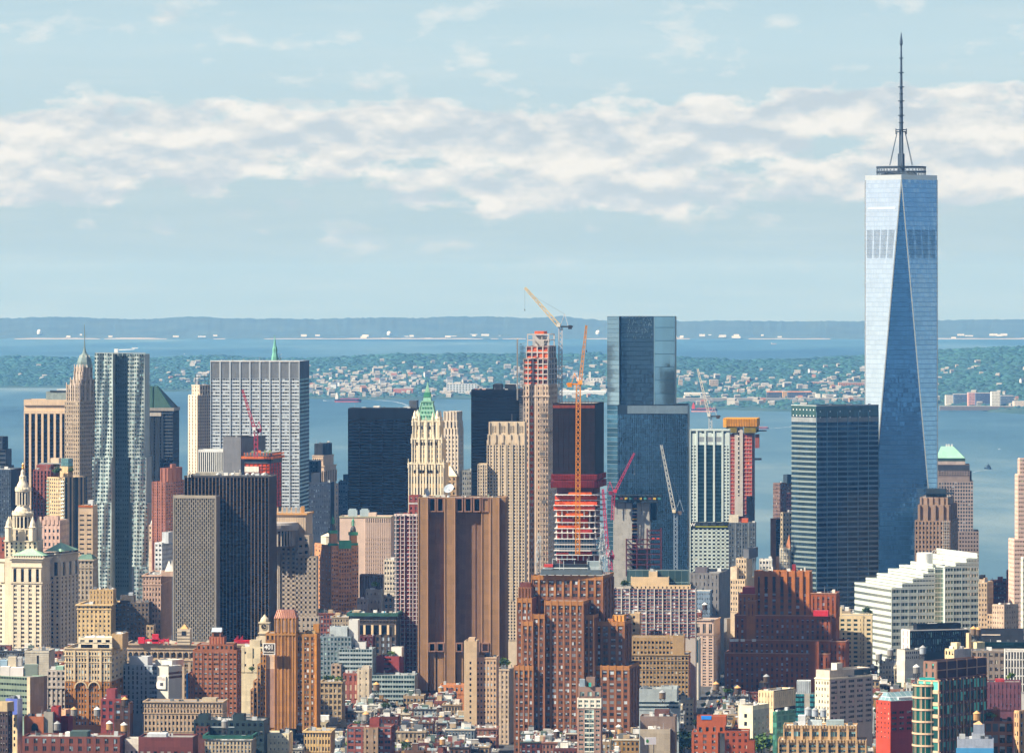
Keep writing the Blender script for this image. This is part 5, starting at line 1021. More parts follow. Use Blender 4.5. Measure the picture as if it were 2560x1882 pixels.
# ---------------- right half of the skyline ----------------
# beige tower topping out, with hoist
def topping():
    b=Bld('unfinished_tower','slim beige tower with an unfinished open frame top and orange floors beside the hoist','construction',4412,8,cap=100)
    S=W('c9b29b',.1); CF=W('c4b9b0',.1); OR=W('e2663a',.25,.8); RD=W('8e4238',.2)
    k=b.blk(1308,1371,962,S,d=26,xr=1393,par=.4)
    k.fac('L',9,36,zb=1460,wf=.45,hf=.55,wm=WIN('2a1f22','c9785a'),po=.35,so=.2,skip=lambda i,j:i in (0,) and False); k.piers('L',4,w=1.2,out=.6,zb=1460); k.fac('R',6,36,zb=1460,wf=.5,hf=.5,wm=DK,wt='dark',po=.4); k.cornice(992,h=1.2,out=1.0)
    for j in range(24): k.slab('L',k.w*.24,k.w*.4,k.Zp(1395-j*16.2),k.Zp(1387-j*16.2),.5,OR if j>7 else W('a97a5c'),'unglazed_bay')
    for xl,xm,xr,top,base,nx,nz,Yo in ((1308,1370,1391,897,962,5,5,1),(1316,1371,1388,865,897,4,2,3)):
        q=b.blk(xl,xm,top,RD,xr=xr,base=base,Yo=Yo,d=20,par=.3); q.fac('L',nx,nz,wf=.80,hf=.80,topb=.2,po=.9,so=.8,wm=WIN('3a2226','e2663a',.5),wt='mix',pm=CF,sm=CF,pp='concrete_frame',spp='floor_slab'); q.fac('R',3,nz,wf=.8,hf=.8,topb=.2,po=.8,so=.7,wm=DK,wt='dark',pm=CF,sm=CF,pp='side_frame',spp='side_slab')
        for j in range(nz): q.slab('L',q.w*.05,q.w*(.55+.4*(j%2)),q.z0+(q.z1-q.z0)*j/nz+.6,q.z0+(q.z1-q.z0)*j/nz+2.0,.7,OR,'safety_net')
    f=q.fr; m=b.mb('roof_frame',CF); z0=q.z1; z1=q.Zp(836)
    for u in (-q.w+1.0,-q.w*.62,-q.w*.3,0.2):
        for v in (0,q.d*.8): m.bar(f.P(u,v,z0),f.P(u,v,z1-(0 if u!=-q.w*.3 else 2)),.9)
    for zz in (z0+(z1-z0)*.5,z1): 
        for v in (0,q.d*.8): m.bar(f.P(-q.w+.6,v,zz),f.P(.6,v,zz),.8)
        for u in (-q.w+1,.2): m.bar(f.P(u,0,zz),f.P(u,q.d*.8,zz),.7)
    b.mb('core_wall',W('b9b4ae')).box(f,-q.w*.65,-q.w*.25,q.d*.15,q.d*.6,z0,z1-1); b.mb('safety_net',OR).box(f,-q.w*.66,-q.w*.24,q.d*.1,q.d*.6,z1-.5,z1+2.6); b.mb('roof_frame',CF).bar(f.P(-q.w*.2,1,z0+1),f.P(.2,1,z1-1),.5); b.mb('plant',W('4a525a')).box(f,-q.w*.22,0,3,8,z0+3,z1-4)
    # hoist mast and cars on the right, scaffold on the left
    hm=b.new('hoist',W('6e6a66',.1,.6)); Yh=4406
    for px in (1352,1360,1368,1378): hm.lattice((X(px,Yh),Yh,Z(1440,Yh)),(X(px,Yh),Yh,Z(1010,Yh)),1.8,.28,60)
    for j in range(27): y=1018+j*15.5; hm.bar((X(1349,Yh),Yh-1,Z(y,Yh)),(X(1382,Yh),Yh-1,Z(y,Yh)),.55); 
    for px,y in ((1360,1035),(1368,1070),(1356,1130),(1372,1190),(1360,1250)): hm.box(Fr(X(px,Yh),Yh,0),-2,2,-2.2,0,Z(y+8,Yh),Z(y,Yh))
    sc=b.new('scaffold',W('8d8a86'))
    for i in range(5):
        px=1300+i*3.2; sc.bar((X(px,4410),4410,Z(1440,4410)),(X(px,4410),4410,Z(858+i*2,4410)),.35)
    for j in range(60):
        y=860+j*6.5; sc.bar((X(1299,4410),4410,Z(y,4410)),(X(1314,4410),4410,Z(y+(3 if j%2 else -3),4410)),.3)
    sc.bar((X(1293.5,4410),4408,Z(1000,4410)),(X(1293.5,4410),4408,Z(848,4410)),1.3)
    b.done()
topping()
crane('white lattice crane with an amber jib tip, raised left high above the unfinished beige tower',(1401,1090),(1401,818),(1312,719),'b9bcc0',4430,jcol='d8c090',w=3.4,tail=9,aw=6.5,cw='33302e',mastw=2.8,bw=.8)
# flared glass tower under construction
def flared():
    Y=3826; b=Bld('unfinished_tower','tower under construction with open orange floors below and a dark netted upper part','construction',Y,8,cap=40)
    NET=W('211c20',.22,.9); fr=None
    k=b.blk(1382,1487,1008,NET,d=30,xr=1509,base=1186,par=.4)
    for i in range(9): k.slab('L',k.w*i/8-.1 if i else 0,min(k.w,k.w*i/8+.2),k.z0,k.z1,.2,W('2c1c20'),'net_seam')
    for j in range(12): k.slab('L',0,k.w,k.z0+j*(k.z1-k.z0)/12,k.z0+j*(k.z1-k.z0)/12+.25,.15,W('2f2024'),'net_seam')
    k.slab('L',0,k.w,k.Zp(1020),k.Zp(1013),.3,W('7a3a30',.3)); k.slab('R',0,k.d,k.z0,k.z1-.3,.2,W('1b1d24'),'net'); 
    for i in range(14): p=k.fr.P(-k.w+k.w*i/13,0,k.z1); b.mb('guard_post',W('5a3a36')).bar(p,(p[0],p[1],p[2]+1.6+(i%3)*.5),.3)
    RDm=W('a83a38',.2); OR=W('f0622a',.2,.8)
    for xl,xm,xr,top,base,o in ((1378,1492,1514,1186,1200,1),(1377,1494,1515,1202,1219,3)):
        q=b.blk(xl,xm,top,RDm,xr=xr,base=base,d=34,Yo=-o,par=.3,part='guard_platform'); q.piers('L',28,w=.5,out=.5,mat=W('7c2c2e'),part='platform_rib'); q.piers('R',6,w=.5,out=.5,mat=W('5a2428'),part='platform_rib')
    # core and floors
    c=b.blk(1392,1484,1219,W('6d4038',.2),xr=1500,d=24,Yo=4,base=0,par=0)
    rs=np.random.RandomState(4); CON=W('d8d2cb',.06)
    fy=[1236,1249,1262,1274,1289,1305,1320,1331]; gy=[1346,1360,1375]; allf=fy+gy+[1386]
    for i,py in enumerate(allf):
        sh=rs.uniform(-2.2,2.2); q=b.fl=b.new('floor_slab',CON); w0,w1=1385+sh,1489+rs.uniform(-1,4); Yq=Y-2
        fr=Fr(X(w1,Yq),Yq,R(5)); ww=X(w1,Yq)-X(w0,Yq); z=Z(py,Yq); q.box(fr,-ww,0,-rs.uniform(0,2.5),32,z-.55,z,'fblrtd'); f2=fr
        q.box(Fr(X(w1,Yq),Yq,R(5)),0,6,0,26,z-.5,z,'fblrtd')
        if py in fy or py==1386:
            m=b.new('column_row',CON)
            for u in np.linspace(-ww+1.5,-1.0,8): m.box(fr,u-.45,u+.45,.8,1.6,z-4.4,z-.5)
            m=b.new('safety_net',OR if i%2==0 or i<4 else W('c8443a',.2))
            for s in range(3):
                a=rs.uniform(0,.75)*ww; l=rs.uniform(.15,.4)*ww; m.box(fr,-ww+a,-ww+min(a+l,ww),.2,.3,z,z+rs.uniform(1.3,2.6))
            m=b.new('safety_net',OR if i<6 else W('a83a36',.2)); m.box(fr,-ww+1,-ww*.2,3.5,3.7,z-4.3,z-1.2)
            if i<3: m=b.new('safety_net',W('d8502e',.2)); m.box(fr,-ww,-.1,.1,.25,z-4.2,z-1)
        if py in gy:
            m=b.new('glass_facade',GLASS('3f6074',floor=4.2,bay=2.0,metal=.6,spand=.12,scol='c9ced0',line=.15,var=.6)); m.q([fr.P(-ww+.5,.2,z-4.0),fr.P(0,.2,z-4.0),fr.P(0,.2,z-.5),fr.P(-ww+.5,.2,z-.5)]); m.q([fr.P(.05,.2,z-4.0),fr.P(5.5,26,z-4.0),fr.P(5.5,26,z-.5),fr.P(.05,.2,z-.5)])
    b.done()
flared()
crane('amber lattice crane standing straight up in front of the dark netted tower, jib raised steeply',(1444,1386),(1446,962),(1466,813),'d98a2c',3815,w=2.5,tail=7,aw=5,cw='e08a1e',cabc='e8a03a',jcol='cf8f4c',mastw=3.0,bw=.6)
crane('crimson crane boom leaning against the right side of the netted tower',(1527,1425),(1524,1392),(1507,1222),'c23a5e',3810,w=2.6,tail=2,aw=3,cw='8a3048',cabc='d8486a',mastw=2.4,bw=.5)
# tall mirrored tower
def mirror():
    b=Bld('glass_tower','tall blue mirror glass tower with a notched upper half and wider base','tower',4786,10,cap=20)
    BASE=W('2a3a4a',.1,.4,.3); YY=4786
    gl=GLASS('9fb6c0',floor=4.1,bay=50,metal=.85,rough=.05,spand=.07,scol='4a6270',line=.0,var=.18,tilt=.006)
    gd=GLASS('4a6275',floor=4.1,bay=1.55,metal=.75,rough=.05,spand=.10,scol='2c4254',line=.22,lcol='22384a',var=.3,tilt=.012)
    gr=GLASS('8fb0c0',floor=12.0,bay=7.0,metal=.88,rough=.04,spand=.035,scol='35566a',line=.0,var=.18,tilt=.004)
    k=b.blk(1548,1687,791,BASE,w=None,d=40,base=1012,Yo=6,a=4,par=.6)
    k.glass('L',gd,h0=0,h1=.62); k.glass('L',gr,h0=.63,h1=1,out=.5,part='glass_facade'); m=b.new('louver_screen',W('6f8794',.3,.4,.4)); rs=np.random.RandomState(6)  # scattered slips near the top stand in for irregular reflections
    for i in range(26):
        for j in range(5):
            if rs.uniform()<.62: z=k.Zp(794+j*10+rs.uniform(0,8)); k.slab('L',k.w*(.10+.5*i/26),k.w*(.10+.5*(i+rs.uniform(.2,.8))/26),z-rs.uniform(.3,2.5),z,.35,m=m,faces=False)
    e=b.mb('glass_edge',W('a9c4cc',.05,.2,.6)); e.bar(k.fr.P(-k.w*.37,-.6,k.z0),k.fr.P(-k.w*.37,-.6,k.z1),.5)
    s=b.blk(1518,1548,791,BASE,d=30,base=0,Yo=6,a=28,par=.6); s.glass('L',gl,zb=1012); s.glass('L',GLASS('5f8ca2',floor=4.1,bay=60,metal=.8,rough=.06,spand=.09,scol='a9bcc4',line=0,var=.2),zt=1014,zb=1440)
    l=b.blk(1544,1719,1012,BASE,d=52,Yo=-6,a=4,par=.6); l.glass('L',GLASS('3d5c76',floor=4.1,bay=1.7,metal=.72,rough=.06,spand=.12,scol='2a4058',line=.28,lcol='5d7f96',var=.55,tilt=.02),zt=1036,zb=1440)
    l.slab('L',0,l.w,l.Zp(1034),l.z1-.3,.1,W('2e3d4a',.1,.4,.3),'mechanical_band'); l.piers('L',50,zt=1014,zb=1034,w=.9,out=.5,mat=W('8ea2ac',.08,.4,.5),part='louver',h0=.14)
    for i in range(8): k.slab('L',k.w*.05+i*3,k.w*.05+i*3+1.5,k.z1-.6,k.z1+.5,.1,W('8a979e'),'roof_rail')
    b.done()
mirror()
# concrete core and steel of the unfinished block
def core():
    Y=4700; b=Bld('unfinished_core','bare grey concrete core with dark formwork on top and red steel frames at its right','construction',Y,4,cap=30)
    C=W('a8a59d',.12); k=b.blk(1533,1580,1250,C,d=22,par=0); q=b.blk(1592,1625,1250,C,d=22,par=0); s=b.blk(1578,1594,1262,W('2a2a30'),d=14,Yo=6,par=0)
    for i in range(5):
        for j in range(12): k.slab('L',k.w*(i+.3)/5,k.w*(i+.42)/5,k.Zp(1425-j*13),k.Zp(1424-j*13),.3,W('6f6a64'),'tie_hole') if (i+j)%2 else None
    for j in range(16): s.slab('L',0,s.w,s.Zp(1400-j*8.5),s.Zp(1397-j*8.5),6.2,W(('d8a23a','8a3a34','c9c4b8')[j%3]),'edge_board')
    F1=W('28323a',.2); m=b.mb('formwork',F1); m.box(k.fr,-k.w-2,q.w+11,-3,20,k.Zp(1256),k.Zp(1249)); m.box(k.fr,-k.w,q.w+9,-2,18,k.Zp(1249),k.Zp(1242)); m.box(k.fr,-k.w-1,q.w+14,-2.5,18,k.Zp(1242),k.Zp(1238))
    for i in range(14): p=k.fr.P(-k.w+i*3.6,-3,k.Zp(1240)); m.bar(p,(p[0],p[1],p[2]+3.6+(i%3)),.5); m.bar((p[0],p[1],k.Zp(1285)),(p[0],p[1],k.Zp(1256)),.5) if i%2 else None
    for i in range(10): b.mb('shore_panel',W(('3f7a78','6a3a34','c8a63a')[i%3])).box(k.fr,-k.w+2+i*4.2,-k.w+4.6+i*4.2,-3.3,-3,k.Zp(1248),k.Zp(1243))
    r=b.blk(1626,1640,1243,W('22303a',.2),d=20,Yo=2,base=1300,par=0,part='formwork')
    ST=W('5a2c30',.1,.6); m=b.mb('steel_frame',ST); YY=4692
    P=lambda px,py,dy=0:(X(px,YY),YY+dy,Z(py,YY))
    for px in (1566,1592,1618,1653): 
        for dy in (0,14): m.bar(P(px,1440,dy),P(px,1320 if px in (1618,1653) else 1348,dy),1.2)
    for py in (1326,1337,1348,1360,1372,1385,1398,1411,1424):
        a=1566 if py>1345 else 1618
        for dy in (0,14): m.bar(P(a,py,dy),P(1655,py,dy),.9)
        for px in (a,1618,1653): m.bar(P(px,py),P(px,py,14),.8)
    d=b.mb('deck',W('26262c')); 
    for py in (1372,1385,1398,1411,1424): d.box(Fr(X(1655,YY),YY,0),-(X(1655,YY)-X(1570,YY)),0,.5,14,Z(py,YY),Z(py,YY)+.4)
    for px,py in ((1633,1345),(1645,1345)): b.mb('orange_tarp',W('e8552a')).box(Fr(X(px,YY),YY,0),-1.2,1.2,0,1,Z(py+3,YY),Z(py-1,YY))
    b.done()
core()
crane('crimson crane on top of the bare concrete core, jib raised to the right',(1531,1300),(1534,1232),(1586,1132),'b83a5a',4690,w=2.4,tail=3,aw=6,cw='8a3048',cabc='c83a50')
crane('white lattice crane right of the concrete core, long pale jib raised left with rusty tip',(1689,1440),(1689,1282),(1653,1112),'8e9caa',4688,jcol='c2c0b8',w=3.4,tail=4,aw=7,cw='7a6a60',cabc='e8d8b8',mastw=2.8,bw=.65)
# pale green grid hotel
b=Bld('hotel_tower','pale mint white hotel tower with tall glazed bays and a black W sign band','hotel',4976,4,cap=100)
MW=W('c6d2cc',.06); k=b.blk(1724,1824,1074,MW,d=26,par=.8); gw=WIN('22303a','9fb2b2')
k.fac('L',2,24,zt=1112,zb=1304,h0=.03,h1=.17,wf=.62,hf=.5,wm=gw); k.fac('L',2,24,zt=1112,zb=1304,h0=.84,h1=1,wf=.62,hf=.5,wm=gw)
for (a,c) in ((.19,.37),(.41,.59),(.63,.81)):
    m=b.new('glazed_bay',GLASS('2f4d58',floor=3.6,bay=1.7,metal=.5,spand=.42,scol='33505a',line=.2,lcol='24404a',var=.6)); m.q([k.fp('L',k.w*a,k.Zp(1304),.1),k.fp('L',k.w*c,k.Zp(1304),.1),k.fp('L',k.w*c,k.Zp(1112),.1),k.fp('L',k.w*a,k.Zp(1112),.1)])
    k.slab('L',k.w*a,k.w*c,k.Zp(1104),k.Zp(1092),.12,W('8b9296'),'louver'); 
for e in (.18,.39,.61,.82): k.slab('L',k.w*e-.9,k.w*e+.9,k.Zp(1304),k.z1,.8)
for i in range(4): k.slab('L',k.w*(.05+.25*i),k.w*(.16+.25*i),k.Zp(1083),k.Zp(1079),.15,W('3c4a50'),'roof_opening')
k.slab('L',0,k.w,k.z1-1,k.z1,.9); k.slab('L',k.w*.03,k.w,k.Zp(1318),k.Zp(1305),1.2,W('1c2026'),'sign_band'); k.slab('L',k.w*.15,k.w*.95,k.Zp(1317),k.Zp(1315),1.3,W('b8b83a'),'lit_strip')
for i in range(4): k.slab('L',k.w*(.14+.2*i),k.w*(.26+.2*i),k.Zp(1313),k.Zp(1307),1.35,W('3a4248'),'sign_panel')
k.fac('L',9,13,zt=1318,zb=1440,wf=.6,hf=.52,wm=DK,po=.3,so=.3); k.slab('L',-.1,1.0,k.z0,k.z1,.9); q=b.blk(1824,1830,1320,MW,d=20,Yo=3,xr=None); q.fac('L',1,13,zb=1440,wf=.7,hf=.5,wm=BLU)
def letters(txt,size,pos,rotz,mat,parent,name,ext=.06,align='CENTER'):
    cu=bpy.data.curves.new(name,'FONT'); cu.body=txt; cu.size=size; cu.extrude=ext; cu.align_x=align; cu.align_y='CENTER'; cu.offset=size*.015
    o=bpy.data.objects.new('tmp',cu); COL.objects.link(o); bpy.context.view_layer.update()
    me=bpy.data.meshes.new_from_object(o.evaluated_get(bpy.context.evaluated_depsgraph_get())); bpy.data.objects.remove(o); me.materials.clear(); me.materials.append(mat)
    t=link(name,me,parent,tuple(a-c for a,c in zip(pos,parent.location))); t.rotation_euler=(R(90),0,rotz); return t
b.done(); letters('W',4.6,k.fp('L',k.w*.08,k.Zp(1311.5),1.35),-k.fr.a,W('f0f0ea',.02),b.root,'sign_letter')
crane('white lattice crane on the roof of the mint hotel, jib raised up to the left',(1776,1074),(1776,1042),(1744,922),'b9bcb8',4985,jcol='cdc8bc',w=2.8,tail=8,aw=6,cw='4a4038',cabc='e0dcd0',bw=.6)
# orange netted tower with amber crown
b=Bld('unfinished_tower','narrow tower in red orange netting with an amber formwork crown, right of the mint hotel','construction',5152,6,cap=20)
k=b.blk(1826,1880,1085,W('6a4038'),d=28,xr=1887,par=.3); RO=W('d0563a',.22,.8); CG=W('b8b0a6',.1)
k.fac('L',8,21,zt=1085,zb=1285,wf=.82,hf=.78,po=.5,so=.6,wm=WIN('9a3a30','e0664a',.6),wt='mix',sm=W('c08a7c'),pm=W('b86a5a'),topb=0)
k.slab('L',k.w*.2,k.w*.58,k.Zp(1290),k.Zp(1060),1.4,CG,'concrete_core'); k.slab('L',k.w*.36,k.w*.42,k.Zp(1240),k.Zp(1070),1.5,W('3a3030'),'core_slot')
for j in range(14): k.slab('L',k.w*.36,k.w*.42,k.Zp(1236-j*12),k.Zp(1233-j*12),1.6,W('e8dcc8'),'core_light')
m=b.mb('formwork_crown',W('d0902a',.2)); m.box(k.fr,-k.w-7,5,-3,k.d,k.Zp(1066),k.Zp(1046)); m2=b.mb('formwork_crown',W('7a6a24',.2)); m2.box(k.fr,-k.w-4,-k.w*.7,-2.5,k.d,k.Zp(1082),k.Zp(1066)); m2.box(k.fr,-k.w*.38,4,-2.5,k.d,k.Zp(1082),k.Zp(1066))
for i in range(14): p=-k.w-6.5+i*(k.w+11)/13; m3=b.mb('formwork_rib',W('a8702a')); m3.box(k.fr,p,p+.5,-3.4,-3,k.Zp(1066),k.Zp(1046.5))
b.mb('formwork_crown',W('e8a83a')).box(k.fr,-k.w-6.8,-k.w-3.5,-3.6,-3,k.Zp(1068),k.Zp(1049)); b.mb('hoist_platform',W('3c3a38')).box(k.fr,4,14,0,6,k.Zp(1078),k.Zp(1075)); b.mb('hoist_platform',W('8a4a3c')).box(k.fr,3,7,0,5,k.Zp(1120),k.Zp(1085)); b.mb('hoist_platform',W('2a2a2e')).box(k.fr,2,9,0,6,k.Zp(1150),k.Zp(1145))
k.slab('L',k.w*.74,k.w+2.5,k.Zp(1320),k.Zp(1240),1.5,W('1d222a',.1,.3),'dark_cladding'); b.done()
b,k=stub('apartment_block','grey blue apartment block with vertical balcony strips below the orange netted tower','apartment',1822,1888,1306,4900,'5e6468',d=24,zb=1405,nx=10,nz=9,wm=BLU,wt='mix',a=4); k.piers('L',4,w=1,out=.6,mat=W('7a8084')); q=b.blk(1822,1846,1288,W('d8cdb8'),d=12,Yo=4,base=1308,par=.3); q=b.blk(1850,1870,1296,W('c9603a'),d=10,Yo=5,base=1308,par=.3); b.done()
# banded glass tower left of tallest
def banded():
    b=Bld('glass_tower','blue green glass office tower with light horizontal bands, before the tallest tower','tower',4489,58,cap=40)
    BS=W('26364a',.1,.4,.3); k=b.blk(1979,2041,1014,BS,xr=2196,par=.6)
    gl=GLASS('4a6472',floor=99,bay=1.5,metal=.7,rough=.06,spand=0,line=.2,lcol='33495a',var=.7,tilt=.02); gr=GLASS('23405c',floor=99,bay=1.5,metal=.7,rough=.06,spand=0,line=.2,lcol='1d3650',var=.8,tilt=.02)  # lighter left and darker right tints put sun and shade into the glass
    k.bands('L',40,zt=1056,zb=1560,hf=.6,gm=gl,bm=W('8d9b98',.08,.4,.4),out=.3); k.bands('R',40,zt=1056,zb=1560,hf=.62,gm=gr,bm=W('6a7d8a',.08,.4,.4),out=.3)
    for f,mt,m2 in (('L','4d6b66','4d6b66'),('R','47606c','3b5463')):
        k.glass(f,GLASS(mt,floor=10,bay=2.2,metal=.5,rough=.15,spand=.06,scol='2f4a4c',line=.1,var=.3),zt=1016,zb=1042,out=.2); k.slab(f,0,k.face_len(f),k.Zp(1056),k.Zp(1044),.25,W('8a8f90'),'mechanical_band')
    m=b.mb('vent_port',W('dfe4e2',.03,.5))
    for i in range(7):
        for py in (1025,1040): c=k.w*(.08+.86*i/6.3); k.slab('L',c-.5,c+.5,k.Zp(py+1.7),k.Zp(py-1.7),.35,m=m)
    for i in range(6):
        for py in (1029,1044): c=k.d*(.06+.86*i/5.4); k.slab('R',c-.5,c+.5,k.Zp(py+1.7),k.Zp(py-1.7),.35,m=m)
    k.piers('R',6,w=.5,out=.5,mat=W('6f93a4',.1,.3,.5),part='mullion',zt=1030,zb=1560); k.slab('L',0,k.w,k.z1-.4,k.z1+.4,.5,W('aab6b6'),'coping'); k.slab('R',0,k.d,k.z1-.4,k.z1+.4,.5,W('c3cbcc'),'coping')
    for f in (.22,.5,.55,.85): k.slab('R',k.d*f,k.d*f+3,k.z1,k.z1+1.3,-2,W('e2e4e2'),'roof_plant')
    b.done()
banded()
b,k=stub('brick_tower','brown brick and dark glass block low behind the banded glass tower','building',1933,1950,1207,5230,'7d6660',xr=1979,a=40,zb=1300,nx=5,nz=10,d=20,wm=DK,wt='mix',gear=3); q=b.blk(1958,1968,1186,W('33404a'),xr=1981,base=1208,Yo=6,par=.3); b.done()
b,k=stub('orange_side_block','narrow block with a bright orange left wall and dark banded front','building',1926,1940,1296,5180,'c88a56',xr=1958,a=60,zb=1390,nx=1,nz=1,d=20,wm=DK,gear=1,face=''); k.bands('R',14,zb=1390,hf=.6,gm=GLASS('141c28'),bm=W('3a3f48')); b.done()
b,k=stub('tan_block','narrow tan block with one column of windows beside the banded glass tower','building',1952,1957,1280,5150,'a89a80',xr=1980,a=60,zb=1390,nx=1,nz=9,d=20,wm=DK,gear=1); b.done()
b,k=stub('pink_block','small pink red block beside the banded glass tower','building',1966,1980,1233,5210,'a9716c',a=5,zb=1280,nx=3,nz=5,d=16,wm=BLU,gear=0); b.done()
b,k=stub('scaffolded_tower','small cream tower with a pointed top wrapped in white scaffolding','building',1950,1974,1370,4520,'d8c9ac',a=20,zb=1430,nx=3,nz=4,d=14,gear=0); b.mb('pointed_roof',W('a8714f')).frus(k.fr,(-k.w*.5,0,2,10),k.z1,(-2.2,-1.8,5,6),k.Zp(1338)); m=b.mb('scaffold',W('c9cbc8'))
for i in range(6): p=k.fr.P(-k.w+k.w*i/5*1.2,-1.5,k.Zp(1430)); m.bar(p,(p[0],p[1],k.Zp(1360+i*3)),.3)
for j in range(9): m.bar(k.fr.P(-k.w,-1.5,k.Zp(1428-j*7)),k.fr.P(k.w*.2,-1.5,k.Zp(1428-j*7)),.3)
b.done()
# ---------------- the tallest tower ----------------
def tallest():
    Y=4606; b=Bld('tallest_tower','tallest tower, faceted blue mirror glass tapering in long triangles under a ring and spire','tower',Y,4,cap=10)
    cx=X(2259.5,Y); cy=Y+31; hw=31.5; fr=Fr(cx,cy,R(4)); zt=Z(449,Y); zb=56.0
    b.blks.append(type('o',(),{'fr':fr,'w':0,'d':0})())
    B=[fr.P(-hw,-hw,zb),fr.P(hw,-hw,zb),fr.P(hw,hw,zb),fr.P(-hw,hw,zb)]; T=[fr.P(0,-hw,zt),fr.P(hw,0,zt),fr.P(0,hw,zt),fr.P(-hw,0,zt)]
    g1=GLASS('dfe5e8',floor=4.15,bay=1.55,metal=.70,rough=.035,spand=.10,scol='b8c6d0',line=.10,lcol='d2dce2',var=.16,tilt=.010); g2=GLASS('46709a',floor=4.15,bay=1.55,metal=.75,rough=.035,spand=.10,scol='3a5f84',line=.12,lcol='4a749c',var=.35,tilt=.010); g3=GLASS('9cb8cc',floor=4.15,bay=1.55,metal=.9,rough=.035,spand=.14,scol='7599b6',line=.12,lcol='84a6c0',var=.2,tilt=.008)  # facet tints differ to paint in bright sky and dark city reflections
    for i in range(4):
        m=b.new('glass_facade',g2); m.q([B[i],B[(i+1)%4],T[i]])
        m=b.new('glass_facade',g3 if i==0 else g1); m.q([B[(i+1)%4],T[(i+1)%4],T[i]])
    m=b.mb('podium',W('3c4c5c',.1,.3,.4)); m.box(fr,-hw,hw,-hw,hw,0,zb)
    m=b.new('glass_facade',g2); m.q([fr.P(-hw,-hw-.1,2),fr.P(hw,-hw-.1,2),fr.P(hw,-hw-.1,zb),fr.P(-hw,-hw-.1,zb)])
    e=b.mb('edge_trim',W('d6d2c6',.04,.25,.7))
    for i in range(4):
        e.bar(B[i],T[i],.9); e.bar(B[(i+1)%4],T[i],.9)
    pz=zt+4.2; m=b.mb('parapet',W('cfd2d0',.04,.3,.5)); TT=[(p[0],p[1],pz) for p in T]
    for i in range(4): m.q([T[i],T[(i+1)%4],TT[(i+1)%4],TT[i]])
    m.q(TT)
    # dark vertical louvers on the mechanical floors
    def fpt(i,s,t):   # on an upper facet: t height fraction from apex (0) to top (1)
        A=Vector(B[(i+1)%4]); L=Vector(T[i]); Rr=Vector(T[(i+1)%4]); a=A.lerp(L,t); c=A.lerp(Rr,t); return a.lerp(c,s)
    for i in (3,0):
        A=Vector(B[(i+1)%4]); n=(Vector(T[i])-A).cross(Vector(T[(i+1)%4])-A).normalized(); 
        if n.dot(Vector((0,-1,0)))<0: n=-n
        m=b.new('louver_panel',W('20303e',.1,.5))
        t0=(Z(645,Y)-zb)/(zt-zb); t1=(Z(574,Y)-zb)/(zt-zb)
        for gI in range(4):
            for q in range(5):
                s=.07+gI*.23+q*.037; w=.007; P=[fpt(i,s,t0),fpt(i,s+w,t0),fpt(i,s+w,t1),fpt(i,s,t1)]; m.q([tuple(p+n*.25) for p in P])
        m=b.new('lit_floor',W('e6ecf0',.03,.2,.6)); 
        for (p0,p1,s0,s1) in ((517,523,.08,.9) if i==3 else (0,0,0,0),):
            if p0: 
                ta,tb=(Z(p1,Y)-zb)/(zt-zb),(Z(p0,Y)-zb)/(zt-zb); m.q([tuple(fpt(i,s,t)+n*.2) for s,t in ((s0,ta),(s1,ta),(s1,tb),(s0,tb))])
    # broadcast ring and mast
    c=fr.P(0,0,0); rm=b.mb('ring',W('39444e',.1,.6)); rr=21.5
    for zi,(py) in enumerate((418,430,441)):
        z=Z(py,Y+30); n=40
        for i in range(n):
            a,a2=2*math.pi*i/n,2*math.pi*(i+1)/n; rm.bar((c[0]+rr*math.cos(a),c[1]+rr*math.sin(a),z),(c[0]+rr*math.cos(a2),c[1]+rr*math.sin(a2),z),1.0)
            if zi<2: rm.bar((c[0]+rr*math.cos(a),c[1]+rr*math.sin(a),z),(c[0]+rr*math.cos(a2),c[1]+rr*math.sin(a2),Z((430,441)[zi],Y+30)),.35)
        for i in range(10): a=2*math.pi*i/10; rm.bar((c[0],c[1],z),(c[0]+rr*math.cos(a),c[1]+rr*math.sin(a),z),.5)
    pl=b.mb('roof_plant',W('5a6670')); pl.box(fr,-14,14,-12,12,pz-1,pz+3); pl.box(fr,-18,-6,-14,0,pz,pz+1.6)
    mm=b.mb('mast',W('4a5866',.1,.6)); z=lambda p:Z(p,Y+31)
    mm.lathe(c,[(3.2,z(447)),(3.0,z(385)),(2.0,z(384)),(1.75,z(330)),(1.4,z(240)),(1.1,z(190)),(.85,z(140)),(.7,z(116)),(1.4,z(110)),(1.15,z(100)),(.15,z(81))],12)
    col=b.mb('mast_collar',W('3c4854'))
    for py,r in ((325,4.6),(330,4.2),(289,2.9),(253,2.9),(218,2.7),(182,2.4),(146,2.0),(270,1.9),(235,1.8),(307,2.3)): col.lathe(c,[(r,z(py)-.35),(r,z(py)+.35)],12)
    cb=b.mb('guy_cable',W('6a7680'))
    for i in range(6):
        a=2*math.pi*i/6+.52; cb.bar((c[0]+3.8*math.cos(a),c[1]+3.8*math.sin(a),z(328)),(c[0]+11.5*math.cos(a),c[1]+11.5*math.sin(a),z(414)),.5)
    for a in (0,math.pi): col.bar((c[0]+4.6*math.cos(a),c[1],z(336)),(c[0]+4.6*math.cos(a),c[1],z(322)),.8)
    b.done()
tallest()
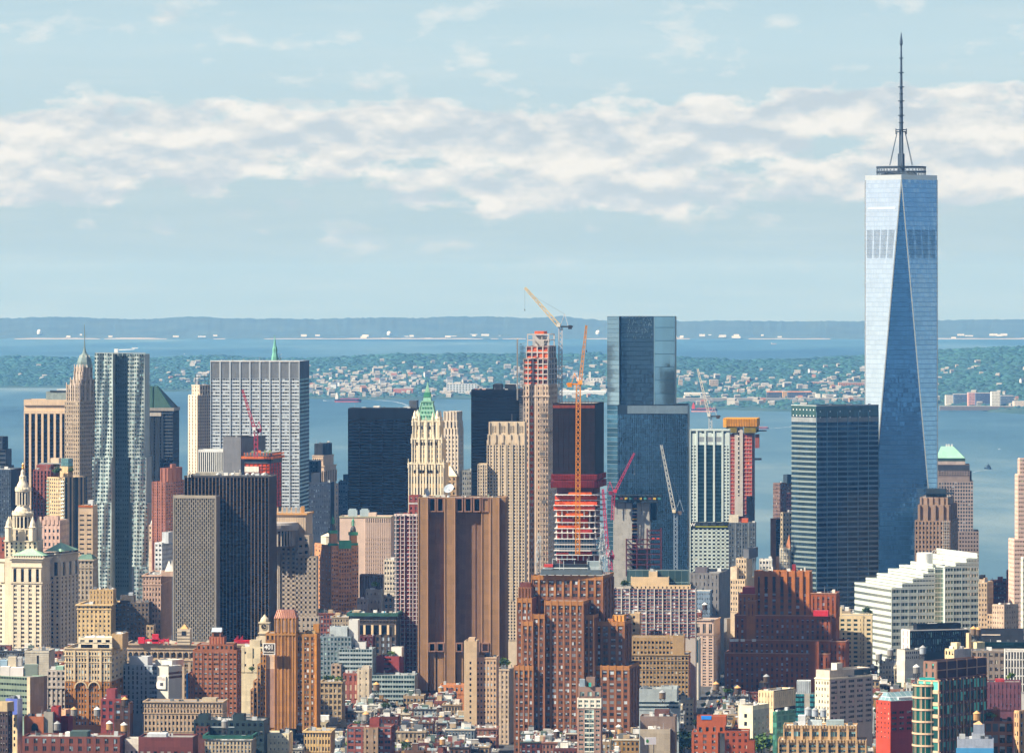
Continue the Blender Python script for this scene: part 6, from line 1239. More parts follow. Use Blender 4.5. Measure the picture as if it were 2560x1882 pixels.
# brown deco telephone building, granite tower with green mansard
b=Bld('deco_building','brown brick art deco block with arched crown openings at the foot of the tallest tower','office',4470,10,cap=100)
BR=W('8f7663',.14); k=b.blk(2287,2376,1301,BR,d=34,xr=2394,par=.6); k.fac('L',10,7,zb=1385,wf=.45,hf=.55,wm=DK,po=.5,wt='dark'); k.fac('R',4,7,zb=1385,wf=.45,hf=.5,wm=DK,wt='dark')
q=b.blk(2295,2373,1262,BR,d=28,Yo=3,base=1303,xr=2390,par=.4); q.piers('L',4,w=4.0,out=1.8); q.piers('R',3,w=3,out=1)
for i in range(3):
    cc=q.w*(.27+.235*i); m=b.new('arch_opening',W('1c1a20')); P=[(-1.9,0),(1.9,0),(1.9,.72),(1.2,.92),(0,1),(-1.2,.92),(-1.9,.72)]; m.q([q.fp('L',cc+a,q.z0+(q.z1-q.z0-2)*f,.15) for a,f in P])
q2=b.blk(2300,2370,1243,W('9a806c'),d=20,Yo=6,base=1264,xr=2384,par=.4); q2.piers('L',5,w=3.2,out=1.4); q2.slab('L',0,q2.w,q2.Zp(1250),q2.Zp(1262),.3); m=b.mb('roof_platform',W('2c3a44')); m.box(q2.fr,-q2.w+4,4,2,16,q2.z1+3,q2.z1+3.8)
for i in range(9): p=q2.fr.P(-q2.w+5+i*(q2.w-2)/8,2,q2.z1-1); m.bar(p,(p[0],p[1],p[2]+9),.5)
m.box(q2.fr,-q2.w*.8,-q2.w*.1,6,14,q2.z1-1,q2.z1+7); sc=b.mb('scaffold',W('b9b4aa'))
for i in range(4): p=k.fp('L',k.w*(.78+.06*i),k.Zp(1375),1.5); sc.bar(p,(p[0],p[1],k.Zp(1300)),.3)
for j in range(11): sc.bar(k.fp('L',k.w*.77,k.Zp(1374-j*7),1.5),k.fp('L',k.w*.97,k.Zp(1374-j*7),1.5),.3)
b.done()
b=Bld('granite_tower','brown grey granite tower with square windows and a pale green flat topped mansard roof','tower',4836,4,cap=100)
GN=W('8a7b74',.1); k=b.blk(2340,2447,1328,GN,d=44,par=.5); k.fac('L',15,10,zb=1430,wf=.5,hf=.45,wm=DK,wt='dark',po=.15,so=.1)
q=b.blk(2340,2433,1203,GN,d=38,Yo=3,base=1330); q.fac('L',14,14,wf=.6,hf=.6,wm=BLU,wt='dark',po=.25,so=.2,sm=W('a0928a'),pm=W('a0928a')); q2=b.blk(2340,2424,1161,GN,d=32,Yo=6,base=1205); q2.fac('L',13,3,wf=.62,hf=.6,wm=BLU,wt='dark',zb=1190,zt=1176); q2.slab('L',0,q2.w,q2.Zp(1176),q2.z1-.3,.3,W('3a3f48'),'dark_band'); s=b.blk(2424,2429,1178,W('39404a'),d=28,Yo=7,base=1205,par=.2)
q3=b.blk(2342,2413,1145,W('2f4a48'),d=28,Yo=9,base=1163,par=.3); q3.slab('L',0,q3.w,q3.z0,q3.Zp(1153),.3,W('b0a098')); m=b.mb('mansard_roof',W('8fbda6',.08,.6)); m.frus(q3.fr,(-q3.w,0,0,q3.d),q3.z1,(-q3.w+4,-10.5,8,q3.d-8),q3.Zp(1117)); m=b.mb('roof_plant',W('c8ccc8'))
for u in (.5,.6,.68): m.box(q3.fr,-q3.w*u,-q3.w*u+1.6,9,11,q3.Zp(1117),q3.Zp(1111))
b.done()
# white stepped pair with drum
def stepped():
    Y=4030; b=Bld('stepped_office','bright white stepped office building descending in terraces with a round white drum','office',Y,74,cap=10)
    WH=W('c3cac0',.10,.75); band=dict(gm=GLASS('44605c',floor=99,bay=2.4,metal=.5,spand=0,line=.3,lcol='d5d8d0',var=.6),bm=WH)
    tops=[1469,1457,1445,1433,1421,1410]; k0=None
    for i in range(6):
        k=b.blk(2137+28*i,2229+26.5*i if i<4 else 2308+12*(i-3),tops[i],WH,xr=2337,base=0 if i==0 else tops[i-1]+1,Yo=2.3*i,par=.8,roof=W('d5d4c8')); k.slab('L',0,k.w,k.z1-1.5,k.z1,.3); k.slab('R',0,k.d,k.z1-1.5,k.z1,.3)
        if i==0: k.bands('L',15,zt=1474,zb=1720,hf=.40,**band); k.bands('R',15,zt=1474,zb=1720,hf=.5,mull=7,mw=.5,mo=.35,**band)
        else: k.bands('R',1,zt=k.z1-1.3,zb=k.z0+.4,hf=.55,**band); k.bands('L',1,zt=k.z1-1.3,zb=k.z0+.4,hf=.3,**band)
    g=b.blk(2330,2337,1418,WH,xr=2364,Yo=10,par=.6); g.glass('R',GLASS('7f9a94',floor=3.6,bay=2.2,metal=.5,spand=.3,scol='cfd6cc',line=.15,lcol='cfd6cc',var=.6),zb=1690)
    t2=[1415,1406,1395,1383]
    for i in range(4):
        k=b.blk(2300+14*i,2362+27*i,t2[i],WH,xr=2446,base=0 if i==0 else t2[i-1]+1,Yo=9+2.3*i,par=.8,roof=W('dedccf')); k.slab('L',0,k.w,k.z1-1.5,k.z1,.3); k.slab('R',0,k.d,k.z1-1.5,k.z1,.3)
        if i==0: k.bands('R',18,zt=1420,zb=1700,hf=.5,mull=7,mw=.5,mo=.35,**band)
        else: k.bands('R',1,zt=k.z1-1.3,zb=k.z0+.4,hf=.55,**band)
    c=b.mb('stair_drum',W('ecece4',.03,.5)); cc=(X(2312,Y+30),Y+30); c.lathe(cc,[(6.2,60),(6.2,Z(1382,Y+30)),(5.8,Z(1381,Y+30)),(.1,Z(1380.5,Y+30))],28); 
    for py in (1395,1410,1424): c.lathe(cc,[(6.28,Z(py+.4,Y+30)),(6.28,Z(py-.4,Y+30))],28)
    m=b.mb('roof_rail',W('d8d8d0')); 
    for i in range(4): 
        for t in range(8): a0,a1=math.pi*t/8,math.pi*(t+1)/8; m.bar((X(2336+i*6,Y+60)-2*math.cos(a0),Y+60,Z(1384,Y+60)+2.8*math.sin(a0)),(X(2336+i*6,Y+60)-2*math.cos(a1),Y+60,Z(1384,Y+60)+2.8*math.sin(a1)),.3)
    k.gear(5,1,1.5,[W('c9c9c0')]); b.done()
stepped()
# right edge
b=Bld('apartment_tower','tall pale pink apartment tower with stepped left side cut off by the right edge','apartment',4000,84,cap=100)
PP=W('d5b7a6',.07); ww=WIN('8a6f60','c2cf9f')
for xl,xm,top,base,Yo in ((2522,2536,1347,0,0),(2538,2546,1185,1349,2),(2545,2550,1145,1187,4)):
    k=b.blk(xl,xm,top,PP,xr=2640,base=base,Yo=Yo,par=.6); nz=max(1,round((k.z1-max(k.z0,Z(1600,4000)))/3.3)); k.fac('R',16,nz,zb=1600 if base==0 else None,wf=.72,hf=.38,wm=ww,wt='lite',po=.15,so=.3); k.fac('L',4,nz,zb=1600 if base==0 else None,wf=.6,hf=.4,wm=ww,wt='lite')
b.mb('penthouse',W('8a8884')).box(k.fr,-2,0,4,30,k.z1,k.Zp(1126)); b.done()
b=Bld('apartment_tower','narrow white edged block with green tint at the far right edge','apartment',3880,84,cap=30); k=b.blk(2553,2557,1392,W('e0dccc',.05),xr=2660); k.fac('R',14,16,zb=1640,wf=.7,hf=.4,wm=WIN('4a7a60','a8cfa8')); k.fac('L',2,16,zb=1640,wf=.6,hf=.4); b.done()
b,k=stub('stone_tower','narrow beige stone tower with paired windows right of the white stepped building','building',2446,2468,1455,3990,'b79f82',a=16,xr=2482,zb=1580,nx=3,nz=10,wm=DK,pr=2,d=20); q=b.blk(2448,2462,1444,W('b79f82'),d=10,Yo=4,base=1457); b.mb('roof_box',W('2a2a2e')).box(q.fr,-q.w,-1,0,8,q.z1-1,q.z1+2); q=b.blk(2468,2487,1534,W('b79f82'),d=16,Yo=-2); q.fac('L',3,5,zb=1600,wm=DK); b.done()
b,k=stub('beige_block','low beige block in front of the pale pink apartment tower','building',2481,2510,1511,3960,'c4ab92',a=38,xr=2545,zb=1590,nx=5,nz=6,wm=WIN('7a6a60'),wf=.5,hf=.4); b.done()
b,k=stub('brick_row','red brown brick row houses behind the beige block, dark in shade','building',2474,2525,1452,4700,'7a3f34',a=8,zb=1500,nx=10,nz=4,wm=DK,gear=6); q=b.blk(2494,2506,1442,W('9a4a36'),d=10,Yo=3,base=1455,par=.3); b.done()
b,k=stub('brick_block','orange brick block end at the pale pink tower','building',2516,2526,1425,4650,'a8634a',a=10,zb=1480,nx=2,nz=4,wm=DK,gear=0); b.done()
# ---------------- the nearer mid-rise city ----------------
BK=W('a0623f',.14); MIX=WIN('20242a','b7c2c6')
def brown_tower():
    b=Bld('brick_tower','huge stepped brown brick tower with amber topped piers, centre foreground','office',3582,9,cap=100)
    A=W('85583f',.15); AM=W('a6713f',.14); w=MIX
    def st(xl,xm,top,xr=None,d=22,Yo=0,nx=6,zb=1882,fh=13.2,pr=2,wf=.5,amb=8,zt=None,n2=3,base=0):
        k=b.blk(xl,xm,top,A,d=d,xr=xr,Yo=Yo,base=base,par=1.0); z0=max(zb and k.Zp(zb) or 0,k.z0)
        nz=max(1,int((k.z1-3-z0)/3.95)); k.fac('L',nx,nz,zt=k.z1-3,zb=z0,wf=wf+.08,hf=.52,pr=pr,wm=w,wt='lite',po=.22,so=.1,sm=W('74482f',.14),edge=.8)
        k.piers('L',nx,w=.5,out=.42,mat=W('a5744e',.12),part='pier',zb=zb); k.slab('L',0,k.w,k.z1-3,k.z1,.5,AM,'parapet_band')
        for i in range(nx+1): c=k.w*i/nx; k.slab('L',max(0,c-.55),min(k.w,c+.55),k.z1-amb,k.z1+.5,.7,m=b.new('pier_cap',AM))
        if n2: k.fac('R',n2,nz,zt=k.z1-3,zb=z0,wf=.4,hf=.45,wm=DK,wt='dark',po=.7,so=.1); k.slab('R',0,k.d,k.z1-2,k.z1,.4,AM,'parapet_band')
        return k
    t=st(1328,1508,1439,xr=1533,Yo=16,nx=9,zb=1620,amb=14); st(1361,1459,1502,d=24,Yo=-8,nx=6,n2=2); st(1332,1362,1535,d=20,Yo=-7.2,nx=2,n2=0); st(1459,1485,1537,d=20,Yo=-5,nx=2,n2=2); st(1306,1333,1553,d=24,Yo=-7.6,nx=2,n2=0)
    st(1292,1330,1495,d=24,Yo=2,nx=3,n2=0,zb=1660); q=b.blk(1296,1328,1468,AM,d=14,Yo=18,base=1500); q.piers('L',4,w=1.2,out=.6,mat=A); q=b.blk(1300,1327,1456,W('6a3a30'),d=10,Yo=22,base=1470,par=.4)
    st(1285,1334,1664,d=22,Yo=-9.5,nx=4,n2=0,pr=1); st(1485,1562,1553,xr=1577,Yo=8,nx=4,n2=2,zb=1700); st(1485,1574,1664,xr=1597,Yo=-6,nx=5,n2=3,pr=1)
    a=b.blk(1532,1560,1537,W('d89a4c',.1),d=12,Yo=12,base=1556,par=.3); a.piers('L',3,w=.5,out=.5); b.blk(1519,1533,1546,W('b0703e'),d=10,Yo=12,base=1556,par=.3)
    # rooftop sheds and radio masts
    z=t.z1-1; Yr=t.Y; m=b.new('roof_shed',W('5d686c',.1,.5))
    def rb(x0,x1,y0,y1,col,part,dy=4,d=9): Yq=Yr+dy; b.mb(part,W(col,.1,.6)).box(Fr(X(x0,Yq),Yq,R(4)),0,X(x1,Yq)-X(x0,Yq),0,d,Z(y1,Yq),Z(y0,Yq))
    rb(1352,1505,1424,1436,'5a6468','roof_shed',2,14); rb(1380,1468,1410,1424,'2c3238','roof_shed',5,10); rb(1468,1505,1403,1426,'8d9a9c','roof_shed',5,10); rb(1468,1503,1416,1424,'aab4b4','roof_shed',4.5,.5); rb(1357,1470,1418,1421,'c2c8c6','roof_rail',1.5,.4); rb(1381,1440,1396,1398,'b8bcba','roof_rail',4.5,.4); rb(1360,1382,1410,1417,'c8463c','red_tarp',1,4)
    sh=b.mb('roof_rail',W('b8bcba',.1,.6))
    for px in (1381,1399,1409,1436,1468): sh.bar((X(px,Yr+4),Yr+4.5,Z(1426,Yr+4)),(X(px,Yr+4),Yr+4.5,Z(1396,Yr+4)),.4)
    mm=b.new('radio_mast',W('c4c8c6',.1,.5)); rs=np.random.RandomState(3)
    for px,top in ((1346,1330),(1350,1345),(1342,1370),(1503,1310),(1508,1325),(1513,1350),(1521,1372),(1500,1360)):
        p=(X(px,Yr+3),Yr+3,Z(1436,Yr)); e=(p[0],p[1],Z(top,Yr)); mm.lattice(p,e,1.1,.22,14)
        for _ in range(9): h=rs.uniform(.3,1); q=(p[0]+rs.uniform(-1.1,1.1),p[1]-1,p[2]+(e[2]-p[2])*h); mm.bar(q,(q[0],q[1],q[2]+rs.uniform(.8,2.2)),.55)
    b.done()
brown_tower()
def red_pile():
    b=Bld('brick_tower','broad orange red brick pile stepping up in terraces to a flat finned top','office',3909,9,cap=100)
    A=W('94522f',.15); T=W('ac6a38',.15); w=WIN('2a2024','a8b2ba')  # orange top and darker lower brick: sunlit and shaded tones put into colour
    def st(xl,xm,top,xr=None,d=24,Yo=0,nx=8,zb=1765,n2=3,base=0,pr=1,mt=A,zw=None):
        k=b.blk(xl,xm,top,mt,d=d,xr=xr,Yo=Yo,base=base,par=1.0); z0=max(k.Zp(zb),k.z0); nz=max(1,int((k.z1-2.4-z0)/4.0))
        k.fac('L',nx,nz,zt=k.z1-2.4,zb=z0,wf=.42,hf=.5,pr=pr,wm=w,wt='mix',po=.6,so=.12,sm=W('80402c',.14),edge=.8); k.cornice(None,z=k.z1-.6,h=.7,out=.35,mat=W('b98a70'))
        if n2: k.fac('R',n2,nz,zt=k.z1-2.4,zb=z0,wf=.4,hf=.45,wm=DK,wt='dark',po=.5,so=.1)
        return k
    c=st(1886,2024,1428,xr=2030,Yo=20,nx=7,zb=1540,mt=T); c.slab('L',0,c.w,c.z1-4,c.z1,.5,T)
    for i in range(8): u=c.w*i/7; c.slab('L',max(0,u-1.0),min(c.w,u+1.0),c.z1-24,c.z1+.6,1.3,T,'fin')
    for i in range(7): u=c.w*(i+.5)/7; b.mb('tall_recess',W('3a2a2a')).q([c.fp('L',u-.9,c.z1-16,.58),c.fp('L',u+.9,c.z1-16,.58),c.fp('L',u+.9,c.z1-4.5,.58),c.fp('L',u-.9,c.z1-4.5,.58)])
    c.gear(12,3,4,[W('c8bfb0'),W('d8d4cc'),W('8a8a84')]); c.on(.68,.74,.1,.3,6,W('8e2c30'),'tank_housing')
    q=st(1846,1888,1484,Yo=16,nx=4,zb=1540,n2=0,mt=T); b.blk(1856,1886,1468,W('a83a38',.1),d=14,Yo=22,base=1486,par=.3); st(1866,1888,1500,Yo=12,nx=2,zb=1540,n2=0,mt=T)
    q=st(2027,2090,1482,xr=2098,Yo=14,nx=5,zb=1545,n2=2); q.gear(4,1,4,[W('d8d0c4')]); b.blk(2033,2070,1526,W('c02c38',.08),d=8,Yo=1,base=1540,par=.3)
    st(1837,2076,1538,xr=2097,Yo=4,nx=19,n2=3); st(1823,2075,1600,xr=2082,Yo=-4,nx=20,n2=0); k=st(1812,2074,1633,d=30,Yo=-9,nx=21,n2=2); k.slab('L',k.w*.81,k.w*.9,k.z0,k.z1+9,2,A); st(2074,2114,1602,d=24,Yo=-3,nx=4,n2=2)
    for px in (1825,1836,1852,1880): c.b.new('air_conditioner',W('d8d4ca')).box(Fr(X(px,3906),3906,0),0,3,0,3,Z(1603,3906),Z(1597,3906))
    b.done()
red_pile()
def amber():
    b=Bld('brick_tower','amber brick tower with a copper mansard cap and a 401 sign on its left','office',3570,4,cap=100)
    A=W('aa7a42',.14); D=W('8a6040',.14); w=WIN('2a2422','d2d6d4')
    s=b.blk(686,740,1545,A,d=20,xr=746,par=.5); s.piers('L',6,w=.9,out=.5,mat=W('b88448'))
    for i in range(6): s.slab('L',s.w*(i+.22)/6,s.w*(i+.6)/6,s.Zp(1852),s.Zp(1588),.25,D,'brick_strip') if i%2==0 else s.slab('L',s.w*(i+.2)/6,s.w*(i+.8)/6,s.Zp(1840),s.Zp(1592),.2,W('b07a45'),'brick_strip')
    for i in range(3): s.slab('L',s.w*(i+.2)/3,s.w*(i+.75)/3,s.Zp(1580),s.Zp(1550),.25,W('a88878'),'louver')
    s.slab('L',0,s.w,s.Zp(1588),s.Zp(1583),.7); m=b.mb('mansard_roof',W('9c6c58',.2,.45,.4)); m.frus(s.fr,(-s.w-.3,.3,-.3,s.d),s.z1,(-s.w*.88,-s.w*.12,3,s.d-3),s.Zp(1525))
    for i in range(11): u=-s.w*(i/10); v=-s.w*(.12+.76*i/10); m2=b.mb('roof_rib',W('b88470',.1,.4,.4)); m2.bar(s.fr.P(u,-.4,s.z1),s.fr.P(v,2.9,s.Zp(1525)),.25)
    r=b.blk(741,792,1584,A,d=24,xr=800,Yo=.5,par=.8); r.fac('L',3,21,zt=1590,zb=1870,wf=.66,hf=.55,pr=2,gap=.5,wm=w,wt='lite',po=.3,so=.15,sm=D); r.slab('L',r.w-1.6,r.w,r.z0,r.z1,1.0,W('d08a3c')); r.slab('L',-.2,1.0,r.z0,r.z1,1.4,W('cc8a40')); r.fac('R',4,20,zt=1600,zb=1860,wf=.3,hf=.4,wm=DK); q=b.blk(783,797,1560,W('b07a3c'),d=8,Yo=8,base=1586,par=.4); r.gear(5,1,3,[W('b89a68')])
    l=b.blk(664,687,1582,A,d=20,Yo=2,par=.6); l.fac('L',2,1,zt=1587,zb=1600,wf=.5,hf=.8,wm=w); l.slab('L',0,l.w,l.Zp(1671),l.Zp(1634),.4,W('d9bda0'),'blank_panel'); l.slab('L',0,l.w,l.Zp(1818),l.Zp(1671),.4,W('a88470'),'blank_panel')
    for xl,xm,top,Yo in ((651,665,1630,1),(643,652,1660,0),(633,644,1700,-1),(626,634,1722,-2)):
        k=b.blk(xl,xm,top,A if xl>645 else W('b48a60'),d=22,Yo=Yo,par=.6); nz=int((k.z1-1-k.Zp(1870))/3.5); k.fac('L',2 if xm-xl>12 else 1,nz,zb=1870,wf=.5,hf=.55,wm=w,wt='lite',po=.4)
    sg=b.mb('sign_board',W('4a4038',.05)); sf=b.mb('sign_frame',W('efe9de',.04)); fr=Fr(X(657,3566),3566,R(4)); ww=X(688,3566)-X(657,3566); z0,z1=Z(1636,3566),Z(1607,3566)
    sf.box(fr,0,ww,0,.5,z0,z1); sg.box(fr,.55,ww-.55,-.06,.1,z0+.55,z1-.55)
    b.done(); p=fr.P(ww/2,-.1,z0+(z1-z0)*.64); letters('401',4.2,p,-fr.a,W('f4f0e8',.02),b.root,'sign_number'); p=fr.P(ww/2,-.1,z0+(z1-z0)*.25); letters('Broadway',1.75,p,-fr.a,W('e8e2d6',.02),b.root,'sign_word')
amber()
def brick_slab():
    b=Bld('apartment_tower','red brick apartment tower with paired windows and a small gabled rooftop house','apartment',3480,4,cap=100)
    A=W('985e40',.15); B=W('a36e52',.1); w=WIN('24262a','b4c4c8')
    k=b.blk(482,592,1624,A,xr=602,d=24,par=.8); 
    for (a,c,n) in ((.03,.22,2),(.24,.44,2),(.46,.6,1),(.62,.8,2),(.82,1,2)): k.fac('L',n,14,zt=1630,zb=1800,h0=a,h1=c,wf=.6 if n>1 else .8,hf=.42,wm=w,wt='mix',po=.3,so=.12,sm=B,pr=1 if n>1 else 3)
    k.fac('R',2,14,zt=1630,zb=1790,wf=.4,hf=.4,wm=DK); c=b.blk(492,584,1610,A,d=18,Yo=3,base=1626,par=.6); c.fac('L',8,1,wf=.45,hf=.6,wm=w); h=b.blk(523,560,1592,W('a45a40'),d=12,Yo=6,base=1611,par=.4); h.piers('L',5,w=.6,out=.3,mat=W('c08464'))
    t=b.blk(530,552,1579,A,d=9,Yo=7,base=1593,par=0); t.slab('L',t.w*.2,t.w*.8,t.z0+.8,t.z1-1,.1,W('2a2226'),'opening'); m=b.mb('gable_roof',W('aab4bc',.06,.5)); m.frus(t.fr,(-t.w-.5,.5,-.5,t.d),t.z1,(-t.w-.3,.3,t.d*.45,t.d*.5),t.z1+2.6); k.gear(5)
    l=b.blk(470,483,1682,A,d=18,Yo=1,par=.6); l.fac('L',2,8,zb=1790,wf=.35,hf=.4,wm=w); b.mb('blue_strip',W('2a86c8',.05)).box(l.fr,-l.w-1.2,-l.w,-.2,4,l.Zp(1752),l.Zp(1683)); b.done()
brick_slab()
# long ornate arcaded building with clock tower
b=Bld('arcaded_building','long ornate cream building with a row of arched windows behind the red brick tower','office',3725,4,cap=100)
S=W('b8a287',.12); k=b.blk(318,660,1612,S,d=30,par=.6); k.cornice(1613,h=1.2,out=1.2); k.cornice(1624,h=.8,out=.7); k.fac('L',22,1,zt=1616,zb=1623,wf=.4,hf=.7,wm=DK); k.cornice(1652,h=.6,out=.5)
for i in range(22):
    c=k.w*(i+.5)/22; m=b.new('arched_window',WIN('2a2622')); z0,z1=k.Zp(1644),k.Zp(1630); m.q([k.fp('L',c+a*1.35,z0+(z1-z0)*f,.12) for a,f in ((-1,0),(1,0),(1,.6),(.7,.88),(0,1),(-.7,.88),(-1,.6))]); k.slab('L',c+1.55,c+2.2,z0,z1,.6)
k.fac('L',22,7,zt=1655,zb=1760,wf=.55,hf=.62,wm=WIN('2c2826'),wt='std',pr=2,po=.4,so=.2,sm=W('8c7660'))
RS=W('d03040',.1); m=b.new('red_scaffold',RS); Yq=3728
for x0,x1,y0,y1 in ((345,361,1593,1608),(380,396,1585,1608),(362,420,1598,1603)): m.box(Fr(X(x0,Yq),Yq,0),0,X(x1,Yq)-X(x0,Yq),0,4,Z(y1,Yq),Z(y0,Yq))
for x0 in (398,410,421): m.bar((X(x0,Yq),Yq,Z(1610,Yq)),(X(x0,Yq),Yq,Z(1594,Yq)),.5)
m=b.new('red_scaffold',RS)
for i in range(14): px=586+i*2.9; m.bar((X(px,Yq),Yq,Z(1612,Yq)),(X(px,Yq),Yq,Z(1597-(i%4)*3 if i<8 else 1601,Yq)),.35)
for py in (1600,1606,1611): m.box(Fr(X(585,Yq),Yq,0),0,X(626,Yq)-X(585,Yq),0,1.2,Z(py+2.2,Yq),Z(py-1,Yq))
m.box(Fr(X(590,Yq),Yq,0),0,7,0,3,Z(1612,Yq),Z(1602,Yq))
k.gear(22,7,3,[W('c8bca8'),W('8a8a88'),W('e0d8c8'),W('a03a40')]); q=b.blk(443,475,1572,W('c4b49c',.08),d=10,Yo=2,base=1612,par=.3)
for j in range(5): q.slab('L',0,q.w,q.z0+j*2.2,q.z0+j*2.2+.5,.25,W('9a8c7a'))
q.slab('L',q.w*.35,q.w*.68,q.Zp(1588),q.Zp(1577),.3,W('22222a'),'opening'); b.mb('tent_roof',W('d8a468',.06)).frus(q.fr,(-q.w*.8,-q.w*.2,2,8),q.z1,(-q.w*.52,-q.w*.48,4.9,5.1),q.Zp(1561)); b.done()
b=Bld('clock_tower','cream stone clock tower with a round clock face and domed green top','tower',3706,6,cap=10)
S=W('d0bf9f',.08); k=b.blk(648,672,1556,S,d=7,par=.2); k.cornice(None,z=k.z1-.5,h=.9,out=.6); c=k.fr.P(-k.w/2,k.d/2,0); m=b.mb('dome',S); zz=lambda p:Z(p,3706); m.lathe(c,[(3.2,zz(1556)),(3.0,zz(1550)),(2.6,zz(1546)),(1.2,zz(1541)),(.3,zz(1536))],10); b.mb('green_cap',W('5a9a80')).lathe(c,[(2.7,zz(1547)),(1.4,zz(1542)),(.2,zz(1538))],10)
fc=b.mb('clock_face',W('3c3a38')); pts=[k.fp('L',k.w/2+1.9*math.cos(t*math.pi/8),zz(1566)+1.9*math.sin(t*math.pi/8),.15) for t in range(16)]; fc.q(pts); fc=b.mb('clock_ring',W('c9b68f')); 
for t in range(16): fc.bar(k.fp('L',k.w/2+2.1*math.cos(t*math.pi/8),zz(1566)+2.1*math.sin(t*math.pi/8),.2),k.fp('L',k.w/2+2.1*math.cos((t+1)*math.pi/8),zz(1566)+2.1*math.sin((t+1)*math.pi/8),.2),.4)
fc.bar(k.fp('L',k.w/2,zz(1566),.22),k.fp('L',k.w/2+1.2,zz(1566)-.6,.22),.3); fc.bar(k.fp('L',k.w/2,zz(1566),.22),k.fp('L',k.w/2-.6,zz(1566)+1.5,.22),.25); k.cornice(1584,h=.8,out=.7); q=b.blk(640,676,1592,S,d=12,Yo=-1); b.done()
b,k=stub('stone_building','blank cream party wall building under the clock tower','building',603,664,1616,3660,'d8c8a4',d=22,zb=1680,nx=3,nz=2,wf=.2,hf=.2,gear=8); q=b.blk(624,650,1600,W('cdbd9c'),d=10,Yo=4,base=1618); k.slab('L',k.w*.25,k.w*.92,k.Zp(1645),k.Zp(1620),.2,W('56605a'),'mansard'); b.done()
# left group
b=Bld('office_tower','brown brick tower with cream upper floors, two big arches and a bright white penthouse roof','office',3450,6,cap=100)
A=W('a87440',.12); CRM=W('cdb895',.08); k=b.blk(162,277,1703,A,xr=316,par=0); u=b.blk(162,277,1622,CRM,xr=316,base=1703,par=.9); w=WIN('26282c','b8cccc')
for (q,zt,zb,nz) in ((u,1628,1703,5),(k,1704,1815,8)):
    for (a,c,n) in ((.02,.2,3),(.23,.48,4),(.52,.76,4),(.8,.98,3)): q.fac('L',n,nz,zt=zt,zb=zb,h0=a,h1=c,wf=.62,hf=.55,wm=w,wt='lite',po=.35,so=.15,topb=0)
    q.fac('R',4,nz,zt=zt,zb=zb,wf=.4,hf=.4,wm=DK,topb=0,po=.2,so=.1)
for e in (.21,.5,.78): u.slab('L',u.w*e-.7,u.w*e+.7,u.z0,u.z1-1,1.0); k.slab('L',k.w*e-.9,k.w*e+.9,k.Zp(1815),k.z1,1.0)
for py in (1622,1640,1656): u.cornice(py,h=.7,out=.6)
am=b.mb('arch',CRM)
for a,c in ((.22,.49),(.51,.77)):
    for t in range(8):
        f=lambda t:(u.w*((a+c)/2-(c-a)/2*math.cos(math.pi*t/8)),u.z0-4.6+4.6*math.sin(math.pi*t/8)); h0,z0=f(t); h1,z1=f(t+1); am.bar(u.fp('L',h0,z0,1.1),u.fp('L',h1,z1,1.1),.8)
p=b.blk(196,280,1593,W('dccdb0',.06),d=18,xr=None,Yo=6,base=1622,par=.8,roof=W('e8e8e4',.04)); p.fac('L',4,1,zt=1598,zb=1606,wf=.5,hf=.8,wm=DK); p.fac('L',2,1,zt=1610,zb=1620,wf=.7,hf=.9,wm=DK); p2=b.blk(279,306,1584,W('b89a70'),d=22,Yo=8,base=1622,par=.6,roof=W('e8e8e4')); p.gear(6,1,1.5,[W('ececea',.03)]); p2.gear(3,1,2); b.done()
b=Bld('office_block','green panelled office block with a windowless tan side wall and white roof boxes','office',3420,34,cap=60)
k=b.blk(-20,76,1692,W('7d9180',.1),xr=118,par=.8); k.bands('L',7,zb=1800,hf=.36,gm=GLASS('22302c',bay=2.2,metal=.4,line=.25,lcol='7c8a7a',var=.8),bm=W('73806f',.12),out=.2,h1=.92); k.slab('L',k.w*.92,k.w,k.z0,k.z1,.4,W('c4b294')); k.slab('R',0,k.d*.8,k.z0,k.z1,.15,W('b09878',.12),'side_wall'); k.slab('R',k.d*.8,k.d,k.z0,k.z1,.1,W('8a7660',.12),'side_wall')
for x0,x1,y0,y1,c in ((0,24,1666,1692,'dcd6cc'),(25,58,1668,1692,'e0d8d0'),(60,94,1661,1690,'7a8478'),(36,54,1644,1664,'a4a29e'),(0,18,1650,1664,'8fa8b8'),(20,40,1642,1666,'c0b49c')):
    Yq=3440+(1692-y1)*.3; b.mb('roof_box',W(c,.06)).box(Fr(X(x0,Yq),Yq,0),0,X(x1,Yq)-X(x0,Yq),0,8,Z(y1,Yq),Z(y0,Yq))
b.done()
b,k=stub('stone_block','blank pale stone cube with one narrow slot window at the foot of the cupola tower','building',62,122,1626,3620,'bdb4a2',xr=137,d=30,zb=1680,face='',gear=4); k.slab('L',k.w*.5,k.w*.58,k.Zp(1660),k.Zp(1638),.12,W('22242a'),'slot_window'); k.cornice(None,z=k.z1-1.5,h=.6,out=.2)
for j in range(12): k.slab('L',0,k.w,k.z1-3-j*1.6,k.z1-2.9-j*1.6,.06,W('a8a090'))
b.done()
b,k=stub('stone_building','pale grey stone building with paired windows and a green roof hatch','building',118,164,1674,3540,'b4aba0',d=24,zb=1800,nx=4,nz=9,wf=.5,hf=.5,wm=DK,wt='std',gear=4); k.cornice(1692,h=.6,out=.5); k.cornice(1720,h=1.0,out=.8); k.piers('L',4,zt=1724,zb=1800,w=1.2,out=.7); k.on(.4,.8,.2,.6,3,W('8fb09c')); b.done()
b=Bld('apartment_block','pale grey and blue apartment block with vertical strips, partly in shade','apartment',3490,12,cap=60)
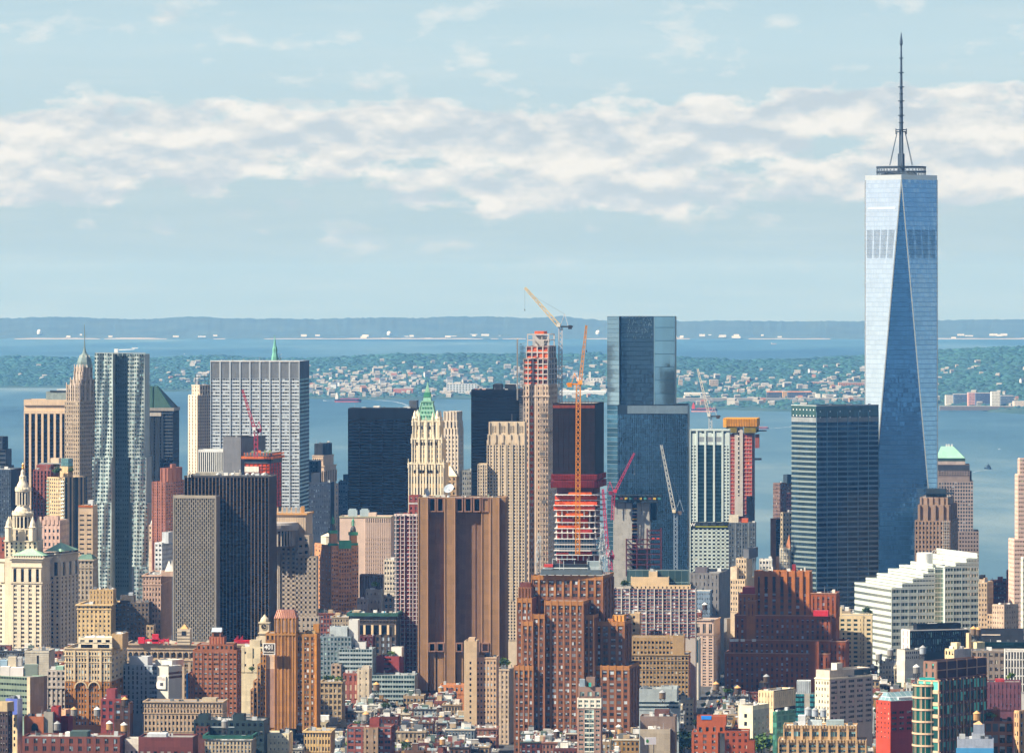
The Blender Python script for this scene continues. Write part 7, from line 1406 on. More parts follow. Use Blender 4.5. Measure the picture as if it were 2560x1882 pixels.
k=b.blk(306,395,1662,W('a9b0b8',.06),d=22,par=.7); k.fac('L',6,10,zb=1785,wf=.4,hf=.75,wm=BLU,wt='mix',po=.4,so=.1,h1=.72); k.fac('L',1,10,zb=1785,wf=.9,hf=.6,wm=BLU,wt='mix',h0=.75,h1=.98,pr=3); q=b.blk(323,369,1641,W('c4c6c8',.05),d=12,Yo=6,base=1664); b.done()
b=Bld('office_block','grey white cubic block with a square window box and terraced side','building',3465,30,cap=30)
k=b.blk(393,421,1665,W('c8c4b6',.06),xr=455,par=.6); k.slab('L',0,k.w*.85,k.Zp(1722),k.Zp(1690),1.2,W('d4d0c4'),'window_box'); k.slab('L',k.w*.35,k.w*.62,k.Zp(1714),k.Zp(1706),1.3,W('4a4644'),'window'); k.slab('L',k.w*.1,k.w*.75,k.Zp(1700),k.Zp(1692),1.3,W('b0a8a2'),'louver'); k.bands('R',2,zt=1680,zb=1700,hf=.6,gm=GLASS('5a5c60'),out=.2); b.blk(388,430,1650,W('d0cec4'),d=14,Yo=14,base=1668,par=.5); k.gear(4); b.done()
b,k=stub('hotel_block','warm cream hotel block with a shaded right side in front of the rippled tower','hotel',193,277,1510,4050,'d2b584',xr=302,a=5,zb=1605,nx=8,nz=8,wf=.42,hf=.5,wm=WARM,corn=1.3,gear=3,cap=100); k.cornice(1524,h=.8,out=.6); q=b.blk(224,283,1473,W('bd9f70',.1),d=14,xr=None,base=1512,Yo=8); q.fac('L',7,3,wf=.3,hf=.5,wm=WARM); q.gear(7); b.done()
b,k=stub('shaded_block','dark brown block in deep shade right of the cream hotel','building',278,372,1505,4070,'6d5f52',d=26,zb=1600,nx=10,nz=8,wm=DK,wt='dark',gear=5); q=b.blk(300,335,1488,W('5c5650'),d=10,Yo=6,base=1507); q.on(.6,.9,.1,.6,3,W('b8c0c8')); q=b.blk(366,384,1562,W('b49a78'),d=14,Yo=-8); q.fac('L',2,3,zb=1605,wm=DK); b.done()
b=Bld('tan_building','long low tan stone building with three rows of windows below the red brick tower','building',3385,4,cap=100); S=W('b99f82',.1); k=b.blk(360,556,1754,S,d=24,par=.8); k.cornice(1756,h=.8,out=.8); k.fac('L',24,1,zt=1760,zb=1768,wf=.5,hf=.9,wm=DK,pr=2); k.fac('L',24,1,zt=1772,zb=1782,wf=.5,hf=.9,wm=DK,pr=2); k.cornice(1784,h=.6,out=.6); k.fac('L',20,3,zt=1786,zb=1830,wf=.5,hf=.6,wm=DK); k.gear(6); q=b.blk(505,540,1744,W('bfae90'),d=8,Yo=4,base=1756,par=.3); b.done()
b=Bld('office_block','dark green black modern block with boxy roof towers in front of the tan building','building',3335,5,cap=60); S=W('2c3a3c',.12,.6); k=b.blk(484,660,1800,S,d=26,par=.8); k.fac('L',12,3,zb=1860,wf=.5,hf=.4,wm=DK,wt='dark'); k.slab('L',k.w*.2,k.w*.58,k.Zp(1818),k.Zp(1816),.5,W('b8c0c0'),'ledge')
for xl,xm,top in ((495,521,1785),(582,609,1785),(609,640,1806),(640,662,1822)): q=b.blk(xl,xm,top,S,d=12,Yo=4,base=1802)
k.gear(10,1,3); b.blk(490,520,1815,W('5d3a34'),d=10,Yo=-6).fac('L',3,2,zb=1840,wm=DK); b.done()
b,k=stub('ornate_loft','beige loft with a dark green cornice at the bottom edge below the dark modern block','building',512,628,1850,3300,'b5a386',d=24,zb=1882,nx=13,nz=3,wf=.5,hf=.7,wm=BLU,wt='mix',gear=8); k.cornice(1846,h=2.2,out=1.3,mat=W('2c5a4c',.2)); b.done()
b,k=stub('brick_warehouse','long dull red brick building with sparse paired windows at the bottom left','building',56,300,1841,3300,'7a4638',d=26,zb=1900,nx=11,nz=3,wf=.42,hf=.62,wm=WIN('20262c','a8c0c4'),wt='mix',pr=2,gear=12); k.on(.48,.66,.1,.6,4,W('4a5a54')); k.on(.43,.48,.1,.4,3.4,W('eceae4')); b.done()
b,k=stub('brick_warehouse','plain brown red brick block with a blank upper wall right of the white box','building',346,482,1842,3290,'6c3a34',d=26,zb=1900,zt=1872,nx=8,nz=1,wm=DK,gear=6,face='L'); k.on(.15,.5,.1,.5,3,W('c8cccc')); b.done()
b,k=stub('white_box','white tiled box shaped building between two brick blocks at the bottom','building',312,347,1846,3310,'d4cec0',d=16,zb=1900,zt=1870,nx=3,nz=1,gear=1,face='L'); b.done()
b,k=stub('dark_block','dark brown block with a tan penthouse at the left bottom edge','building',-20,20,1778,3330,'4a3c3a',xr=30,d=22,a=20,zb=1882,nx=6,wm=DK,gear=3); q=b.blk(-20,18,1755,W('b8a27c'),d=10,Yo=4,base=1780); b.done()
b,k=stub('mural_building','narrow building with a blue purple painted wall and a white side, left bottom','building',14,43,1746,3350,'5a68b0',xr=56,d=20,a=30,zb=1882,face='',gear=3); k.slab('R',0,k.d,k.z0,k.z1,.1,W('c8ccd8'),'side_wall'); k.slab('L',k.w*.5,k.w,k.z0,k.Zp(1786),.02,W('c8b088'),'facade'); k.fac('L',1,5,h0=.62,h1=.9,zt=1790,zb=1870,wf=.5,hf=.5,wm=DK,po=0,so=0); b.done()
b,k=stub('brick_house','orange brick house with one dark arched opening, beside a grey slab wall','building',60,109,1790,3345,'a8623c',d=18,zb=1850,face='',gear=4); m=b.new('arched_opening',W('2a2a30')); m.q([k.fp('L',k.w*(.55+a*.17),k.Zp(1826)+f*5,.1) for a,f in ((-1,0),(1,0),(1,.6),(.6,.9),(0,1),(-.6,.9),(-1,.6))]); q=b.blk(109,132,1779,W('a09a8c'),d=10,Yo=1); q.gear(2); q=b.blk(128,146,1766,W('9a3a36'),d=12,Yo=6); b.done()
b,k=stub('brick_house','dark red brick house with stepped gable and rooftop clutter below the brown arched tower','building',252,302,1746,3390,'8e4440',xr=318,d=20,zb=1800,nx=3,nz=3,wm=BLU,gear=7); q=b.blk(266,288,1722,W('94484a'),d=10,Yo=3,base=1748); b.blk(285,325,1756,W('57402e')if 0 else W('5c4034'),d=14,Yo=-4).fac('L',2,3,zb=1800,wm=BLU); b.done()
b,k=stub('brick_house','deep red brick side wall house with a tan neighbour, left of a wooden tank','building',150,170,1790,3360,'8c3034',xr=182,d=16,a=20,zb=1840,face='',gear=2); q=b.blk(146,164,1773,W('e0b088'),d=8,Yo=10); b.done()
# centre low group
b,k=stub('glass_block','pale blue grey glass apartment block with white roof boxes behind the amber tower','apartment',800,878,1590,3900,'7d888c',d=24,zb=1700,nx=9,nz=9,wf=.6,hf=.55,wm=GRN,wt='mix',gear=8); q=b.blk(824,868,1566,W('b4bcbc'),d=12,Yo=4,base=1592); q.on(.3,.6,.1,.5,1.5,W('6a7480')); q=b.blk(872,895,1549,W('d4d2ca',.05),d=14,Yo=6); q=b.blk(888,914,1604,W('d0cec8',.05),d=10,Yo=2); b.done()
b,k=stub('balcony_block','grey blue balcony apartment block stepping down right of the pale glass block','apartment',846,931,1622,3885,'8b9a9c',d=24,zb=1700,wm=GRN,face='',gear=7); k.bands('L',7,zb=1700,hf=.5,gm=GLASS('3c5a5c',bay=2,metal=.5,line=.25,lcol='a8b4b2',var=.8),bm=W('a6b2b2'),out=.5,mull=9,mw=.6); k.fac('R',4,7,zb=1700,wm=DK); q=b.blk(828,852,1660,W('a8927c'),d=12,Yo=-6); q.fac('L',2,4,zb=1710,wm=DK); b.done()
b,k=stub('red_block','dark red brick block with a white rooftop box and strip windows','building',941,998,1640,3905,'8c3c3a',xr=1008,a=10,d=18,zb=1690,nx=1,nz=4,wf=.3,hf=.4,wm=DK,pr=3,gear=5); q=b.blk(978,1004,1617,W('e0dcd0',.04),d=8,Yo=6,base=1642,par=.2); b.done()
b=Bld('balcony_block','wide low grey green balcony block in front of the windowless tower','apartment',3875,5,cap=60); k=b.blk(926,1037,1687,W('8a9a98',.08),d=22,par=.6); k.bands('L',11,zb=1840,hf=.55,gm=GLASS('2e4a4a',bay=2,metal=.4,line=.25,lcol='9aa8a4',var=.8),bm=W('9aa8a6'),out=.6,mull=8,mw=.7); k.gear(9); b.done()
b,k=stub('brick_loft','brick loft with arched cream ground wall left of the cream stained loft','building',858,895,1682,3820,'94584a',d=20,zb=1800,nx=3,nz=5,wf=.4,hf=.6,pr=2,wm=WARM,gear=5); k.slab('L',0,k.w,k.Zp(1745),k.Zp(1706),.15,W('c8b498',.2),'plaster'); b.done()
b,k=stub('plaster_loft','tall cream stained plaster loft with a few small windows','building',893,923,1673,3815,'ccbca2',d=18,zb=1820,nx=2,nz=10,wf=.2,hf=.35,wm=DK,gear=3); q=b.blk(905,923,1664,W('c4b8a4'),d=8,Yo=2,base=1675); b.done()
b,k=stub('arched_loft','tan loft with arched top windows and planted roof, right of the amber tower','building',800,854,1703,3680,'b09a78',xr=862,d=22,zb=1860,nx=5,nz=11,wf=.6,hf=.62,wm=DK,pr=2,gear=4,corn=.8); k.cornice(1735,h=.6,out=.5); b.done()
b=Bld('tan_tower','narrow tan tower with a blank chimney like left shaft beside the big brown tower','building',3665,5,cap=100); S=W('c4a98a',.1); k=b.blk(1191,1241,1642,S,xr=1247,par=.9); k.fac('L',6,17,zt=1650,zb=1882,wf=.5,hf=.48,wm=WIN('26262c','a8bcc8'),wt='mix',po=.25,so=.1); q=b.blk(1160,1192,1602,W('c2ab8a',.12),d=18,Yo=-2); q.fac('L',1,17,zt=1650,zb=1882,h0=.35,h1=.65,wf=.45,hf=.48,wm=DK,po=0,so=0); q.on(.3,.8,.2,.7,3,S); k.gear(5); k.cornice(None,z=k.z1-1,h=.7,out=.3); b.done()
b,k=stub('corner_building','beige corner building with paired windows and a shaded street side behind the narrow tan tower','building',1240,1272,1672,3740,'c0ab92',xr=1284,a=8,zb=1870,nx=3,nz=15,wf=.4,hf=.55,pr=2,wm=DK,corn=.6,gear=3); b.done()
b,k=stub('orange_block','low bright orange wall building behind the narrow tan tower','building',1100,1172,1711,3875,'c9814e',d=16,zb=1735,nx=6,nz=1,wf=.4,hf=.4,wm=BLU,gear=5); b.done()
b,k=stub('brick_loft','red brick loft with glazed bays and a tan stair tower at the bottom','building',868,978,1816,3330,'8c5248',d=22,zb=1890,nx=6,nz=5,wf=.75,hf=.5,pr=2,wm=BLU,wt='mix',gear=5); q=b.blk(909,945,1818,W('9c8268'),d=20,Yo=-4); q.fac('L',2,5,zb=1890,wf=.25,hf=.5,wm=DK); q=b.blk(924,948,1795,W('8a4238'),d=10,Yo=4,base=1820); b.done()
b,k=stub('arched_loft','cream yellow loft with round arched windows under the amber tower','building',760,826,1826,3360,'d0b27c',xr=836,d=22,zb=1880,nx=9,nz=3,wf=.55,hf=.6,wm=DK,corn=.9,gear=5); b.done()
b,k=stub('plaster_house','low cream plaster house with small square windows under the amber tower','building',662,722,1832,3350,'e0d3b0',d=20,zb=1880,nx=6,nz=3,wf=.25,hf=.35,wm=DK,gear=6); b.done()
# right of the brown tower
b=Bld('glass_apartments','wide apartment block of red and white glass balcony grid right of the brown tower','apartment',4010,4,cap=100)
S=W('b5aea6',.06); k=b.blk(1533,1739,1472,S,d=26,par=.8); k.fac('L',20,15,zt=1472,zb=1592,wf=.86,hf=.72,wm=WIN('3a4458','d2d8dc'),wt='mix',po=.25,so=.35,sm=W('9a6660'),pm=W('c9c4bc')); k.piers('L',10,w=.8,out=.9,mat=W('cfcabf'),zb=1592)
for j in (3,7,11): k.slab('L',0,k.w,k.z1-.4-j*2.33,k.z1-j*2.33,.6,W('c8c4ba'))
p=b.blk(1577,1726,1462,W('d2b790',.06),d=16,Yo=3,base=1474); p.fac('L',14,1,wf=.3,hf=.5,wm=DK); p=b.blk(1577,1672,1442,W('d2b790',.06),d=12,Yo=6,base=1464); p=b.blk(1622,1643,1428,W('d4ba94'),d=9,Yo=7,base=1444,par=.3)
g=b.blk(1567,1722,1425,W('50686a',.1,.3),d=10,Yo=14,base=1464,par=.3); g.glass('L',GLASS('4f6c70',floor=9,bay=5,metal=.5,spand=.06,scol='8aa0a0',line=.06,lcol='8aa0a0',var=.4)); p.gear(4); b.done()
b,k=stub('stone_block','beige stone end block with a column of windows left of the glass apartments','building',1571,1599,1533,3985,'c8ac86',d=20,zb=1600,nx=1,nz=4,wf=.2,hf=.4,wm=DK,gear=2); b.done()
b=Bld('office_block','tan office block with close rows of dark square windows, below the glass apartments','office',3930,4,cap=100); S=W('a78a62',.12); k=b.blk(1570,1721,1636,S,xr=1726,par=.8); k.fac('L',17,14,zt=1640,zb=1830,wf=.62,hf=.52,wm=DK,wt='std',po=.3,so=.15); k.cornice(1638,h=.7,out=.7); k.cornice(1651,h=.5,out=.5); k.cornice(1674,h=.5,out=.5); q=b.blk(1572,1711,1592,S,d=20,Yo=4,base=1638); q.fac('L',15,3,zt=1600,wf=.6,hf=.5,wm=DK); q=b.blk(1682,1711,1588,S,d=16,Yo=2,base=1636); b.blk(1665,1673,1586,S,d=4,Yo=5,base=1594,par=.2); q.gear(6); b.done()
b=Bld('stone_building','light building with a teal glass bay, right end of the tan office block','building',4150,6,cap=40); k=b.blk(1714,1746,1598,W('d0c8b8',.06),xr=1752,par=.6); k.fac('L',1,5,zb=1655,h0=.35,h1=.65,wf=.4,hf=.45,wm=DK); k.glass('L',GLASS('3f6878',floor=3.3,bay=1.5,metal=.5),h0=.68,h1=.97,zb=1655); q=b.blk(1712,1738,1584,W('d8c49c'),d=8,Yo=5,base=1600); k.gear(3); b.done()
b=Bld('stone_building','pinkish stone building with tall arched top windows right of the glass apartments','building',4290,11,cap=60); S=W('c2a794',.1); k=b.blk(1738,1784,1550,S,xr=1800,par=.8); k.fac('L',3,1,zt=1558,zb=1584,wf=.5,hf=.9,wm=DK,pr=2,po=.5); k.fac('L',3,18,zt=1588,zb=1800,wf=.55,hf=.5,wm=DK,pr=2); k.fac('R',5,18,zt=1588,zb=1800,wf=.4,hf=.5,wm=DK,wt='dark'); k.cornice(1551,h=.9,out=.8); k.cornice(1586,h=.5,out=.4); b.done()
b,k=stub('grey_block','plain grey block with narrow windows behind the glass apartments','building',1725,1797,1432,4430,'7d7a78',xr=1824,a=10,zb=1560,nx=7,nz=7,wf=.25,hf=.5,wm=DK,gear=3); k.piers('R',10,w=1,out=.4,mat=W('9a9694')); q=b.blk(1738,1768,1418,W('6a6468'),d=10,Yo=4,base=1434); b.done()
b,k=stub('blue_block','blue grey painted block with rows of small windows right of the glass apartments','building',1738,1775,1477,4360,'7f93a6',xr=1780,a=6,zb=1540,nx=9,nz=5,wf=.45,hf=.4,wm=DK,gear=2,wt='mix'); k.on(0,1,.02,.3,1.4,W('c8c0b0')); b.done()
b,k=stub('grey_block','tall grey sliver building with ribbed side along the narrow street','building',1810,1816,1545,4330,'8d8a86',xr=1840,a=25,zb=1680,face='',gear=0,d=20); k.piers('R',12,w=.8,out=.4,mat=W('a8a29a')); b.done()
b,k=stub('cream_block','stepped cream stone block between the mint hotel and the red pile','building',1826,1862,1447,4300,'cdb596',xr=1886,a=14,zb=1530,nx=6,nz=6,wm=DK,gear=4); q=b.blk(1840,1866,1395,W('c8b294'),d=16,Yo=6,xr=1880,base=1450); q.fac('L',4,4,wm=DK); q=b.blk(1858,1872,1372,W('6a6c70'),d=8,Yo=9,xr=1895,base=1397); q=b.blk(1826,1842,1417,W('d8c2a4'),d=16,Yo=3,base=1449); b.done()
b,k=stub('white_block','white building with black window grid peeping over the red pile','building',1898,1930,1398,4280,'d8d2c6',d=16,zb=1440,nx=4,nz=3,wf=.6,hf=.5,wm=DK,gear=3); b.done()
b=Bld('cream_loft','cream loft block with a regular grid of wide dark windows right of the red pile','building',3985,5,cap=100); S=W('d6c29a',.08); k=b.blk(2098,2180,1538,S,d=24,par=.9); k.fac('L',5,15,zt=1545,zb=1715,wf=.58,hf=.5,wm=GRN,wt='dark',po=.4,so=.3); k.slab('L',k.w*.66,k.w*.74,k.Zp(1680),k.z1,.7,W('cdb88e')); q=b.blk(2096,2106,1575,S,d=16,Yo=-3); b.mb('chimney',S).box(k.fr,-k.w,-k.w+2,1,4,k.z1,k.z1+6)
for j in range(9): k.slab('L',k.w*.72,k.w*.74+.5,k.Zp(1590+j*11),k.Zp(1587+j*11),1.3,W('5a5048'),'fire_escape')
b.done()
b=Bld('modern_block','low black glass block with a white end wall in front of the white stepped building','building',3960,70,cap=60); k=b.blk(2254,2275,1574,W('e6ddd0',.04),xr=2420,par=.6); k.slab('R',0,k.d,k.z0,k.z1-.8,.02,W('15191f',.1,.4),'dark_facade'); k.fac('R',26,3,zt=1579,zb=1632,wf=.45,hf=.72,wm=WIN('141c22','5f8a8a'),wt='mix',po=0,so=0); k.fac('L',2,3,zb=1630,wf=.3,hf=.8,wm=WIN('c0a0a0')); q=b.blk(2283,2292,1559,W('1d2228'),xr=2402,Yo=8,base=1576); q.on(.3,.6,.3,.5,1.0,W('e0e0dc')); b.done()
b,k=stub('long_block','low white framed block right of the black glass block foot','building',2242,2262,1624,3900,'d0c6b4',xr=2310,a=60,zb=1650,face='',gear=4); k.fac('R',9,2,zb=1650,wm=DK,wf=.6); b.done()
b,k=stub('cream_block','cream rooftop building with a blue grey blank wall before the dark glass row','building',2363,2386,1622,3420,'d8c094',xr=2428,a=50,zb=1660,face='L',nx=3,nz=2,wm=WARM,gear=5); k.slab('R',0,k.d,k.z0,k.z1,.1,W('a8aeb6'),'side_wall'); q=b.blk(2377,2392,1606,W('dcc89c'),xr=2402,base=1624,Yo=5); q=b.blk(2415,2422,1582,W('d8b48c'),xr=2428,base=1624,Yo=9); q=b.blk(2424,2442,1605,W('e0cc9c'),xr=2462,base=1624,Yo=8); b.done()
b,k=stub('stone_loft','tan grey loft in shade with grouped windows above the purple brick building','building',2428,2512,1626,3400,'8a7c70',d=20,a=5,zb=1700,nx=6,nz=4,wf=.6,hf=.5,pr=3,wm=DK,gear=4); b.done()
b,k=stub('glass_block','dark teal glass block behind the white grid facade at right','building',2455,2570,1604,3560,'26383c',d=20,a=4,zb=1640,face='',gear=3,roof=W('b8ac96')); k.glass('L',GLASS('1f383c',floor=8,bay=3,metal=.4,var=.6)); q=b.blk(2442,2560,1574,W('2c3038'),d=16,Yo=12,base=1606); q.slab('L',q.w*.1,q.w*.5,q.Zp(1588),q.Zp(1585),.4,W('c8b8a8')); b.done()
b,k=stub('grid_block','white framed block of tall staggered black windows at the right edge','building',2512,2600,1626,3350,'d4cfc6',d=20,a=4,zb=1730,nx=12,nz=5,wf=.55,hf=.86,wm=DK,wt='dark',po=.4,so=.3,gear=2); b.done()
b=Bld('loft_block','grey stone loft with a bright cream left side and pink tinted lower windows','building',3450,44,cap=100); S=W('b9a79a',.08); k=b.blk(2038,2074,1694,W('dcd0b4',.06),xr=2181,par=.9); k.fac('L',5,7,zt=1700,zb=1810,wf=.4,hf=.5,wm=WARM,wt='mix',po=.25); k.slab('R',0,k.d,k.z0,k.z1,.02,S,'wall'); k.fac('R',5,9,zt=1700,zb=1815,wf=.68,hf=.5,pr=3,wm=WIN('2a2a30','c09a98'),wt='mix',po=.35,so=.2,pm=S,sm=S); k.cornice(None,z=k.z1-1.2,h=.8,out=.5); q=b.blk(2040,2074,1675,W('c8baa8'),xr=2176,base=1696,Yo=4); q.slab('R',q.d*.6,q.d,q.z0+1,q.z1-1,.2,W('3c4a50'),'glass_band'); q=b.blk(2078,2092,1657,W('cfc4b4'),xr=2106,base=1677,Yo=10); k.gear(8); b.done()
b=Bld('deco_loft','tan terraced loft with ribbed piers and wide teal windows at the bottom right','building',3300,5,cap=100); S=W('b09068',.12)
for xl,xm,top,Yo,nx,n in ((1958,2142,1814,4,8,3),(1945,2166,1850,-6,9,3)):
    k=b.blk(xl,xm,top,S,d=24,Yo=Yo,par=1.0,roof=W('d8cfc0')); k.fac('L',nx,max(2,n),zt=k.z1-2.5,zb=1895,wf=.72,hf=.5,pr=3,wm=WIN('16323a','7fb0b4'),wt='mix',po=.3,so=.15,sm=W('9c8058')); k.piers('L',nx,w=1.6,out=1.1,mat=W('bd9c74',.1),zb=1895)
    for i in range(nx*3+1): k.slab('L',max(0,k.w*i/(nx*3)-.5),min(k.w,k.w*i/(nx*3)+.5),k.z1-1.6,k.z1+.5,1.2,W('b89a72',.1),'crenel')
k=b.blks[0]; k.on(.2,.3,.1,.5,7,W('d4d6d6')); k.on(.33,.52,.2,.6,4,W('b8c2c4')); k.on(.58,.82,.2,.6,4,W('9aa8a8')); k.gear(10); b.done()
b=Bld('red_building','bright red painted building with a sloping glass studio roof','building',3350,56,cap=60); k=b.blk(2190,2226,1752,W('b2452f',.12),xr=2300,par=.5); k.fac('L',4,8,zb=1850,wf=.2,hf=.4,wm=WARM,po=0,so=0); k.slab('R',0,k.d,k.z0,k.z1,.02,W('9a3230',.1),'wall'); k.fac('R',4,4,zb=1830,zt=1775,wf=.6,hf=.45,pr=2,wm=DK,po=.2,so=.1,pm=W('9a3230'),sm=W('9a3230')); m=b.mb('glass_roof',GLASS('8fb0b0',floor=3,bay=4,metal=.4,spand=.1,scol='e0e4e0',line=.1,lcol='e0e4e0')); m.frus(k.fr,(-k.w+1,0,1,k.d),k.z1,(-k.w+4,-k.w*.45,3,k.d),k.Zp(1733)); k.on(.6,.95,.3,.8,3,W('e0ded6')); b.done()  # darker red sheet on the right wall paints in its shade
b=Bld('glass_brick_tower','green glass and brick tower with a brick top storey and rounded left bay','apartment',3205,40,cap=100)
BR=W('6a4640',.12); CR2=W('d0b090',.06); k=b.blk(2338,2348,1696,BR,xr=2466,par=.8,w=16); gt=WIN('143e3a','5fc8b0',.08)
k.fac('R',7,6,zt=1700,zb=1882,wf=.84,hf=.72,pr=2,wm=gt,wt='mix',po=.5,so=.35,pm=BR,sm=BR)
for i in range(7): k.slab('R',k.d*(i+.5)/7-.35,k.d*(i+.5)/7+.35,k.Zp(1890),k.z1-1,.5,W('a88a70'),'pilaster')
for i in range(8):
    for j in range(7): u=k.d*i/7; k.slab('R',max(0,u-.35),min(k.d,u+.35),k.Zp(1702+j*30),k.Zp(1699+j*30),.8,CR2,'tile_block')
k.fac('L',3,6,zt=1700,zb=1882,wf=.75,hf=.7,wm=gt,wt='lite',po=.4,so=.4,pm=CR2,sm=CR2); q=b.blk(2309,2341,1653,W('8a6a5a',.1),xr=2466,base=1698,Yo=10); q.fac('L',2,2,wf=.3,hf=.6,wm=gt); q.slab('R',0,q.d,q.z0,q.z1-.6,.1,W('4c3030'),'panel')
for i in range(6): q.slab('R',q.d*i/5-.3 if i else 0,min(q.d,q.d*i/5+.4),q.z0,q.z1,.4,W('b08a70'))
q.slab('R',0,q.d,(q.z0+q.z1)/2-.3,(q.z0+q.z1)/2+.3,.3,W('b08a70')); c=k.fr.P(-12,4,0); m=b.new('round_bay',CR2); 
for j in range(7): z=Z(1712,3205)-j*7.3; m.lathe(c,[(9.2,z-1.1),(9.2,z)],24)
m=b.new('bay_glass',GLASS('1c5a50',floor=7.3,bay=2.2,metal=.4,rough=.1,spand=0,line=.22,lcol='d0b090',var=1.0)); m.lathe(c,[(8.7,0),(8.7,Z(1710,3205))],24); b.mb('awning',W('2fb0a8',.05)).box(Fr(X(2300,3195),3195,0),0,9,0,4,Z(1699,3195),Z(1694,3195)); b.done()
b,k=stub('purple_brick','purple brown brick building with sparse windows right of the green glass tower','building',2462,2552,1704,3290,'6e4650',d=20,zb=1775,nx=9,nz=3,wf=.25,hf=.4,wm=BLU,gear=5); k.on(.3,.55,.1,.5,2.5,W('a83a40')); b.done()
b,k=stub('brick_loft','brown orange brick loft with glazed bays at the right, below the purple brick one','building',2462,2532,1802,3240,'a06a4c',d=20,zb=1890,nx=4,nz=3,wf=.75,hf=.7,wm=DK,gear=5); q=b.blk(2466,2500,1775,W('8a5540'),d=10,Yo=5,base=1804); q.on(.5,.8,.1,.5,3,W('a86a48')); b.done()
b,k=stub('corner_loft','cream corner loft with a tan lit side at the right bottom edge','building',2536,2548,1776,3230,'d0a578',xr=2620,a=60,zb=1890,nx=2,nz=5,wm=WARM,gear=0); k.fac('R',5,5,zb=1890,wm=BLU,wf=.5); b.done()
b,k=stub('stair_tower','grey plaster block with a slim rooftop tower above a blue front, bottom right','building',2394,2484,1846,3170,'9aa0ac',d=16,zb=1882,face='L',nx=8,nz=1,wm=DK,zt=1868,gear=5); q=b.blk(2430,2462,1833,W('a4aab4'),d=9,Yo=3); q=b.blk(2434,2461,1810,W('8c93a0'),d=7,Yo=4); k.slab('L',-1,k.w,k.z0,k.Zp(1869),.8,W('4a90bc',.06),'blue_front'); b.mb('tent_roof',W('d8b080')).frus(q.fr,(-q.w,-1,0,7),q.z1,(-q.w*.5,-q.w*.48,3,3.4),q.z1+2); b.done()
b,k=stub('pale_slim_tower','slim white and tan hotel with a glazed centre strip before the big brown tower','hotel',1443,1503,1770,3380,'a88878',d=16,a=4,zb=1890,face='',gear=0); S=W('e4dcc8',.05); u=b.blk(1443,1503,1745,S,d=15,Yo=-.3,base=1770,par=.6); u.fac('L',4,2,wf=.6,hf=.5,wm=GRN,wt='lite',pr=2); k.fac('L',1,10,h0=.02,h1=.3,zb=1890,wf=.6,hf=.4,wm=GRN,wt='lite',pr=2); k.fac('L',1,10,h0=.72,h1=.98,zb=1890,wf=.6,hf=.4,wm=GRN,wt='lite',pr=2); k.fac('L',2,10,h0=.3,h1=.7,zb=1890,wf=.92,hf=.72,wm=GRN,wt='lite',sm=S,pm=S,pr=2); q=b.blk(1446,1502,1717,W('94796a',.08),d=11,Yo=3,base=1746); q.fac('L',3,1,zt=1728,zb=1740,wf=.55,hf=.9,wm=GRN,pr=2,wt='lite'); q=b.blk(1465,1487,1693,W('8f7464'),d=8,Yo=5,base=1719); b.mb('roof_box',W('9aa8b0')).box(Fr(X(1449,3384),3384,0),0,3.4,0,4,Z(1716,3384),Z(1697,3384)); b.mb('roof_box',W('3ab09a')).box(Fr(X(1472,3382),3382,0),0,1.6,0,2,Z(1716,3382),Z(1706,3382)); b.done()
b=Bld('apartment_block','orange brick apartment block with terraces and a blue tarp, lower right','apartment',3330,5,cap=100); S=W('a8552e',.12); k=b.blk(1729,1795,1830,S,xr=1800,par=.8); k.fac('L',3,4,zb=1890,wf=.4,hf=.55,pr=2,wm=MIX,wt='mix'); q=b.blk(1742,1812,1812,S,d=14,Yo=6,base=1832); q.fac('L',4,1,wf=.4,hf=.6,wm=DK); q=b.blk(1742,1815,1790,S,d=14,Yo=10,base=1814); b.mb('tarp',W('2a80d8',.05)).box(q.fr,-q.w*.85,-q.w*.5,-.3,2,q.z1-2,q.z1+.2); q=b.blk(1812,1872,1826,W('9a4c2c',.12),d=18,Yo=3); q.fac('L',4,4,zb=1890,wf=.4,hf=.5,wm=DK,pr=2); q=b.blk(1868,1886,1850,W('8a4428'),d=12,Yo=-2); k.gear(6); b.done()
b,k=stub('white_loft','white plaster loft with a tall left stair tower and grey shaded side','building',1846,1882,1763,3410,'e0d4b8',xr=1923,a=30,zb=1870,face='',gear=2); k.slab('R',0,k.d,k.z0,k.z1-3,.02,W('b4aea6'),'side_wall'); k.fac('R',4,6,zt=1790,zb=1870,wf=.35,hf=.5,wm=WARM,po=0,so=0); k.fac('L',1,3,zt=1780,zb=1840,wf=.2,hf=.5,wm=DK,po=0,so=0); b.done()  # grey sheet on the right side: shade put into the wall colour
b,k=stub('glass_loft','green glass fronted loft with a curved corner right of the white loft','building',1932,1942,1778,3390,'6a9a80',xr=1988,a=35,zb=1880,face='',gear=4); k.glass('R',GLASS('6fae90',floor=4,bay=1.6,metal=.4,var=.9)); k.glass('L',GLASS('4f8a74',floor=4,bay=1.6,metal=.4,var=.9)); b.done()
b,k=stub('cream_house','low cream house with a dark shaded side behind the white loft','building',1896,1934,1726,3560,'e0c69c',xr=1988,a=30,zb=1770,nx=5,nz=2,wf=.25,hf=.5,wm=WARM,gear=4); k.slab('R',0,k.d,k.z0,k.z1,.05,W('38343a'),'side_wall'); b.done()  # near-black sheet over the cream right wall paints in its shade
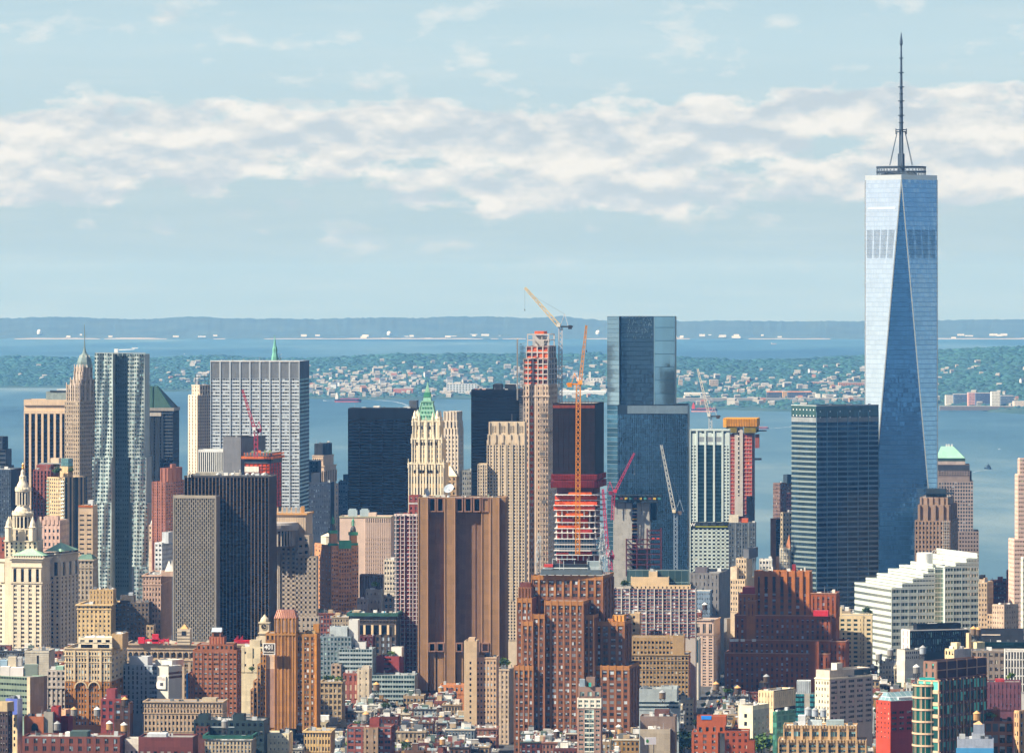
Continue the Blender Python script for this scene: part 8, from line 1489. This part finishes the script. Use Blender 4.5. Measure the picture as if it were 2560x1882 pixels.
b,k=stub('glass_tower_house','small teal glass tower with a white rooftop plant box and rounded top','building',1989,2040,1733,3460,'a8a398',d=14,a=6,zb=1770,face='',gear=0); k.glass('L',GLASS('3f8a92',floor=3.2,bay=1.2,metal=.4,var=.9,spand=.35,scol='26303a'),h0=0,h1=.42); k.glass('L',GLASS('3f8a92',floor=3.2,bay=1.2,metal=.4,var=.9,spand=.35,scol='26303a'),h0=.7,h1=.98); q=b.blk(1992,2026,1701,W('d4d8d8'),d=9,Yo=3,base=1735)
for i in range(7): q.slab('L',q.w*i/7,q.w*i/7+.4,q.z0,q.z1,.4,W('b8bebe'))
b.done()
b,k=stub('grey_shed','grey metal clad rooftop block at the foot of the big brown tower','building',1598,1692,1722,3480,'9aa2a2',d=22,a=5,zb=1780,face='',gear=6); q=b.blk(1652,1693,1715,W('aab2b0'),d=10,Yo=6,base=1725); k2=b.blk(1598,1697,1752,W('a2acac'),d=14,Yo=-6,base=0); k2.bands('L',2,zb=1775,hf=.5,gm=GLASS('4a5c60',bay=1.5)); k2.fac('R',4,3,zb=1800,wm=BLU,wf=.6); b.done()
b,k=stub('brown_block','brown grey blank walled block with a dark roof box right of the slim hotel','building',1600,1688,1790,3400,'857266',d=20,a=5,zb=1810,face='',gear=8); q=b.blk(1636,1673,1774,W('6a4a42'),d=10,Yo=4,base=1792); q2=b.blk(1600,1675,1822,W('a89c88'),d=16,Yo=-8); q2.gear(6,1,3,[W('e8e4dc'),W('c8c4bc')]); b.done()
b=Bld('billboard','white billboard with a small green emblem on a low roof','sign',3370,-12,cap=4); k=b.blk(1613,1640,1842,W('e2e4e4',.03),d=.8,base=1860,par=0,part='panel'); c=k.w*.2; m=b.new('emblem',W('4a9a4a',.05)); m.q([k.fp('L',c+.9*math.cos(t*math.pi/5),(k.z0+k.z1)/2+1.2*math.sin(t*math.pi/5),.06) for t in range(10)]); m=b.mb('post',W('4a4a4c')); 
for f in (.2,.8): p=k.fr.P(-k.w*f,.4,0); m.bar((p[0],p[1],0),(p[0],p[1],k.z0),.5)
b.done()
# ---------------- low-rise blocks, roof gear, water tanks, trees, cars ----------------
LAND=[(60,1560,'cupola tower'),(230,1700,'brown arched tower'),(440,1770,'long tan building'),(540,1700,'red brick apartment tower'),(700,1700,'amber tower'),(830,1740,'arched tan loft'),(905,1700,'cream plaster loft'),(980,1700,'grey green balcony block'),(930,1840,'bottom brick loft'),(1110,1600,'windowless tower'),(1215,1740,'narrow tan tower'),(1440,1700,'big brown tower'),(1660,1700,'tan office block'),(1760,1640,'arched pinkish building'),(1790,1840,'orange brick terraces'),(1880,1810,'white plaster loft'),(1960,1650,'red brick pile'),(2050,1830,'terraced deco loft'),(2110,1740,'grey stone loft'),(2140,1600,'cream grid loft'),(2240,1800,'bright red building'),(2330,1610,'black glass block'),(2390,1780,'green glass tower'),(2510,1740,'purple brick building')]
USED=set(); lr=random.Random(23)
def place(px,py):
    c=sorted(LAND,key=lambda l:abs(l[0]-px)*1.0+abs(l[1]-py)*1.2)[:3]; l=c[0] if lr.random()<.75 else lr.choice(c); dx,dy=px-l[0],py-l[1]
    if abs(dx)>1.2*abs(dy): r=('just ' if abs(dx)<45 else 'well ' if abs(dx)>110 else '')+('right of' if dx>0 else 'left of')
    else: r=('just ' if abs(dy)<40 else 'far ' if abs(dy)>110 else '')+('below' if dy>0 else 'above')
    return r+' the '+l[2]
def uniq(fn):
    for _ in range(60):
        s=fn()
        if s not in USED and len(s.split())<=16: USED.add(s); return s
    return ' '.join(s.split()[:16])
def tank_proto(col,cap):
    root=link('water_tank',None); fr=Fr(0,0,0); m=MB(); m.lathe((0,0),[(2.1,3.6),(2.15,5.4),(2.1,7.6)],12); link('tank',m.mesh('tank',(0,0,0),W(col,.14)),root)
    m=MB(); m.lathe((0,0),[(2.35,7.5),(2.3,7.7),(.1,9.4)],12); link('tank_roof',m.mesh('tank_roof',(0,0,0),W(cap,.1)),root.children[0])
    m=MB()
    for a,c in ((-1.5,-1.5),(1.5,-1.5),(1.5,1.5),(-1.5,1.5)): m.bar((a,c,0),(a,c,3.5),.28)
    for a,c,e,f in ((-1.5,-1.5,1.5,-1.5),(1.5,-1.5,1.5,1.5),(1.5,1.5,-1.5,1.5),(-1.5,1.5,-1.5,-1.5)): m.bar((a,c,.2),(e,f,3.3),.16); m.bar((a,c,3.3),(e,f,.2),.16)
    m.box(fr,-2.2,2.2,-2.2,2.2,3.3,3.6,'fblrtd'); link('stand',m.mesh('stand',(0,0,0),W('4a4644')),root); return root
TC={'grey wooden':'8a8680','dark brown wooden':'4e4038','tan wooden':'b08858','silver grey':'a4aab0','weathered brown':'7a6654'}; CC={'tan':'d0a068','grey':'9a9c9c','white':'dcdad2','dark':'55524e'}
TANKS={}; TP=[]
def water_tank(px,py,Y,kind=None,sc=1.0):
    k=kind or (lr.choice(list(TC)),lr.choice(list(CC))); lab=uniq(lambda:'%s water tank with %s cone roof %s'%(k[0],k[1],place(px+lr.uniform(-12,12),py)))
    loc=(X(px,Y),Y,Z(py,Y))
    if k not in TANKS: o=TANKS[k]=tank_proto(TC[k[0]],CC[k[1]]); o.location=loc; o.scale=(sc,)*3; tag(o,lab,'water tank','rooftop water tanks')
    else: copytree(TANKS[k],loc,lab,lr.uniform(0,1.5),sc)
for px,py,Y,k in ((185,1800,3370,('grey wooden','tan')),(243,1800,3375,('grey wooden','white')),(312,1775,3370,('dark brown wooden','tan')),(143,1836,3340,('grey wooden','grey')),(274,1835,3335,('tan wooden','white')),(310,1839,3330,('tan wooden','white')),(941,1736,3560,('weathered brown','tan')),(915,1812,3350,('grey wooden','tan')),(1844,1745,3500,('dark brown wooden','tan')),(1790,1735,3560,('weathered brown','tan')),(1916,1716,3600,('dark brown wooden','grey')),(2020,1800,3320,('silver grey','grey')),(2038,1802,3318,('silver grey','grey')),(2058,1803,3318,('silver grey','grey')),(1656,1757,3470,('weathered brown','grey')),(1762,1532,4285,('dark brown wooden','white')),(2307,1645,3520,('silver grey','grey')),(2226,1650,3540,('grey wooden','grey')),(2197,1660,3530,('grey wooden','white')),(2434,1598,3450,('weathered brown','tan')),(2444,1600,3450,('weathered brown','tan')),(2291,1694,3380,('grey wooden','white')),(562,1830,3325,('grey wooden','grey')),(2442,1812,3180,('tan wooden','tan'))):
    water_tank(px,py+2,Y,k)
# trees: trunk and a crown of many leaf clumps
def tree_proto(h,r,col,seed):
    rs=np.random.RandomState(seed); root=link('tree',None); m=MB(); m.bar((0,0,0),(0,0,h*.5),h*.06,h*.035)
    for i in range(5): a=i*1.3; m.bar((0,0,h*.4),(r*.6*math.cos(a),r*.6*math.sin(a),h*.72),h*.03,h*.012)
    link('trunk',m.mesh('trunk',(0,0,0),W('4a3c30')),root); m=MB()
    cl=[(rs.normal(0,.45),rs.normal(0,.45),rs.uniform(-.5,.7)) for _ in range(9)]
    for i in range(330):
        c=cl[i%9]; p=np.array(c)*r+rs.normal(0,.26,3)*r; p[2]=p[2]*.8+h*.68; e=rs.uniform(.35,.75)*r*.26; n=rs.normal(0,1,3); n/=np.linalg.norm(n); x=np.cross(n,[.3,.2,.9]); x/=np.linalg.norm(x); y=np.cross(n,x)
        m.q([tuple(p+x*e+y*e*.6),tuple(p-x*e+y*e*.7),tuple(p-x*e-y*e*.6),tuple(p+x*e*.9-y*e*.7)],rs.uniform(0,1))
    link('crown',m.mesh('crown',(0,0,0),LEAF(col)),root); return root
TRK=[('bushy dark green','2f4a22',7,3.2),('leafy mid green','486628',6,2.6),('pale yellow green','6f8a34',4.5,2.2),('tall dark green','2a4526',11,3.8)]; TREES={}
def tree(px,Y,z,k=None,sc=1.0,py=None):
    n,col,h,r=TRK[k if k is not None else lr.randrange(3)]; lab=uniq(lambda:'%s tree %s'%(n,place(px+lr.uniform(-8,8),py or HY+(H-z)*F/Y)))
    loc=(X(px,Y),Y,z)
    if n not in TREES: o=TREES[n]=tree_proto(h,r,col,len(n)); o.location=loc; tag(o,lab,'tree','trees on roofs and streets')
    else: copytree(TREES[n],loc,lab,lr.uniform(0,6),sc*lr.uniform(.8,1.2))
for px,py,Y,k in ((140,1188,4602,1),(146,1187,4604,0),(178,1185,4606,1),(937,1470,4064,2),(942,1471,4066,1),(818,1706,3682,0),(830,1705,3682,1),(843,1706,3682,2),(852,1706,3684,0),(1258,1668,3742,0),(1268,1668,3742,1),(1262,1660,3746,2),(983,1640,3907,2),(977,1641,3908,1),(2160,1536,3988,1),(2168,1536,3988,0),(2175,1537,3988,1),(630,1682,3580,1),(2523,1700,3292,2),(2528,1700,3292,1),(1300,1550,3590,2),(1322,1552,3590,1),(1625,1471,4018,1),(1560,1471,4013,0),(2475,1796,3242,1),(2484,1797,3242,2),(1816,1736,3520,1),(1826,1737,3520,0)): tree(px,Y,Z(py,Y),k,.8,py)
# street canyons and the fill between the placed buildings
def in_street(x0,x1,Y):
    a=128+(Y-3670)*.068; c=-2+(Y-3670)*.004
    return (x1>a-7.5 and x0<a+7.5) or (x1>c-5 and x0<c+6)
def hits(x0,x1,y0,y1):
    for cx,cy,hw,hd,a in FOOT:
        ca,sa=abs(math.cos(a)),abs(math.sin(a)); ex=hw*ca+hd*sa; ey=hw*sa+hd*ca
        if x1>cx-ex+.6 and x0<cx+ex-.6 and y1>cy-ey+.6 and y0<cy+ey-.6: return True
    return False
COLN=1400; buf_items=[]
for cx,cy,hw,hd,a in FOOT: pass
WC=[('red brick','7e4c3e'),('dark red brick','603834'),('tan','a08a6c'),('cream','bfb294'),('pale grey','9c9c96'),('brown brick','6c5040'),('white painted','c6c4bb'),('dark grey','4a4c4e'),('beige stone','a8967c'),('salmon brick','946a58'),('ochre','9c7a4c'),('blue grey','707c84')]
RC=[('white roof','d9d8d2'),('silver roof','b8bcbe'),('black tar roof','3c3c3e'),('grey gravel roof','8e8a84'),('beige roof','c0b298'),('rusty brown roof','86604a')]
cand=[]; fl=random.Random(41); Y=3395.0; row=0
while Y<5050:
    dep=fl.uniform(17,24) if Y<4000 else fl.uniform(24,34); x=X(-90,Y)+fl.uniform(0,8); xe=X(2650,Y)
    while x<xe:
        w=fl.uniform(8,20) if Y<4000 else fl.uniform(14,28); px=1280+(x+w/2)*F/Y
        y0=Y+fl.uniform(-1.5,1.5)
        if not in_street(x-.5,x+w+.5,Y) and not hits(x-.3,x+w+.3,y0-1,y0+dep+1):
            if Y<3990: h=fl.choice((15,17,18.5,20,21.5,23,25,27.5)) + fl.uniform(-1,1)
            elif Y<4300: h=fl.uniform(20,40)
            else: h=fl.uniform(25,58)
            if 2120<px<2340 and 3560<Y<3960: h=fl.uniform(20,44)
            if px>2290 and Y>4300: h=min(h,25)
            cand.append((y0,x,w,dep,h))
        x+=w+fl.choice((.02,.02,.02,.02,1.5,3.0))
    Y+=dep+(fl.choice((2,9)) if row%2 else 1.5); row+=1
# keep the ones the photograph could see
buf=np.full(2800,1900.0); ev=[(c[0],1,c) for c in cand]
for cx,cy,hw,hd,a in FOOT: ev.append((cy,0,(cx,cy,hw,hd,a)))
ev+=[(t[2],2,t) for t in TOPS if t[1]>t[0]]
ev=[e for e in ev if e[1]!=0]; ev.sort(key=lambda e:e[0]); keep=[]
for y,t,c in ev:
    if t==2:
        x0,x1,ym,z=c; i0,i1=int(max(0,1380+x0*F/ym)),int(min(2799,1380+x1*F/ym))
        if i1>i0: buf[i0:i1]=np.minimum(buf[i0:i1],HY+(H-z)*F/ym)
        continue
    y0,x,w,d,h=c; i0,i1=int(max(0,1380+x*F/y0)),int(min(2799,1380+(x+w)*F/y0))
    if i1-i0<2: continue
    pt=HY+(H-h)*F/(y0+d); seg=buf[i0:i1]; vis=np.clip(np.minimum(seg,1882)-pt,0,None); area=vis.sum(); frac=(vis>2).mean()
    if area>45 and frac>.15: keep.append((area,vis.max(),c))
    buf[i0:i1]=np.minimum(seg,HY+(H-h)*F/y0)
keep.sort(key=lambda k:-k[0]); NB=300
print('FILL',len(cand),len(keep))
def low_rise(c,vis,i):
    y,x,w,d,h=c; r=random.Random(i*7+3); wn,wc=r.choice(WC); rn,rc=r.choices(RC,[30,24,14,14,12,6])[0]
    if y>3990: wn,wc=r.choice([WC[k] for k in (2,3,4,5,7,8,8,11,0)])
    px=1280+(x+w/2)*F/y; py=HY+(H-h)*F/y; feats=[]
    b=Bld('low_rise_building' if h<32 else 'mid_rise_building','', 'building',y,3.5,group='low buildings filling the blocks between the towers',cap=100)
    xm=1280+(x+w)*F/y; k=b.blk(None,xm,0,W(wc,.16),d=d,w=w,par=r.choice((.6,.9,1.2)),roof=W(rc,.2),z1=h)
    vz=min(h-3,max(3.4,vis*y/F)); nz=max(1,round(vz/3.6)); wmx=r.choice((MIX,DK,WARM,BLU)); st=r.random()
    if vis>7:
        k.fac('L',max(2,round(w/r.uniform(1.9,3.2))),nz,zt=h-1.6,zb=max(.5,h-1.6-nz*3.6),wf=r.uniform(.42,.62),hf=r.uniform(.5,.66),wm=wmx,wt=r.choice(('std','mix','lite')),po=.25,so=r.choice((0,.12,.2)))
        if vis>30 and px<1500 and w>11: k.fac('R',4,nz,zt=h-1.6,zb=max(.5,h-1.6-nz*3.6),wf=.35,hf=.5,wm=DK,wt='dark',po=.12,so=0)
    if st<.45: k.cornice(None,z=h-1.0,h=.8,out=.6,mat=W(r.choice((wc,wc,'d2c8b4','4a5a52','3a3a3c')),.1))
    n=r.randint(1,3)
    for q in range(n):
        u=r.uniform(.02,.7); v=r.uniform(.1,.6); uw=r.uniform(.14,.34); hh=r.uniform(2.2,4.0); bc=r.choice((wc,'d8d4ca','e4e2da','a8a49c','7c4a40','b09a7c','6a6e70','5a6a60'))
        k.on(u,min(.98,u+uw),v,min(.95,v+r.uniform(.15,.35)),hh+1,W(bc,.12)); 
        if r.random()<.5: z=h+hh; fr=k.fr; b.new('bulkhead_cap',W(r.choice(('e6e4de','9a9c9c','3c3e40')))).box(fr,-w+u*w-.2,-w+min(.98,u+uw)*w+.2,v*d-.2,v*d+3,z,z+.25)
    if r.random()<.4: u=r.uniform(.1,.7); k.on(u,u+.2,.1,.5,.9+1,W('a8c0c4',.1,.3),'skylight')
    k.gear(r.randint(6,14),i,2.4,[W('d8d8d4'),W('e8e6e0'),W('8a8e90'),W('b0a898'),W('4c5052'),W('c8ccd0')])
    if r.random()<.5: b.mb('chimney',W(r.choice((wc,'7c4a40')))).box(k.fr,-w+.1,-w+1.1,d*.4,d*.5,h-1,h+r.uniform(1.5,3))
    f=''
    if r.random()<.13 and y<4100: water_tank(px+r.uniform(-w,w)*.3*F/y,HY+(H-h+.8)*F/(y+d*.5),y+d*.5,sc=.9); f=' and tank'
    elif r.random()<.22 and y<4000:
        for _ in range(r.randint(1,4)): tree(px+r.uniform(-w,w)*.4*F/y,y+r.uniform(1.5,d*.7),h-.8,r.choice((0,1,2,1)),r.uniform(.45,.8))
        f=' and plants'
    b.label=uniq(lambda:'%s building with %s%s %s'%(wn,rn,f,place(px+r.uniform(-10,10),py+r.uniform(-4,8))) if h<32 else '%s block with %s%s %s'%(wn,rn,f,place(px+r.uniform(-10,10),py))); b.done()
for i,(a,v,c) in enumerate(keep[:NB]): low_rise(c,v,i)
if len(keep)>NB:
    m=MB()
    for a,v,(y,x,w,d,h) in keep[NB:]: m.box(Fr(x+w,y,R(3.5)),-w,0,0,d,0,h); m.box(Fr(x+w,y,R(3.5)),-w*.7,-w*.4,d*.3,d*.6,h,h+3)
    tag(link('low_rise_building',m.mesh('low_rise_building',(0,0,0),W('a08c78',.2))),'scattered low blocks glimpsed in the gaps between the towers','building',kind='stuff')
# cars and street trees in the street canyon
CARC=[('white','d8d8d6'),('black','1c1e22'),('silver','a8acb0'),('yellow','d8a020'),('red','9a2a28'),('dark blue','26344e')]; CARS={}
def car_proto(col):
    root=link('parked_car',None); fr=Fr(0,0,0); m=MB(); m.box(fr,-.9,.9,-2.3,2.3,.35,.95); m.frus(fr,(-.85,.85,-1.2,1.7),.95,(-.7,.7,-.7,1.3),1.45); link('body',m.mesh('body',(0,0,0),W(col,.03,.3)),root)
    m=MB(); m.frus(fr,(-.86,.86,-1.22,1.72),.98,(-.73,.73,-.74,1.34),1.36,top=False); link('window',m.mesh('window',(0,0,0),DK),root)
    for sx in (-.92,.92):
        for yy in (-1.45,1.45): m=MB(); m.bar((sx-.1,yy,.33),(sx+.1,yy,.33),.62); link('wheel',m.mesh('wheel',(0,0,0),W('18181a')),root)
    return root
cr=random.Random(5)
for i in range(46):
    Yc=3690+i*15+cr.uniform(-3,3); xa=128+(Yc-3670)*.068+cr.choice((-5,-1.8,1.8,5)); n,c=cr.choice(CARC); lab='%s car standing in the narrow street right of the tan office block'%n
    if n not in CARS: o=CARS[n]=car_proto(c); o.location=(xa,Yc,0); o.rotation_euler=(0,0,-R(3.9)); tag(o,lab,'car','%s cars in the street'%n)
    else: copytree(CARS[n],(xa,Yc,0),lab,-R(3.9))
for i in range(16):
    Yc=3680+i*38+cr.uniform(-8,8); xa=128+(Yc-3670)*.068+cr.choice((-7,7)); tree(1280+xa*F/Yc,Yc,0,cr.choice((0,1,3)),.8)
for px,py,k,s in ((1690,1860,3,1.6),(1700,1868,3,1.7),(1712,1862,0,1.9),(1680,1868,3,1.5),(1720,1850,1,1.6),(1705,1878,3,1.9),(1735,1870,0,1.5),(1895,1862,2,2.2),(1903,1868,1,2.0),(1910,1866,1,2.2)): Yc=3480 if px<1800 else 3400; tree(px,Yc,Z(py,Yc)-6,k,s,py)
m=MB()
for i in range(60): Yc=3640+i*13; xa=128+(Yc-3670)*.068; m.box(Fr(xa,Yc,R(3.9)),-.08,.08,0,4,.02,.05)
tag(link('road_marking',m.mesh('road_marking',(0,0,0),W('d8d6cc'))),kind='structure')
m=MB()
for s in (-1,1): m.box(Fr(128+s*7.0,3670,R(3.9)),-1.0,1.0,-40,760,0,.14)
tag(link('pavement',m.mesh('pavement',(0,0,0),W('8e8c88'))),kind='structure')
# ---------------- the air between: one even volume over land and bay ----------------
def build_haze():
    m=bpy.data.materials.new('haze'); m.use_nodes=True; nt=m.node_tree; nt.nodes.clear(); t=NT(nt)
    out=t.n('ShaderNodeOutputMaterial'); v=t.n('ShaderNodeVolumePrincipled')
    v.inputs['Color'].default_value=HAZE_COL; v.inputs['Density'].default_value=HAZE_DEN; v.inputs['Anisotropy'].default_value=.0
    v.inputs['Density Attribute'].default_value=''; v.inputs['Absorption Color'].default_value=(1,1,1,1)
    t.c(v.outputs[0],out.inputs['Volume'])
    b=MB(); b.box(Fr(0,0,0),-35000,35000,-8000,47000,-3.6,560,'fblrtd'); o=link('haze',b.mesh('haze',(0,0,0),m)); tag(o,kind='stuff')
HAZE_COL=(.13,.44,1.0,1); HAZE_DEN=2.35e-5
build_haze()
